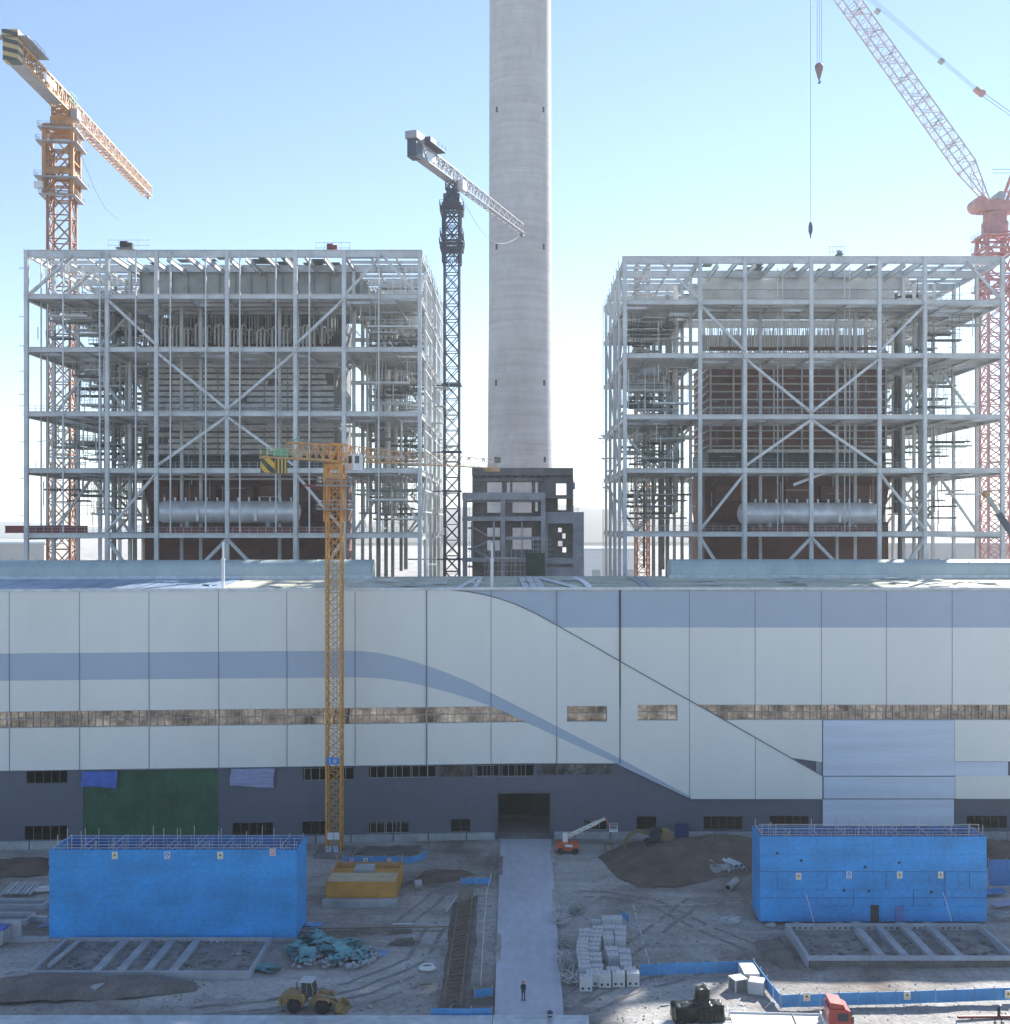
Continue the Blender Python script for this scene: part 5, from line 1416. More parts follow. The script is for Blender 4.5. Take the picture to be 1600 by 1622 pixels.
# ------------------------------------------------------------------ blue fences
def fence(name_label, pts, h, step=2.0, signs=(), m='fence', curve=False):
    c = pts[0]; t = thing('blue_fence', name_label, 'fence', (c[0],c[1],0), 'low blue sheet fences')
    sh = MB(); po = MB(); rn = random.Random(int(c[0]*3)&63)
    for a, b in zip(pts, pts[1:]):
        a, b = Vector((*a[:2],0)), Vector((*b[:2],0)); L = (b-a).length; n = max(1, round(L/step)); d = (b-a).normalized(); pn = Vector((-d.y,d.x,0))
        for k in range(n):
            p, q = a+(b-a)*(k/n), a+(b-a)*((k+1)/n); o = pn*rn.uniform(-.04,.04)
            sh.beam(p+o+d*.02+Vector((0,0,.08+h/2)), q+o-d*.02+Vector((0,0,.08+h/2+rn.uniform(-.05,.05))), .05, h)
            part('post', MB().beam(p+pn*.08, p+pn*.08+Vector((0,0,h+.25)), .07), M['scaff'], t)
        part('post', MB().beam(b+pn*.08, b+pn*.08+Vector((0,0,h+.25)), .07), M['scaff'], t)
    part('sheeting', sh, M[m], t)
    return t
g2 = lambda px, py: tuple(G(px,py)[:2])
fence('low blue sheet fence running right from the concrete blocks to the white crates', [g2(1014,1547), g2(1194,1540)], 1.1)
fence('narrow blue sheet fence slanting towards the viewer beside the white crates', [g2(1194,1541), g2(1236,1598)], 1.15)
fence('sunlit blue sheet fence with two warning signs behind the red truck', [g2(1236,1598), g2(1330,1594), g2(1420,1592), g2(1606,1585)], 1.15)
fence('short blue sheet fence across the near end of the rebar trench', [g2(682,1612), g2(779,1612)], .75)
fence('dark blue low sheet fence beside the road at the near end of the trench', [g2(752,1582), g2(780,1578)], .75)
fence('blue low sheet barrier across the far end of the rebar trench', [g2(731,1402), g2(777,1401)], .75)
fence('faded blue sheet fence with three safety signs behind the yellow enclosure', [g2(544,1371), g2(630,1370)], 1.05)
fence('curving blue sheet fence along the pit edge right of the yellow enclosure', [g2(632,1369), g2(655,1368), g2(673,1362), g2(676,1352)], .9)
fence('dark blue sheet fence in the yard right of the right blue enclosure', [g2(1566,1404), g2(1625,1404)], 3.2, m='hoarddk')
fence('low blue sheet fence leaning at the left side of the block rows', [g2(985,1452), g2(996,1462)], .7)
sign(P(1278,1579,G(1278,1596).y-.12), .62, .75, 'warn', 'yellow triangle sign on the sunlit blue fence left of the red truck')
sign(P(1437,1577,G(1437,1591).y-.12), .62, .75, 'warn', 'yellow triangle sign on the sunlit blue fence right of the red truck')
sign(P(1597,1575,G(1597,1585).y-.25), .62, .75, 'warn', 'yellow triangle sign on the sunlit blue fence at the right picture edge')
for px, k, n in ((557,'no','left'),(579,'warn','middle'),(616,'no','right')):
    sign(P(px,1363.5,G(px,1371).y-.12), .60, .74, k, '%s one of the three safety signs on the faded fence behind the yellow enclosure' % n)
for px, k, n in ((521,'must','left'),(532,'must','right')):
    d = G(px,1352).y; sign(P(px,1345,d-2.5), .62, .74, k, 'blue safety sign at the foot of the yellow crane, %s of two' % n)

# ------------------------------------------------------------------ pit and trench
def patch(name, poly, z, m, kind='structure', seed=1, amp=.12):
    """irregular soil patch a little above the ground"""
    c = sum((Vector((*p,0)) for p in poly), Vector())/len(poly); mb = MB(); pts = []
    for a, b in zip(poly, poly[1:]+poly[:1]):
        for t in range(8):
            p = Vector((*a,0)).lerp(Vector((*b,0)), t/8); n = noise.noise(Vector((p.x*.5,p.y*.5,seed))); pts.append(p + (p-c).normalized()*n*.8)
    n = len(pts); rings = 9
    for r in range(rings):
        k = 1 - r/rings
        for p in pts:
            q = c + (p-c)*k; e = min(1, r/2.2)
            mb.v.append((q.x,q.y,-.32 + e*(z+.32) + e*amp*noise.noise(Vector((q.x*.7,q.y*.7,seed)))))
    mb.v.append((c.x,c.y,z)); 
    for r in range(rings-1):
        for k in range(n): mb.f.append((r*n+k, r*n+(k+1)%n, (r+1)*n+(k+1)%n, (r+1)*n+k))
    for k in range(n): mb.f.append(((rings-1)*n+k, (rings-1)*n+(k+1)%n, rings*n))
    return mb
def mound(label, pts, peaks, m, seed, name='dirt_mound', cat='soil heap'):
    """peaks: (x,y,h,r) bumps over the outline"""
    poly = [g2(*p) for p in pts]; mb = patch('', poly, .10, None, seed=seed, amp=.08)
    out = []
    for (x,y,z) in mb.v:
        h = 0
        for (a,b,hh,r) in peaks: h = max(h, hh*max(0, 1-math.hypot(x-a,(y-b)*1.2)/r)**1.1)
        out.append((x,y,z + h*(1+.35*noise.noise(Vector((x*.5,y*.5,seed)))) + (.12*noise.noise(Vector((x*1.6,y*1.6,seed))) if h > .1 else 0)))
    mb.v = out; c = sum((Vector(v) for v in mb.v), Vector())/len(mb.v)
    return solo(name, mb, m, label, cat, (c.x,c.y,0), None, True)
c1 = G(1085,1362); c2 = G(1130,1358); c3 = G(1040,1385)
mound('broad brown soil heap that the yellow excavator stands on', [(948,1356),(1000,1335),(1195,1332),(1196,1388),(1130,1393),(1060,1404),(1010,1405),(980,1390)],
      [(c1.x,c1.y+2,2.0,13),(c2.x+2,c2.y+3,2.2,11),(c3.x,c3.y,1.0,8)], M['dirt'], 2)
c1 = G(1580,1362); mound('steep brown soil heap at the right edge beyond the blue fence', [(1562,1375),(1562,1345),(1600,1335),(1660,1338),(1660,1372)], [(c1.x,c1.y+1,2.6,7),(c1.x+6,c1.y+1,2.9,7)], M['dirt'], 3)
c1 = G(330,1560); mound('low dark soil bank along the front of the left foundation pit', [(-40,1560),(60,1549),(220,1549),(320,1552),(312,1568),(180,1582),(40,1590),(-40,1592)], [(G(60,1566).x,G(60,1566).y,.9,11),(G(210,1560).x,G(210,1560).y,.6,7)], M['dirtdark'], 5)
c1 = G(40,1375); mound('flat brown soil bank left of the left blue enclosure', [(-30,1392),(-30,1362),(76,1358),(76,1385)], [(c1.x,c1.y,.7,8)], M['dirt'], 6)
mound('low brown soil spill right of the yellow enclosure', [(640,1398),(672,1380),(735,1378),(760,1384),(720,1395)], [(G(700,1388).x,G(700,1388).y,.45,5)], M['dirt'], 8)
mound('dark soil edge left of the right foundation pit', [(1190,1490),(1235,1478),(1272,1535),(1240,1535),(1205,1520)], [(G(1240,1510).x,G(1240,1510).y,.3,4)], M['dirtdark'], 12)
# dark excavation at the hall foot: a shallow trough lined with dark soil
def trough(name, x0, x1, y0, y1, depth, m):
    q = MB(); b = .8
    q.add([(x0,y0,.03),(x1,y0,.03),(x1,y1,.03),(x0,y1,.03),(x0+b,y0+b,.031),(x1-b,y0+b,.031),(x1-b,y1-b,.031),(x0+b,y1-b,.031)],[(0,1,5,4),(1,2,6,5),(2,3,7,6),(3,0,4,7),(4,5,6,7)])
    return struct(name, q, m)
pk = patch('', [g2(552,1352),g2(575,1338),g2(672,1336),g2(670,1350),g2(655,1360),g2(600,1358)], .03, None, seed=9)
struct('wet_soil_patch', pk, M['dirtdark'], True)
# trench beside the road with a rebar cage in it
ta, tb_ = (g2(693,1608), g2(715,1420)); tc_, td = (g2(742,1608), g2(757,1405))
pk = patch('', [g2(690,1610), g2(746,1610), g2(762,1404), g2(716,1420)], .02, None, seed=14, amp=.05)
struct('trench_bed', pk, M['dirtdark'], True)
tr = thing('rebar_cage', 'long rusty rebar cage lying in the dark trench left of the road', 'rebar cage', (*g2(720,1600),0))
m = MB(); L0, L1 = Vector((*g2(702,1604),.35)), Vector((*g2(729,1420),.35)); R0, R1 = Vector((*g2(729,1604),.35)), Vector((*g2(750,1412),.35))
for a, b in ((L0,L1),(R0,R1)):
    for dz in (0,.45): 
        m.beam(a+Vector((0,0,dz)), b+Vector((0,0,dz)), .13)
part('main_bars', m, M['rust'], tr)
m = MB(); n = 34
for k in range(n+1):
    a, b = L0.lerp(L1,k/n), R0.lerp(R1,k/n); m.beam(a, b, .05); m.beam(a+Vector((0,0,.45)), b+Vector((0,0,.45)), .05); m.beam(a, a+Vector((0,0,.7)), .05); m.beam(b, b+Vector((0,0,.7)), .05)
    if k % 3 == 0 and k < n: m.beam(a+Vector((0,0,.45)), R0.lerp(R1,(k+1.6)/n)+Vector((0,0,.45)), .04)
part('stirrups', m, M['rust'], tr, kind='stuff')
m = MB(); pv = None
for px, py in ((762,1560),(764,1520),(766,1490),(767,1470),(769,1450),(771,1420),(778,1392)):
    p = Vector((*g2(px,py),.55)); m.beam((p.x,p.y,-.3),(p.x,p.y,.7),.06)
    if pv: m.tube(pv, p, .03, 4)
    pv = p
solo('rope_barrier', m, M['white'], 'thin pale rope barrier on short stakes between the rebar trench and the road', 'rope barrier', (*g2(770,1480),0))
# ------------------------------------------------------------------ lines on the ground right of the road
for (a, b, lab) in (((1003,1433),(1030,1528),'dashed white chalk line running down the bare yard right of the concrete blocks'), ((1000,1432),(1200,1428),'faint white chalk line running across the bare yard to the right blue enclosure'), ((1038,1548),(1048,1580),'short faint chalk line below the low blue fence')):
    p, q = Vector((*g2(*a),0)), Vector((*g2(*b),0)); m = MB(); L = (q-p).length; n = int(L/.9)
    for k in range(n):
        if k % 3 == 2: continue
        u, v = p.lerp(q,k/n), p.lerp(q,(k+.85)/n); o = Vector((0,0,.06)); u.z = gz(u.x,u.y)+.03; v.z = gz(v.x,v.y)+.03; m.beam(u, v, .10 if 'dashed' in lab else .06, .02)
    solo('chalk_line', m, M['white'], lab, 'chalk line', p)
solo('string_line', MB().tube(P(995,1468,116.8), P(1016,1535,113)-Vector((0,0,0)), .05, 4), M['rust'], 'thin string stretched along the right side of the concrete block rows', 'string', P(1005,1500,115))

for k, pts in enumerate((((300,1600),(420,1590),(560,1560),(660,1520),(700,1450)),((340,1616),(470,1604),(600,1575),(690,1540)),((905,1580),(1000,1500),(1080,1440),(1110,1415)),((1190,1500),(1120,1470),(1040,1430),(960,1415),(900,1412)),((910,1600),(1010,1560),(1120,1530),(1220,1500)),((640,1460),(700,1410),(760,1375),(790,1360)))):
    m = MB(); P3 = [Vector((*g2(*p),0)) for p in pts]; fine = []
    for a, b in zip(P3, P3[1:]):
        for t in range(7): fine.append(a.lerp(b, t/7))
    for o in (-.95, .95):
        last = None
        for i in range(len(fine)-1):
            d = (fine[i+1]-fine[i]).normalized(); nn = Vector((-d.y,d.x,0)); w_ = .22+.10*noise.noise(Vector((i*.7,k,o)))
            c = fine[i]+nn*(o+.25*noise.noise(Vector((i*.35,k*3,1)))); z = gz(c.x,c.y)+.035; cur = (Vector((c.x,c.y,z))-nn*w_, Vector((c.x,c.y,z))+nn*w_)
            if last and rnd.random() < .85: m.quad(last[0], cur[0], cur[1], last[1])
            last = cur
    struct('wheel_ruts', m, M['dusty'], kind='stuff')
for k, pts in enumerate((((868,1345),(880,1343),(882,1372),(872,1366)),((872,1405),(884,1404),(888,1450),(876,1440)),((786,1470),(796,1474),(794,1530),(783,1540)),((880,1500),(892,1498),(896,1560),(884,1545)),((788,1350),(799,1352),(797,1395),(787,1390)),((815,1420),(842,1424),(838,1440),(812,1436)),((820,1500),(850,1496),(856,1520),(826,1526)))):
    mb = patch('', [g2(*p) for p in pts], .125, None, seed=30+k, amp=.006); struct('soil_patch', mb, M['ground'] if k < 5 else M['road'], True)
# ------------------------------------------------------------------ concrete blocks
def make_block(loc, w, lab, grp, holes=True, rot=0, h=1.25):
    t = thing('concrete_block', lab, 'concrete block', loc, grp); x, y, z = loc
    e = .05; m = MB()
    m.add([(x-w/2,y-w/2,0),(x+w/2,y-w/2,0),(x+w/2,y+w/2,0),(x-w/2,y+w/2,0),(x-w/2,y-w/2,h-e),(x+w/2,y-w/2,h-e),(x+w/2,y+w/2,h-e),(x-w/2,y+w/2,h-e),
           (x-w/2+e,y-w/2+e,h),(x+w/2-e,y-w/2+e,h),(x+w/2-e,y+w/2-e,h),(x-w/2+e,y+w/2-e,h)],
          [(0,3,2,1),(0,1,5,4),(1,2,6,5),(2,3,7,6),(3,0,4,7),(4,5,9,8),(5,6,10,9),(6,7,11,10),(7,4,8,11),(8,9,10,11)])
    part('body', m, M['block'], t)
    if holes:
        for s in (-1,1):
            part('lifting_hole', MB().tube((x+s*w*.24,y-w/2-.012,.30),(x+s*w*.24,y-w/2+.05,.30), .13, 12), M['black'], t)
    for s in (-1,1): part('lifting_loop', MB().pipe([(x+s*.3,y-.1,h-.02),(x+s*.3,y-.08,h+.12),(x+s*.3,y+.08,h+.12),(x+s*.3,y+.1,h-.02)], .02, 5), M['rust'], t)
    t.rotation_euler.z = rot
    return t
bw = 1.2; proto = make_block((0,0,0), bw, 'x', 'concrete counterweight blocks beside the road')
proto2 = make_block((0,0,0), bw, 'x', 'concrete counterweight blocks beside the road', holes=False)
def clone(src, loc, rot, lab, sc=(1,1,1)):
    c = copy_tree(src); c.location = loc; c.rotation_euler.z = rot; c['label'] = lab; c.scale = sc; ROOT[c.name] = tuple(loc); return c
rn = random.Random(4)
zpx = lambda x, y: (880+x/10, 1420+y/10)
front = [(485,1500,'first'),(590,1425,'second'),(785,1440,'third'),(1005,1430,'fourth'),(1235,1425,'fifth')]
for k, (x, y, n) in enumerate(front):
    p = G(*zpx(x,y)); clone(proto, (p.x,p.y+bw/2,-.05), rn.uniform(-.06,.06), '%s from the left of the front row concrete blocks with two dark holes' % n)
# stacked rows behind, read off their top faces
colsB = {'leftmost': [(470,520),(465,580),(445,650),(430,715),(425,770),(420,830),(440,895),(445,955),(450,1020),(465,1090)],
         'second': [(675,480),(655,545),(645,600),(630,660),(610,730),(605,800),(635,905),(635,970),(660,1075),(655,1150)],
         'third': [(815,310),(855,465),(820,560),(835,630),(885,810),(905,890),(915,1130)],
         'rightmost': [(965,320),(1035,470),(1025,560),(1025,640),(1085,840),(1110,950),(1115,1040),(1180,1130)]}
ords = ('farthest','second farthest','third farthest','fourth farthest','fifth farthest','sixth farthest','seventh farthest','eighth farthest','second nearest','nearest')
for cn, lst in colsB.items():
    for k, (x, y) in enumerate(lst):
        p = G(*zpx(x,y), z=1.2); n = ords[k] if k < len(lst)-2 else ('nearest' if k == len(lst)-1 else 'second nearest')
        sc_ = (.98+rn.uniform(-.05,.04), .64 if cn in ('leftmost','second') else .85, 1+rn.uniform(-.05,.04))
        clone(proto2, (p.x,p.y,-.06), rn.uniform(-.08,.08), '%s grey concrete block in the %s column of blocks beside the road' % (n, cn), sc_)
p = G(944,1462); clone(proto2, (p.x,p.y,-.1), .1, 'half sunk brown block fragment left of the two farthest blocks beside the road', (.8,.5,.35))
for o in (proto, proto2):
    for ch in list(o.children): bpy.data.objects.remove(ch)
    bpy.data.objects.remove(o)
# white crates by the low fence
M['crate'] = mat('white_crate_panel', (.62,.63,.66), .55, 0, .08, 1)
for k, (px, py, s, r, lab) in enumerate(((1169,1566,1.25,.35,'white topped crate nearest the road at the end of the low blue fence'),(1199,1570,1.3,-.35,'white crate nearest the viewer in the group at the end of the low blue fence'),(1189,1556,1.35,.0,'middle crate of the pale group at the end of the low blue fence'),(1184,1547,1.35,.05,'farthest crate of the pale group at the end of the low blue fence'))):
    p = G(px,py); t = thing('crate', lab, 'crate', (p.x,p.y,0), 'pale crates by the low blue fence'); x, y = p.x, p.y
    part('body', MB().box(x-s/2,x+s/2,y-s/2,y+s/2,-.1,1.0), M['block'] if k else M['concdark'], t)
    part('lid', MB().box(x-s/2-.05,x+s/2+.05,y-s/2-.05,y+s/2+.05,1.003,1.10), M['crate'], t)
    for a in (-1,1):
        for b in (-1,1): part('corner_post', MB().box(x+a*s/2-.06,x+a*s/2+.06,y+b*(s/2+.01)-.05,y+b*(s/2+.01)+.05,-.1,.998), M['crate'], t)
    t.rotation_euler.z = r
# tangled steel props along the road edge
for k, (px, py) in enumerate(((889,1450),(912,1446),(889,1462),(893,1500),(896,1523),(900,1538),(903,1555))):
    p = G(px,py); rn = random.Random(50+k); m = MB()
    for j in range(46):
        a = Vector((p.x+rn.uniform(-.7,.7),p.y+rn.uniform(-.8,.8),rn.uniform(0,.9))); e = Vector((rn.uniform(-1,1),rn.uniform(-1,1),rn.uniform(-.5,.7))).normalized()*rn.uniform(.3,.7)
        m.beam(a-e, a+e, rn.uniform(.04,.10))
    mm = MB().merge(m)
    n_ = ('first','second','third','fourth','fifth','sixth','seventh')[k]
    solo('scrap_heap', mm, M['steel_mid'] if k % 2 else M['scaff'], 'tangled heap of grey scaffold fittings along the right road edge, %s from the hall' % n_, 'scrap heap', (p.x,p.y,0), 'heaps of scaffold fittings by the road')

# ------------------------------------------------------------------ pipes
def pipe_obj(p, q, r, lab, m='plinth', name='concrete_pipe', grp=None):
    p, q = Vector(p), Vector(q); t = thing(name, lab, 'pipe', p, grp); d = (q-p).normalized()
    u = d.cross(Vector((0,0,1))).normalized() if abs(d.z) < .9 else Vector((1,0,0)); v = d.cross(u); mb = MB(); n = 18
    for (R, o) in ((r,p),(r,q),(r*.8,q),(r*.8,p)):
        for k in range(n): a = 2*math.pi*k/n; mb.v.append(tuple(o + u*R*math.cos(a) + v*R*math.sin(a)))
    for i in range(4):
        for k in range(n): mb.f.append((i*n+k, i*n+(k+1)%n, ((i+1)%4)*n+(k+1)%n, ((i+1)%4)*n+k))
    part('pipe_wall', mb, M[m], t, True)
    part('pipe_inside', MB().tube(p+d*.35, q-d*.35, r*.79, 18), M['black'], t, True)
p, q = G(1153,1411), G(1166,1399); pipe_obj((p.x,p.y,.33),(q.x,q.y,.33), .42, 'single grey concrete pipe lying alone on the bare yard below the soil heap')
for k, (px, py, lab) in enumerate(((1134,1384,'upright concrete ring at the lower right edge of the soil heap'),)):
    p = G(px,py); pipe_obj((p.x,p.y,-.1),(p.x,p.y,1.05), .72, lab)
p = G(1128,1374); pipe_obj((p.x,p.y,.3),(p.x+.25,p.y+.1,.6), .7, 'thin flat concrete ring lying on the soil heap behind the upright ring')
p = G(1146,1383); pipe_obj((p.x-.5,p.y,.5),(p.x+.7,p.y+.6,.5), .55, 'short concrete pipe lying just right of the upright ring')
for k, (px, py, z) in enumerate(((1158,1385,.3),(1165,1383,.3),(1172,1382,.3),(1180,1381,.3),(1167,1383,.85),(1175,1382,.85))):
    p = G(px,py); pipe_obj((p.x,p.y,z),(p.x-1.2,p.y+2.6,z), .29, '%s pipe from the left in the %s layer of the stack by the soil heap' % ((('first','second','third','fourth')[k] if k<4 else ('first','second')[k-4]), 'bottom' if k<4 else 'upper'), 'sheet')

# ------------------------------------------------------------------ debris heap of green sheets
rn = random.Random(21)
sp = [(490,1492),(498,1488),(500,1497),(508,1499),(520,1500),(512,1506),(478,1497),(470,1505),(535,1500),(548,1503),(556,1506),(562,1500),(543,1515),(548,1522),(538,1526),(528,1508),(482,1522),(465,1512),(505,1512),(570,1508),(576,1517),(420,1532),(430,1538)]
mb = MB()
for k, (px, py) in enumerate(sp):
    for j in range(4):
        p = G(px+rn.uniform(-7,7), py+rn.uniform(-3,3)); s = rn.uniform(.4,1.1); n, q = 5, 4; base = len(mb.v); ax = rn.random()*3.1; tilt = rn.uniform(-.6,.6); z = rn.uniform(.15,.75) if k < 18 else .1
        pt = []
        for b in range(q+1):
            for a in range(n+1):
                u, v = (a/n-.5)*2*s, (b/q-.5)*1.5*s; w_ = .22*noise.noise(Vector((u*2+k,v*2,j)))
                x_, y_ = u*math.cos(ax)-v*math.sin(ax), u*math.sin(ax)+v*math.cos(ax)
                pt.append((p.x+x_, p.y+y_, max(.02, z + u*tilt + w_)))
        mb.add(pt, [(b*(n+1)+a, b*(n+1)+a+1, (b+1)*(n+1)+a+1, (b+1)*(n+1)+a) for b in range(q) for a in range(n)])
solo('debris_heap', mb, M['debris'], 'heap of crumpled turquoise sheets on the ground left of the rebar trench', 'debris heap', (*g2(520,1505),0))
mb = MB()
for k in range(90):
    p = G(rn.uniform(455,600), rn.uniform(1498,1534)); s = rn.uniform(.15,.5); a = rn.random()*3
    mb.merge(MB().box(-s,s,-s*.5,s*.5,-.05,.12).xform(Matrix.Translation((p.x,p.y,rn.uniform(.03,.25))) @ Matrix.Rotation(a,4,'Z') @ Matrix.Rotation(rn.uniform(-.5,.5),4,'Y')))
o = solo('rubble', mb, M['plinth'], 'scattered pale rubble around the turquoise sheet heap', 'rubble', (*g2(520,1515),0)); o['kind'] = 'stuff'
for k, (px, py, w, m_, lab) in enumerate(((597,1508,1.0,'fence','blue sheet offcut lying right of the turquoise heap, the far one'),(576,1517,1.0,'fence','blue sheet offcut lying right of the turquoise heap, the near one'),(495,1463,1.1,'fence','blue sheet scrap lying right of the foot of the left enclosure'),(640,1493,1.6,'dirtdark','dark rusty plate lying flat between heap and trench'),(565,1468,.01,'white','x'))):
    if w < .1: continue
    p = G(px,py); z = gz(p.x,p.y); mb = MB(); n = 6
    for j in range(5):
        for i in range(n+1): u, v = (i/n-.5)*2*w, (j/4-.5)*1.3; mb.v.append((p.x+u+v*.3,p.y+v,z+.10+.12*noise.noise(Vector((u*1.5,v*1.5,k)))))
    mb.f = [(j*(n+1)+i, j*(n+1)+i+1, (j+1)*(n+1)+i+1, (j+1)*(n+1)+i) for j in range(4) for i in range(n)]
    solo('sheet_scrap', mb, M[m_], lab, 'scrap sheet', (p.x,p.y,0))
# timber and bars on the ground
for (a, b, w, m_, lab) in (((465,1474),(720,1470),.14,'wood','long thin bars lying on the ground from the left enclosure to the trench'),((468,1479),(700,1477),.12,'rust','second long thin bar lying in front of the first long bars'),((622,1466),(655,1465),.09,'white','short white pipe lying on the ground left of the trench'),((666,1562),(684,1561),.16,'wood','small dark timber lying below the coil of pale hose'),((618,1478),(652,1476),.35,'dirtdark','dark timber balk lying beside the long thin bars'),((627,1494),(655,1491),.5,'dirtdark','pair of dark planks lying right of the turquoise heap'),((707,1446),(724,1422),.12,'white','thin white pole leaning at the left edge of the trench')):
    p, q = G(*a), G(*b); solo('timber' if m_ in ('wood','dirtdark') else 'bar', MB().beam(p+Vector((0,0,.16)), q+Vector((0,0,.16)), w, w*.8), M[m_], lab, 'timber' if m_ in ('wood','dirtdark') else 'bar', p)
p = G(677,1536); m = MB()
for k in range(3):
    r = .72-.1*k; pts = [(p.x+r*math.cos(t*.4)*1.15,p.y+r*.9*math.sin(t*.4),.2+.1*k) for t in range(17)]; m.pipe(pts, .10, 6)
solo('hose_coil', m, M['white'], 'coil of pale hose lying on the ground left of the rebar trench', 'hose', p, smooth=True)
p = G(660,1408); solo('cable_drum', MB().tube((p.x-.25,p.y,.55),(p.x+.55,p.y+.25,.55), .5, 14).tube((p.x-.30,p.y-.02,.55),(p.x-.22,p.y,.55), .62, 14), M['plinth'], 'small pale cable drum lying right of the yellow enclosure', 'cable drum', p, smooth=True)
p = G(1147,1462); m = MB(); rn = random.Random(3)
for k in range(16): a = Vector((p.x+rn.uniform(-1.3,1.3),p.y+rn.uniform(-.5,.5),.1+rn.random()*.5)); m.beam(a, a+Vector((rn.uniform(.5,1.2),rn.uniform(-.3,.3),rn.uniform(-.1,.2))), .12)
solo('steel_pile', m, M['sheet'], 'small pile of pale steel angles on the bare yard left of the right enclosure', 'steel pile', p)
# scattered stones over the yard
mb = MB(); rn = random.Random(99)
for k in range(750):
    px, py = rn.uniform(-10,1610), rn.uniform(1352,1622); p = G(px,py)
    if 783 < px < 893 or (p.y > 120 and (50 < px < 490 or 1195 < px < 1570)) : continue
    s = rn.uniform(.04,.16)*(1 if rn.random()<.93 else 2); z = gz(p.x,p.y)
    mb.merge(MB().add([(0,0,s),(s,0,0),(0,s*.8,0),(-s*.9,.1*s,0),(0,-s,0)],[(0,1,2),(0,2,3),(0,3,4),(0,4,1)]).xform(Matrix.Translation((p.x,p.y,z-.01)) @ Matrix.Rotation(rn.random()*6,4,'Z')))
o = struct('gravel', mb, M['plinth'], kind='stuff')
mb = MB(); rn = random.Random(123)
for k in range(230):
    px, py = rn.uniform(-10,1610), rn.uniform(1345,1615); p = G(px,py)
    if 780 < px < 896 or (p.y > 110 and (40 < px < 490 or 1195 < px < 1600)): continue
    if rn.random() < .5 and not (560 < px < 780 or 1000 < px < 1240): continue
    L_ = rn.uniform(.15,.7); a = rn.random()*3.1; z = gz(p.x,p.y)
    mb.merge(MB().box(-L_,L_,-rn.uniform(.03,.16),rn.uniform(.03,.16),0,.07).xform(Matrix.Translation((p.x,p.y,z+.02)) @ Matrix.Rotation(a,4,'Z') @ Matrix.Rotation(rn.uniform(-.2,.2),4,'Y')))
o = struct('litter', mb, M['plinth'], kind='stuff')
mb = MB()
for k in range(600):      # clods along heap edges and wheel tracks
    px, py = rn.choice(((rn.uniform(940,1195),rn.uniform(1340,1408)),(rn.uniform(-10,330),rn.uniform(1545,1600)),(rn.uniform(640,790),rn.uniform(1370,1600)),(rn.uniform(895,1240),rn.uniform(1440,1620)))); p = G(px,py)
    s = rn.uniform(.08,.26)
    if p.y > 124 and px > 900: zz = 0
    mb.merge(MB().add([(0,0,s*.8),(s,.2*s,0),(.1*s,s*.8,0),(-s*.9,.1*s,0),(-.2*s,-s,0)],[(0,1,2),(0,2,3),(0,3,4),(0,4,1)]).xform(Matrix.Translation((p.x,p.y,gz(p.x,p.y)-.02)) @ Matrix.Rotation(rn.random()*6,4,'Z')))
struct('soil_clods', mb, M['dusty'], kind='stuff')
# left edge: concrete troughs, planks, drum
def tub(px0, px1, pyr, pyf, h, lab):
    yf = G(0,pyf).y; x0, x1 = X_(px0,yf), X_(px1,yf); yr = F*(H-h)/(pyr-HY); t = thing('concrete_trough', lab, 'concrete trough', ((x0+x1)/2,yf,0), 'concrete troughs at the left edge'); th = .3
    part('trough_wall', MB().box(x0,x1,yf,yf+th,-.2,h), M['concrete'], t); part('trough_wall', MB().box(x0,x1,yr-th,yr,-.2,h), M['concrete'], t); part('trough_wall', MB().box(x1-th,x1,yf+th,yr-th,-.2,h), M['concrete'], t); part('trough_wall', MB().box(x0,x0+th,yf+th,yr-th,-.2,h), M['concrete'], t)
    part('trough_floor', MB().box(x0+th,x1-th,yf+th,yr-th,-.1,.12), M['concdark'], t)
tub(-60,70,1423,1441,.6,'upper shallow concrete trough left of the left blue enclosure')
tub(-60,42,1444,1466,.6,'lower shallow concrete trough left of the left blue enclosure')
solo('concrete_strip', MB().box(X_(6,G(0,1490).y), X_(77,G(0,1490).y), G(0,1490).y, G(0,1490).y+.6, -.2, .3), M['concrete'], 'long low concrete strip just left of the left enclosure foot', 'kerb', G(40,1490))
for k in range(7):
    a, b = G(2+k*7.5,1421), G(22+k*7.0,1402); solo('steel_plank', MB().beam(a+Vector((0,0,.35+.05*(k%2))), b+Vector((0,0,.35+.05*(k%2))), .42, .08), M['sheet'] if k%2 else M['concrete'], '%s from the left of the steel planks laid side by side behind the upper trough' % ('first','second','third','fourth','fifth','sixth','seventh')[k], 'plank', a, 'steel planks left of the enclosure')
p = G(65,1413); m = MB()
for k in range(3): m.beam((p.x-1.0+k*.3,p.y-.4+.3*k,.2+.15*k),(p.x+1.3+k*.3,p.y+.2+.3*k,.2+.15*k),.45,.1)
solo('board_stack', m, M['white'], 'small stack of white boards at the left side of the left enclosure', 'boards', p)
p = G(62,1458); solo('pale_box', MB().box(p.x-.9,p.x-.3,p.y-.3,p.y+.3,-.1,.55).box(p.x-.28,p.x+.9,p.y-.25,p.y+.35,-.1,.45), M['sheet'], 'pale metal box lying left of the left blue enclosure', 'box', p)
p = G(70,1470); m = MB()
for k in range(9): m.beam((p.x-.7+.1*k,p.y+.1*k,.1+.08*k),(p.x+.5,p.y+.4,.15+.07*k),.22,.1)
solo('bag_pile', m, M['tarplav'], 'crumpled pale bags at the lower left corner of the left enclosure', 'bags', p)
p = G(0,1498); t = thing('rubbish_skip', 'pale green rubbish skip with blue sheet at the left picture edge', 'skip', p); x, y = p.x, p.y
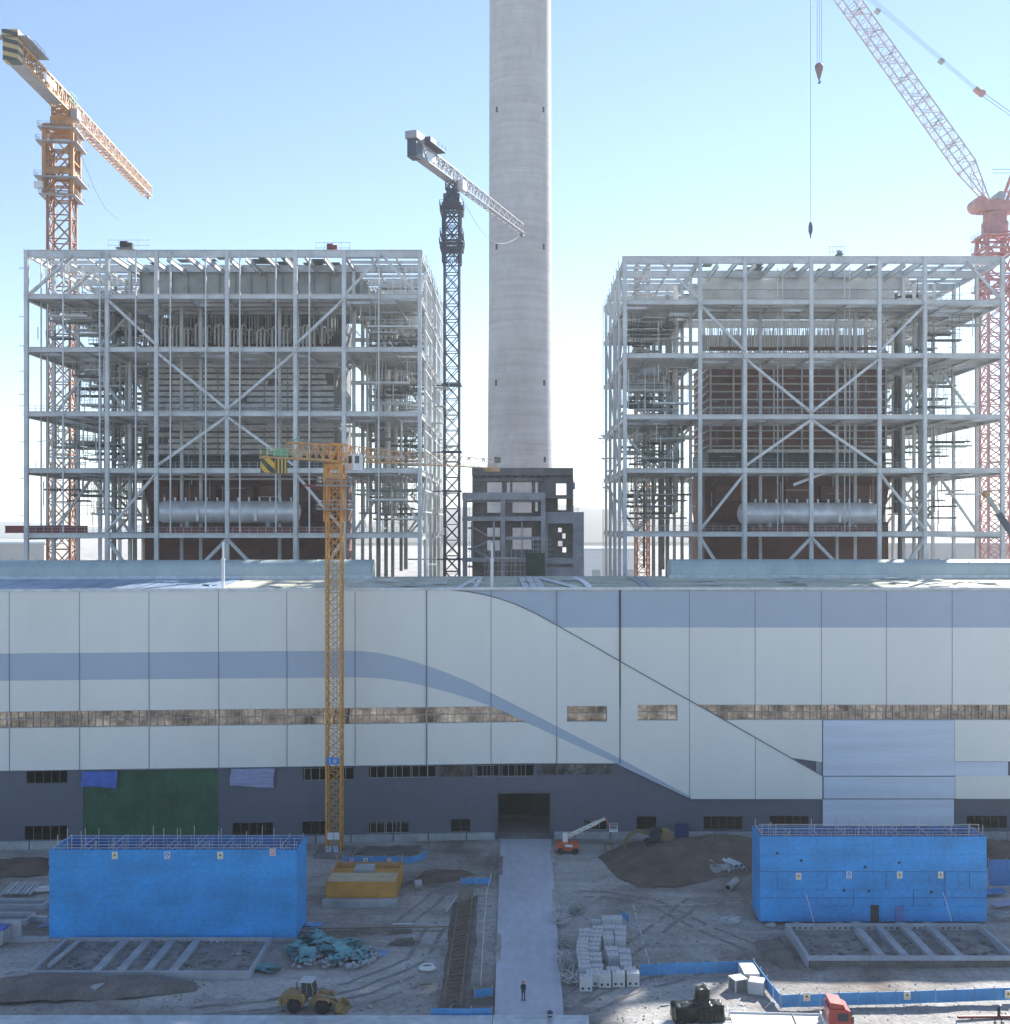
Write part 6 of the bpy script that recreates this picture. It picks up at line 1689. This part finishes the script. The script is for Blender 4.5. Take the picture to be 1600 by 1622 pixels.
m = MB().add([(x-1.8,y,0),(x+.2,y,0),(x+.2,y+1.6,0),(x-1.8,y+1.6,0),(x-1.9,y-.1,1.6),(x+.4,y-.1,1.6),(x+.4,y+1.7,1.6),(x-1.9,y+1.7,1.6)],[(0,3,2,1),(0,1,5,4),(1,2,6,5),(2,3,7,6),(3,0,4,7)])
part('bin', m, M['plinth'], t); part('cover_sheet', MB().box(x-1.8,x+.35,y-.05,y+1.6,1.45,1.75), M['tarpblue'], t); part('board', MB().box(x-1.5,x+1.4,y+1.8,y+2.0,.1,2.0), M['concrete'], t)
p = G(148,1573); mb = MB().add([(p.x-.9,p.y-.2,.35),(p.x+.2,p.y-.5,.4),(p.x+.9,p.y+.6,.75),(p.x-.2,p.y+.5,.6),(p.x-.8,p.y-.1,.2),(p.x+.1,p.y-.4,.2),(p.x+.8,p.y+.6,.5),(p.x-.2,p.y+.6,.4)],[(0,1,2,3),(7,6,5,4),(0,4,5,1),(1,5,6,2),(2,6,7,3),(3,7,4,0)])
solo('concrete_slab', mb, M['plinth'], 'tilted broken concrete slab lying on the dark soil bank', 'slab', p)
# right edge bits
for k, (px, py, w, lab) in enumerate(((1572,1418,1.6,'blue sheet lying beside the right side of the right enclosure'),(1592,1437,1.5,'pale blue sheet lying on the ground at the right picture edge'))):
    p = G(px,py); solo('ground_sheet', MB().beam((p.x-w,p.y,.3),(p.x+w,p.y+.6,.42),1.6,.12), M['hoarddk'] if k == 0 else M['tarplav'], lab, 'sheet', p)
p = G(1578,1452); m = MB(); rn = random.Random(8)
for k in range(26): a = Vector((p.x+rn.uniform(-1.2,1.2),p.y+rn.uniform(-1,1),rn.uniform(.05,.7))); m.beam(a, a+Vector((rn.uniform(.4,1.4),rn.uniform(-1.2,.2),rn.uniform(-.2,.2))), .09)
solo('scrap_heap', m, M['steel_mid'], 'tangled heap of steel bars beside the right enclosure at the picture edge', 'scrap heap', p)
solo('marker_post', MB().beam(G(1567,1362)+Vector((0,0,0)), G(1567,1362)+Vector((.15,0,1.6)), .16), M['white'], 'white marker post before the steep soil heap at the right edge', 'post', G(1567,1362))
# ------------------------------------------------------------------ machines
def wheel(t, c, r, w, axis='y', rim='loader'):
    c = Vector(c); prof = [(r*.55,-w/2),(r*.92,-w/2),(r,-w*.3),(r,w*.3),(r*.92,w/2),(r*.55,w/2)]
    wh = part('wheel', MB().lathe(prof, c, axis, 20), M['tyre'], t, True)
    part('rim', MB().lathe([(r*.1,-w*.42),(r*.54,-w*.42),(r*.54,w*.42),(r*.1,w*.42)], c, axis, 16), M[rim], wh, True)
    m = MB()
    for k in range(16):
        a = 2*math.pi*k/16; e = Vector((math.cos(a),0,math.sin(a))) if axis == 'y' else Vector((0,math.cos(a),math.sin(a)))
        ax = Vector((0,1,0)) if axis == 'y' else Vector((1,0,0))
        m.beam(c+e*r*1.0-ax*w*.45, c+e*r*1.0+ax*w*.45, .12, .06, up=e)
    part('tread', m, M['tyre'], wh)
def placed(root, loc, rot):
    root.location = loc; root.rotation_euler.z = rot; ROOT[root.name] = tuple(loc)
# wheel loader, built facing +X at the origin
t = thing('wheel_loader', 'dusty yellow wheel loader with its bucket lowered at the bottom of the yard', 'wheel loader', (0,0,0))
for x in (-1.55, 1.5):
    for y in (-1.0, 1.0): wheel(t, (x,y,.72), .72, .55)
part('rear_body', MB().prism([(-2.9,.7),(-.6,.7),(-.4,1.3),(-.5,1.95),(-2.6,1.85),(-3.0,1.5)], -.95, .95), M['loader'], t)
part('counterweight', MB().prism([(-3.25,.8),(-2.92,.65),(-2.95,1.5),(-3.2,1.45)], -1.1, 1.1), M['loader'], t)
part('front_frame', MB().prism([(-.35,.6),(2.0,.6),(2.1,1.1),(1.1,1.7),(.3,1.5)], -.5, .5), M['loader'], t)
for s in (-1,1):
    for x in (-1.55,1.5): part('fender', MB().prism([(x-.85,1.35),(x-.5,1.62),(x+.5,1.62),(x+.85,1.35),(x+.8,1.28),(x+.45,1.52),(x-.45,1.52),(x-.8,1.28)], s*.75, s*1.3), M['loader'], t)
cabm = part('cab', MB().prism([(-.9,1.6),(.35,1.5),(.42,2.3),(.15,3.05),(-.9,3.05)], -.62, .62), M['glassd'], t)
part('cab_roof', MB().box(-1.05,.35,-.75,.75,3.05,3.22), M['sheet'], cabm)
fm = MB()
for y in (-.64,.64):
    fm.beam((-.9,y,1.6),(-.9,y,3.05),.09); fm.beam((.4,y,1.55),(.42,y,2.3),.09); fm.beam((.42,y,2.3),(.15,y,3.05),.09); fm.beam((-.3,y,1.6),(-.3,y,3.05),.07)
part('cab_frame', fm, M['loader'], cabm)
part('exhaust_pipe', MB().tube((-1.7,.4,1.9),(-1.7,.4,2.6),.07,8), M['steel_dark'], t, True)
am = MB()
for y in (-.42,.42): am.beam((.7,y,1.75),(2.1,y,1.35),.18,.32); am.beam((2.1,y,1.35),(3.0,y,.5),.18,.3)
part('lift_arm', am, M['loader'], t)
part('tilt_cylinder', MB().tube((.9,0,1.6),(2.5,0,1.3),.09,8), M['steel_mid'], t, True)
part('bucket', MB().prism([(2.95,.9),(2.8,.3),(3.2,.06),(4.05,.06),(4.05,.12),(3.3,.16),(3.02,.4),(3.1,.88)], -1.35, 1.35).prism([(2.95,.9),(2.8,.3),(3.2,.06),(4.05,.06),(3.4,.75)], -1.35, -1.30).prism([(2.95,.9),(2.8,.3),(3.2,.06),(4.05,.06),(3.4,.75)], 1.30, 1.35), M['loader'], t)
p = G(497,1600); placed(t, (p.x-.3,p.y+.4,-.08), -.12); t.scale = (.86,.86,.86)
# excavator on the soil heap (facing -X)
t = thing('excavator', 'muddy yellow tracked excavator working on the brown soil heap', 'excavator', (0,0,0))
for y in (-1.0,1.0):
    tr_ = part('track', MB().prism([(-1.7,.35),(-1.45,.05),(1.45,.05),(1.7,.35),(1.6,.75),(1.3,.9),(-1.3,.9),(-1.6,.75)], y-.3, y+.3), M['tyre'], t)
    m = MB()
    for k in range(6): m.tube((-1.25+.5*k,y-.31,.35),(-1.25+.5*k,y+.31,.35),.22,12)
    part('roller', m, M['steel_dark'], tr_, True)
part('house', MB().prism([(-.4,1.0),(2.0,1.0),(2.15,1.3),(2.0,2.0),(.2,2.1),(-.2,1.7)], -1.1, 1.1), M['mud'], t)
part('engine_cover', MB().prism([(.5,2.1),(1.9,2.0),(1.75,2.3),(.6,2.35)], -1.0, 1.0), M['loader'], t)
c_ = part('cab', MB().prism([(-1.2,1.0),(.25,1.0),(.25,2.7),(-.7,2.75),(-1.2,2.0)], -1.12, -.2), M['glassd'], t); part('cab_roof', MB().box(-.85,.4,-1.2,-.12,2.75,2.87), M['greenblack'], c_)
part('boom', MB().beam((-.5,.25,1.5),(-2.9,.25,2.3),.4,.55).beam((-2.9,.25,2.3),(-4.2,.25,1.5),.36,.5), M['mud'], t)
part('stick', MB().beam((-4.1,.25,1.65),(-4.9,.25,.2),.32,.42), M['mud'], t)
part('bucket', MB().prism([(-5.2,.3),(-4.6,.3),(-4.3,-.3),(-4.7,-.7),(-5.3,-.45)], -.3, .8), M['mud'], t)
p = G(1040,1352); placed(t, (p.x+.2,p.y+.5,.85), .12); t.scale = (.95,.95,.95)
# boom lift
t = thing('boom_lift', 'orange boom lift with a raised cream boom by the right side of the hall door', 'boom lift', (0,0,0))
for x in (-1.2,1.2):
    for y in (-.95,.95): wheel(t, (x,y,.48), .48, .36, rim='orange')
part('chassis', MB().box(-1.7,1.7,-.7,.7,.45,.85), M['orange'], t)
part('turntable', MB().prism([(-1.9,.9),(1.7,.9),(1.75,1.5),(1.2,1.75),(-1.5,1.75),(-2.0,1.5)], -.95, .95), M['orange'], t)
part('emblem', MB().box(-.5,.7,-.975,-.955,1.15,1.55), M['white'], t)
part('boom_post', MB().box(-.9,-.1,-.3,.3,1.75,3.2), M['white'], t)
part('boom', MB().beam((-.6,0,2.4),(4.7,0,5.0),.34,.62).beam((4.5,0,4.9),(5.9,0,5.6),.26,.44), mat('cream_boom_paint', (.62,.60,.52), .45), t)
m = MB()
for k in range(5): a = Vector((-.2+.9*k,-.19,2.55+.44*k)); m.box(a.x,a.x+.4,-.2,-.175,a.z,a.z+.16)
part('boom_marking', m, M['steel_mid'], t)
part('jib', MB().beam((5.9,0,5.6),(7.0,0,4.2),.16,.2), M['orange'], t)
pf = MB().box(6.6,7.9,-.6,.6,3.6,3.7)
for x in (6.6,7.9):
    for y in (-.6,.6): pf.beam((x,y,3.6),(x,y,4.7),.05)
for z in (4.15,4.7):
    for y in (-.6,.6): pf.beam((6.6,y,z),(7.9,y,z),.05)
    for x in (6.6,7.9): pf.beam((x,-.6,z),(x,.6,z),.05)
part('work_platform', pf, M['white'], t)
p = G(903,1352); placed(t, (p.x-.2,p.y+.8,-.1), -.06); t.scale = (.84,.84,.84)
solo('work_bench', MB().box(X_(958,155), X_(971,155), 154.5, 155.3, .75, .85).box(X_(958,155)+.05, X_(958,155)+.15, 154.55, 155.2, 0, .748).box(X_(971,155)-.15, X_(971,155)-.05, 154.55, 155.2, 0, .748), M['wood'], 'small dark trestle bench at the hall foot behind the excavator', 'bench', (X_(965,155),155,0))
# covered machine
t = thing('covered_machine', 'bulky machine wrapped in glossy dark green tarpaulin at the bottom edge', 'covered machine', (0,0,0))
def blob(parts, sub=3):
    """one continuous draped shell round several boxes, by marching through a metaball-like remesh"""
    bm = bmesh.new()
    for (a,b,c,d,e,f) in parts:
        r = bmesh.ops.create_cube(bm, size=1); 
        for v in r['verts']: v.co = Vector((a+(v.co.x+.5)*(b-a), c+(v.co.y+.5)*(d-c), e+(v.co.z+.5)*(f-e)))
    me = bpy.data.meshes.new('tmp'); bm.to_mesh(me); bm.free()
    ob = bpy.data.objects.new('tmp', me); COL.objects.link(ob)
    md = ob.modifiers.new('r','REMESH'); md.mode = 'VOXEL'; md.voxel_size = .11
    sm = ob.modifiers.new('s','SMOOTH'); sm.factor = .5; sm.iterations = 5
    dg = bpy.context.evaluated_depsgraph_get(); ev = ob.evaluated_get(dg).to_mesh()
    out = MB(); 
    for v in ev.vertices:
        n = v.normal; q = v.co; k = 1 if abs(n.z) < .8 else .6
        w = .16*noise.noise(Vector((q.x*1.3,q.y*1.3,q.z*.5))) + .09*noise.noise(Vector((q.x*4.2,q.y*4.2,q.z*.9)))
        out.v.append(tuple(q + n*w*k))
    out.f = [tuple(p.vertices) for p in ev.polygons]
    bpy.data.objects.remove(ob); bpy.data.meshes.remove(me)
    return out
tp = blob([(-2.3,.2,-.8,.8,.35,1.75),(-.2,.9,-.6,.6,.9,3.1),(.2,2.3,-.75,.75,.2,1.75),(-.1,1.4,-.9,.7,0,1.2)])
part('tarpaulin', tp, M['tarpdk'], t, True)
part('skid', MB().box(-2.2,-.2,-.6,.6,0,.22), M['wood'], t); 
wheel(t, (-1.7,-.78,.3), .3, .2, rim='steel_dark')
p = G(1108,1621); placed(t, (p.x-.1,p.y+.2,0), .12)
# lattice box beside it
p = G(1166,1612); t = thing('mesh_pallet', 'white wire mesh pallet box with pale sacks right of the wrapped machine', 'pallet box', p); x, y = p.x, p.y; m = MB()
for a in range(7):
    u = x-.75+.25*a; m.beam((u,y-.45,.1),(u,y-.45,.95),.03); m.beam((u,y+.45,.1),(u,y+.45,.95),.03)
for z in (.1,.38,.66,.95):
    for yy in (-.45,.45): m.beam((x-.75,y+yy,z),(x+.75,y+yy,z),.035)
    for xx in (-.75,.75): m.beam((x+xx,y-.45,z),(x+xx,y+.45,z),.035)
part('wire_cage', m, M['white'], t); part('load', blob([(x-.6,x+.6,y-.35,y+.35,.12,.55)]), M['block'], t, True)
# truck
t = thing('truck', 'red cab truck with a long white flat bed at the bottom right', 'truck', (0,0,0))
cabn = MB().prism([(-.2,.75),(1.75,.75),(1.85,1.5),(1.6,2.55),(1.2,2.75),(-.2,2.7)], -1.15, 1.15)
c_ = part('cab', cabn, M['truckred'], t)
part('roof_visor', MB().prism([(-.1,2.72),(1.15,2.78),(1.0,3.1),(-.1,3.25)], -1.05, 1.05), M['truckred'], c_)
part('windscreen', MB().add([(1.80,-1.0,1.62),(1.80,1.0,1.62),(1.64,1.0,2.48),(1.64,-1.0,2.48),(1.88,-1.0,1.62),(1.88,1.0,1.62),(1.70,1.0,2.48),(1.70,-1.0,2.48)],[(0,1,2,3),(7,6,5,4),(0,4,5,1),(1,5,6,2),(2,6,7,3),(3,7,4,0)]), M['glassd'], c_)
for s in (-1,1):
    dr = part('door', MB().box(.35,1.5,s*1.155,s*1.175,.95,2.5), M['truckred'], c_); part('side_window', MB().box(.5,1.4,s*1.178,s*1.19,1.75,2.4), M['glassd'], dr)
    part('mirror', MB().box(1.65,1.8,s*1.3,s*1.5,1.7,2.3).beam((1.6,s*1.15,2.2),(1.7,s*1.35,2.2),.05), M['steel_dark'], c_)
    part('headlight', MB().box(1.80,1.90,s*.75,s*1.05,.95,1.15), M['white'], c_)
part('bumper', MB().box(1.7,1.98,-1.15,1.15,.45,.9), M['truckred'], t)
part('grille', MB().box(1.84,1.92,-.7,.7,1.0,1.4), M['steel_dark'], c_)
part('chassis', MB().box(-8.2,1.6,-.45,.45,.55,.8), M['steel_dark'], t)
part('flat_bed', MB().box(-8.4,-.55,-1.2,1.2,1.0,1.2), mat('pale_bed_sheet', (.66,.63,.60), .6), t)
part('bed_side', MB().box(-8.4,-.55,-1.25,-1.203,.95,1.35), M['white'], t); part('bed_side', MB().box(-8.4,-.55,1.203,1.25,.95,1.35), M['white'], t)
part('headboard', MB().box(-.55,-.45,-1.2,1.2,1.0,1.6), M['white'], t); part('bed_divider', MB().box(-2.95,-2.9,-1.2,1.2,1.202,1.32), M['steel_mid'], t)
for x in (1.0,-5.6,-6.8):
    for s in (-1,1): wheel(t, (x,s*.98,.5), .5, .34, rim='steel_mid')
p = G(1312,1632); placed(t, (p.x-.2,p.y-1.0,0), -.06)
# low white slab stacks at the bottom edge
dk = G(0,1622).y
solo('concrete_apron', MB().box(X_(1035,100.6), X_(1205,100.6), 99.2, 100.9, -.2, .22), M['block'], 'pale concrete apron under the wrapped machine at the bottom edge', 'slab', (X_(1110,100.5),100,0))
for k, (px0, px1, lab) in enumerate(((-60,780,'long pale blue kerb wall along the bottom edge left of the road'),(781,932,'pale blue kerb wall along the bottom edge across the near end of the road'))):
    solo('kerb_wall', MB().box(X_(px0,101.6), X_(px1,101.6), 101.2, 101.5, -.2, .42).box(X_(px0,101.6), X_(px1,101.6), 99.0, 101.2, -.2, .30), M['sheet'], lab, 'kerb wall', (X_((px0+px1)/2,101.5),101.3,0))
p = Vector((X_(871,101.3),101.0,.42)); t = thing('bollard_light', 'small dark ball lamp on the kerb wall at the road end', 'lamp', p)
part('globe', MB().lathe([(.05,-.02),(.22,.08),(.32,.3),(.30,.42),(.18,.58),(.03,.64)], p, 'z', 16), M['navy'], t, True); part('band', MB().lathe([(.33,.28),(.34,.33),(.33,.38)], p, 'z', 16), M['sheet'], t, True)
solo('ground_beam', MB().beam(G(1517,1613)+Vector((0,0,.12)), G(1610,1612)+Vector((0,0,.12)), .25,.2), M['redlead'], 'long dark red beam lying on the sunlit ground by the walking person', 'steel beam', G(1560,1613))
# ------------------------------------------------------------------ people
def person(label, loc, rot, joints, colour, helmet, cloth='clothdk'):
    """body grown from a skeleton: one continuous surface"""
    me = bpy.data.meshes.new('body'); names = list(joints); idx = {n:i for i,n in enumerate(names)}
    edges = [('pelvis','waist'),('waist','chest'),('chest','neck'),('neck','head'),('head','crown'),
             ('chest','shl'),('shl','ell'),('ell','wrl'),('wrl','hal'),('chest','shr'),('shr','elr'),('elr','wrr'),('wrr','har'),
             ('pelvis','hil'),('hil','knl'),('knl','anl'),('anl','tol'),('pelvis','hir'),('hir','knr'),('knr','anr'),('anr','tor')]
    me.from_pydata([joints[n] for n in names], [(idx[a],idx[b]) for a,b in edges], [])
    ob = bpy.data.objects.new('tmpbody', me); COL.objects.link(ob)
    md = ob.modifiers.new('skin','SKIN'); md.use_smooth_shade = True
    R = dict(pelvis=.155,waist=.14,chest=.165,neck=.062,head=.095,crown=.075,shl=.075,shr=.075,ell=.052,elr=.052,wrl=.036,wrr=.036,hal=.04,har=.04,hil=.10,hir=.10,knl=.068,knr=.068,anl=.048,anr=.048,tol=.045,tor=.045)
    for n in names: 
        sv = me.skin_vertices[0].data[idx[n]]; sv.radius = (R[n],R[n]*(.8 if n in ('chest','waist','pelvis') else 1)); sv.use_root = (n == 'pelvis')
    sd = ob.modifiers.new('sub','SUBSURF'); sd.levels = 2; sd.render_levels = 2
    dg = bpy.context.evaluated_depsgraph_get(); ev = ob.evaluated_get(dg).to_mesh()
    out = MB(); out.v = [tuple(v.co) for v in ev.vertices]; out.f = [tuple(p.vertices) for p in ev.polygons]
    bpy.data.objects.remove(ob)
    t = thing('person', label, 'person', (0,0,0))
    hd, cr = Vector(joints['head']), Vector(joints['crown'])
    b = part('body', out, M[cloth], t, True)
    face = MB().lathe([(.02,-.13),(.07,-.10),(.088,-.02),(.09,.05),(.05,.11)], hd+Vector((0,-.015,.02)), 'z', 14)
    face.add([tuple(hd+Vector(v)) for v in ((-.018,-.10,.0),(.018,-.10,.0),(0,-.095,.045),(0,-.128,.005))], [(0,1,3),(1,2,3),(2,0,3)])
    for s in (-1,1): face.merge(MB().box(hd.x+s*.088,hd.x+s*.105,hd.y-.02,hd.y+.02,hd.z-.02,hd.z+.04))
    part('face', face, M['skin'], t, True)
    ey = MB()
    for s in (-1,1): ey.box(hd.x+s*.032-.012,hd.x+s*.032+.012,hd.y-.108,hd.y-.095,hd.z+.028,hd.z+.042)
    ey.box(hd.x-.025,hd.x+.025,hd.y-.10,hd.y-.09,hd.z-.055,hd.z-.045)
    part('eyes', ey, M['black'], t)
    part('helmet', MB().lathe([(.155,.055),(.118,.06),(.115,.10),(.09,.15),(.03,.175)], hd, 'z', 16), M[helmet], t, True)
    for sfx in ('l','r'):      # fingers and thumb round each palm
        w_, h_ = Vector(joints['wr'+sfx]), Vector(joints['ha'+sfx]); d = (h_-w_).normalized(); sx = d.cross(Vector((0,1,0))).normalized() if abs(d.y) < .9 else Vector((1,0,0)); nrm = d.cross(sx)
        m = MB(); 
        for k, L_ in enumerate((.07,.08,.076,.06)):
            o = h_ + d*.02 + nrm*((k-1.5)*.02); m.tube(o, o+d*L_*.55, .0095, 6, .009); m.tube(o+d*L_*.55, o+d*L_*.9+sx*.022, .009, 6, .0075)
        o = h_ - d*.03 + nrm*.04; m.tube(o, o+nrm*.025+d*.035, .011, 6, .009); m.tube(o+nrm*.025+d*.035, o+nrm*.02+d*.065, .009, 6, .008)
        part('fingers', m, M['skin'], t, True)
    bt = MB()
    for sfx in ('l','r'):
        a, q = Vector(joints['an'+sfx]), Vector(joints['to'+sfx]); bt.beam((a.x,a.y+.06,a.z-.045),(q.x,q.y-.06,q.z-.0),.10,.085)
    part('boots', bt, M['black'], t)
    placed(t, loc, rot)
    return t
stand = dict(pelvis=(0,0,.95),waist=(0,0,1.12),chest=(0,0,1.34),neck=(0,-.01,1.50),head=(0,-.02,1.60),crown=(0,-.01,1.70),
    shl=(.17,0,1.40),ell=(.23,.03,1.12),wrl=(.16,-.13,.98),hal=(.11,-.18,.97),shr=(-.17,0,1.40),elr=(-.23,.03,1.12),wrr=(-.16,-.13,.99),har=(-.11,-.18,.98),
    hil=(.10,0,.90),knl=(.11,-.01,.50),anl=(.11,.02,.10),tol=(.12,-.13,.05),hir=(-.10,0,.90),knr=(-.11,-.01,.50),anr=(-.11,.02,.10),tor=(-.12,-.13,.05))
walk = dict(pelvis=(0,0,.93),waist=(0,-.01,1.10),chest=(0,-.04,1.32),neck=(0,-.05,1.48),head=(0,-.08,1.58),crown=(0,-.07,1.68),
    shl=(.17,-.04,1.38),ell=(.22,.10,1.12),wrl=(.20,.04,.90),hal=(.20,.01,.83),shr=(-.17,-.04,1.38),elr=(-.22,-.10,1.12),wrr=(-.20,-.22,.95),har=(-.19,-.27,.90),
    hil=(.10,0,.88),knl=(.11,-.16,.52),anl=(.11,-.24,.10),tol=(.11,-.40,.07),hir=(-.10,0,.88),knr=(-.11,.10,.50),anr=(-.11,.34,.15),tor=(-.11,.24,.05))
p = G(829,1586); person('person in dark clothes and dull red helmet standing alone on the concrete road', (p.x,p.y,.10), 0.2, stand, 0, 'helmet')
p = G(1582,1620); person('person in dark clothes and white helmet walking on the sunlit ground at the right', (p.x,p.y,-.05), 1.2, walk, 0, 'helmetw')
# ------------------------------------------------------------------ far ground objects between and beside the houses
def far_block(px0, px1, py0, py1, d, dep, m, lab, roof=True, cat='building', name='far_building'):
    x0, x1 = X_(px0,d), X_(px1,d); z0, z1 = 0, Z_(py0,d); t = thing(name, lab, cat, ((x0+x1)/2,d,0))
    part('wall', MB().box(x0,x1,d,d+dep,-.5,z1), m, t)
    part('roof', MB().box(x0-1,x1+1,d-1,d+dep+1,z1+.005,z1+1.2), M['sheet'], t)
    b = MB(); n = max(3,int((x1-x0)/9))
    for k in range(n): a = x0+(x1-x0)*(k+.25)/n; b.box(a, a+(x1-x0)/n*.5, d-.15, d-.02, z1*.45, z1*.65)
    part('window_strip', b, M['steel_mid'], t)
far_block(-80,70,861,872,860,40,M['shed'],'long low pale shed far behind the left boiler house')
far_block(905,1010,872,880,640,30,M['white'],'low white shed far behind between chimney building and right boiler house')
far_block(1420,1640,862,872,900,30,M['shed'],'long low pale shed far behind the right boiler house')
# ------------------------------------------------------------------ thin air haze
hzb = MB().box(-6800, 6800, -6700, 6700, -4.0, 262.0)
hm = bpy.data.materials.new('thin_haze'); hm.use_nodes = True
nt = hm.node_tree; nt.nodes.remove(nt.nodes['Principled BSDF'])
pv = nt.nodes.new('ShaderNodeVolumePrincipled'); pv.inputs['Color'].default_value = (.88,.94,1,1); pv.inputs['Density'].default_value = .00017; pv.inputs['Anisotropy'].default_value = .3
nt.links.new(pv.outputs[0], nt.nodes['Material Output'].inputs['Volume'])
hz_o = struct('haze', hzb, hm, kind='stuff')
S.cycles.volume_step_rate = 10; S.cycles.volume_max_steps = 16; S.cycles.volume_bounces = 0
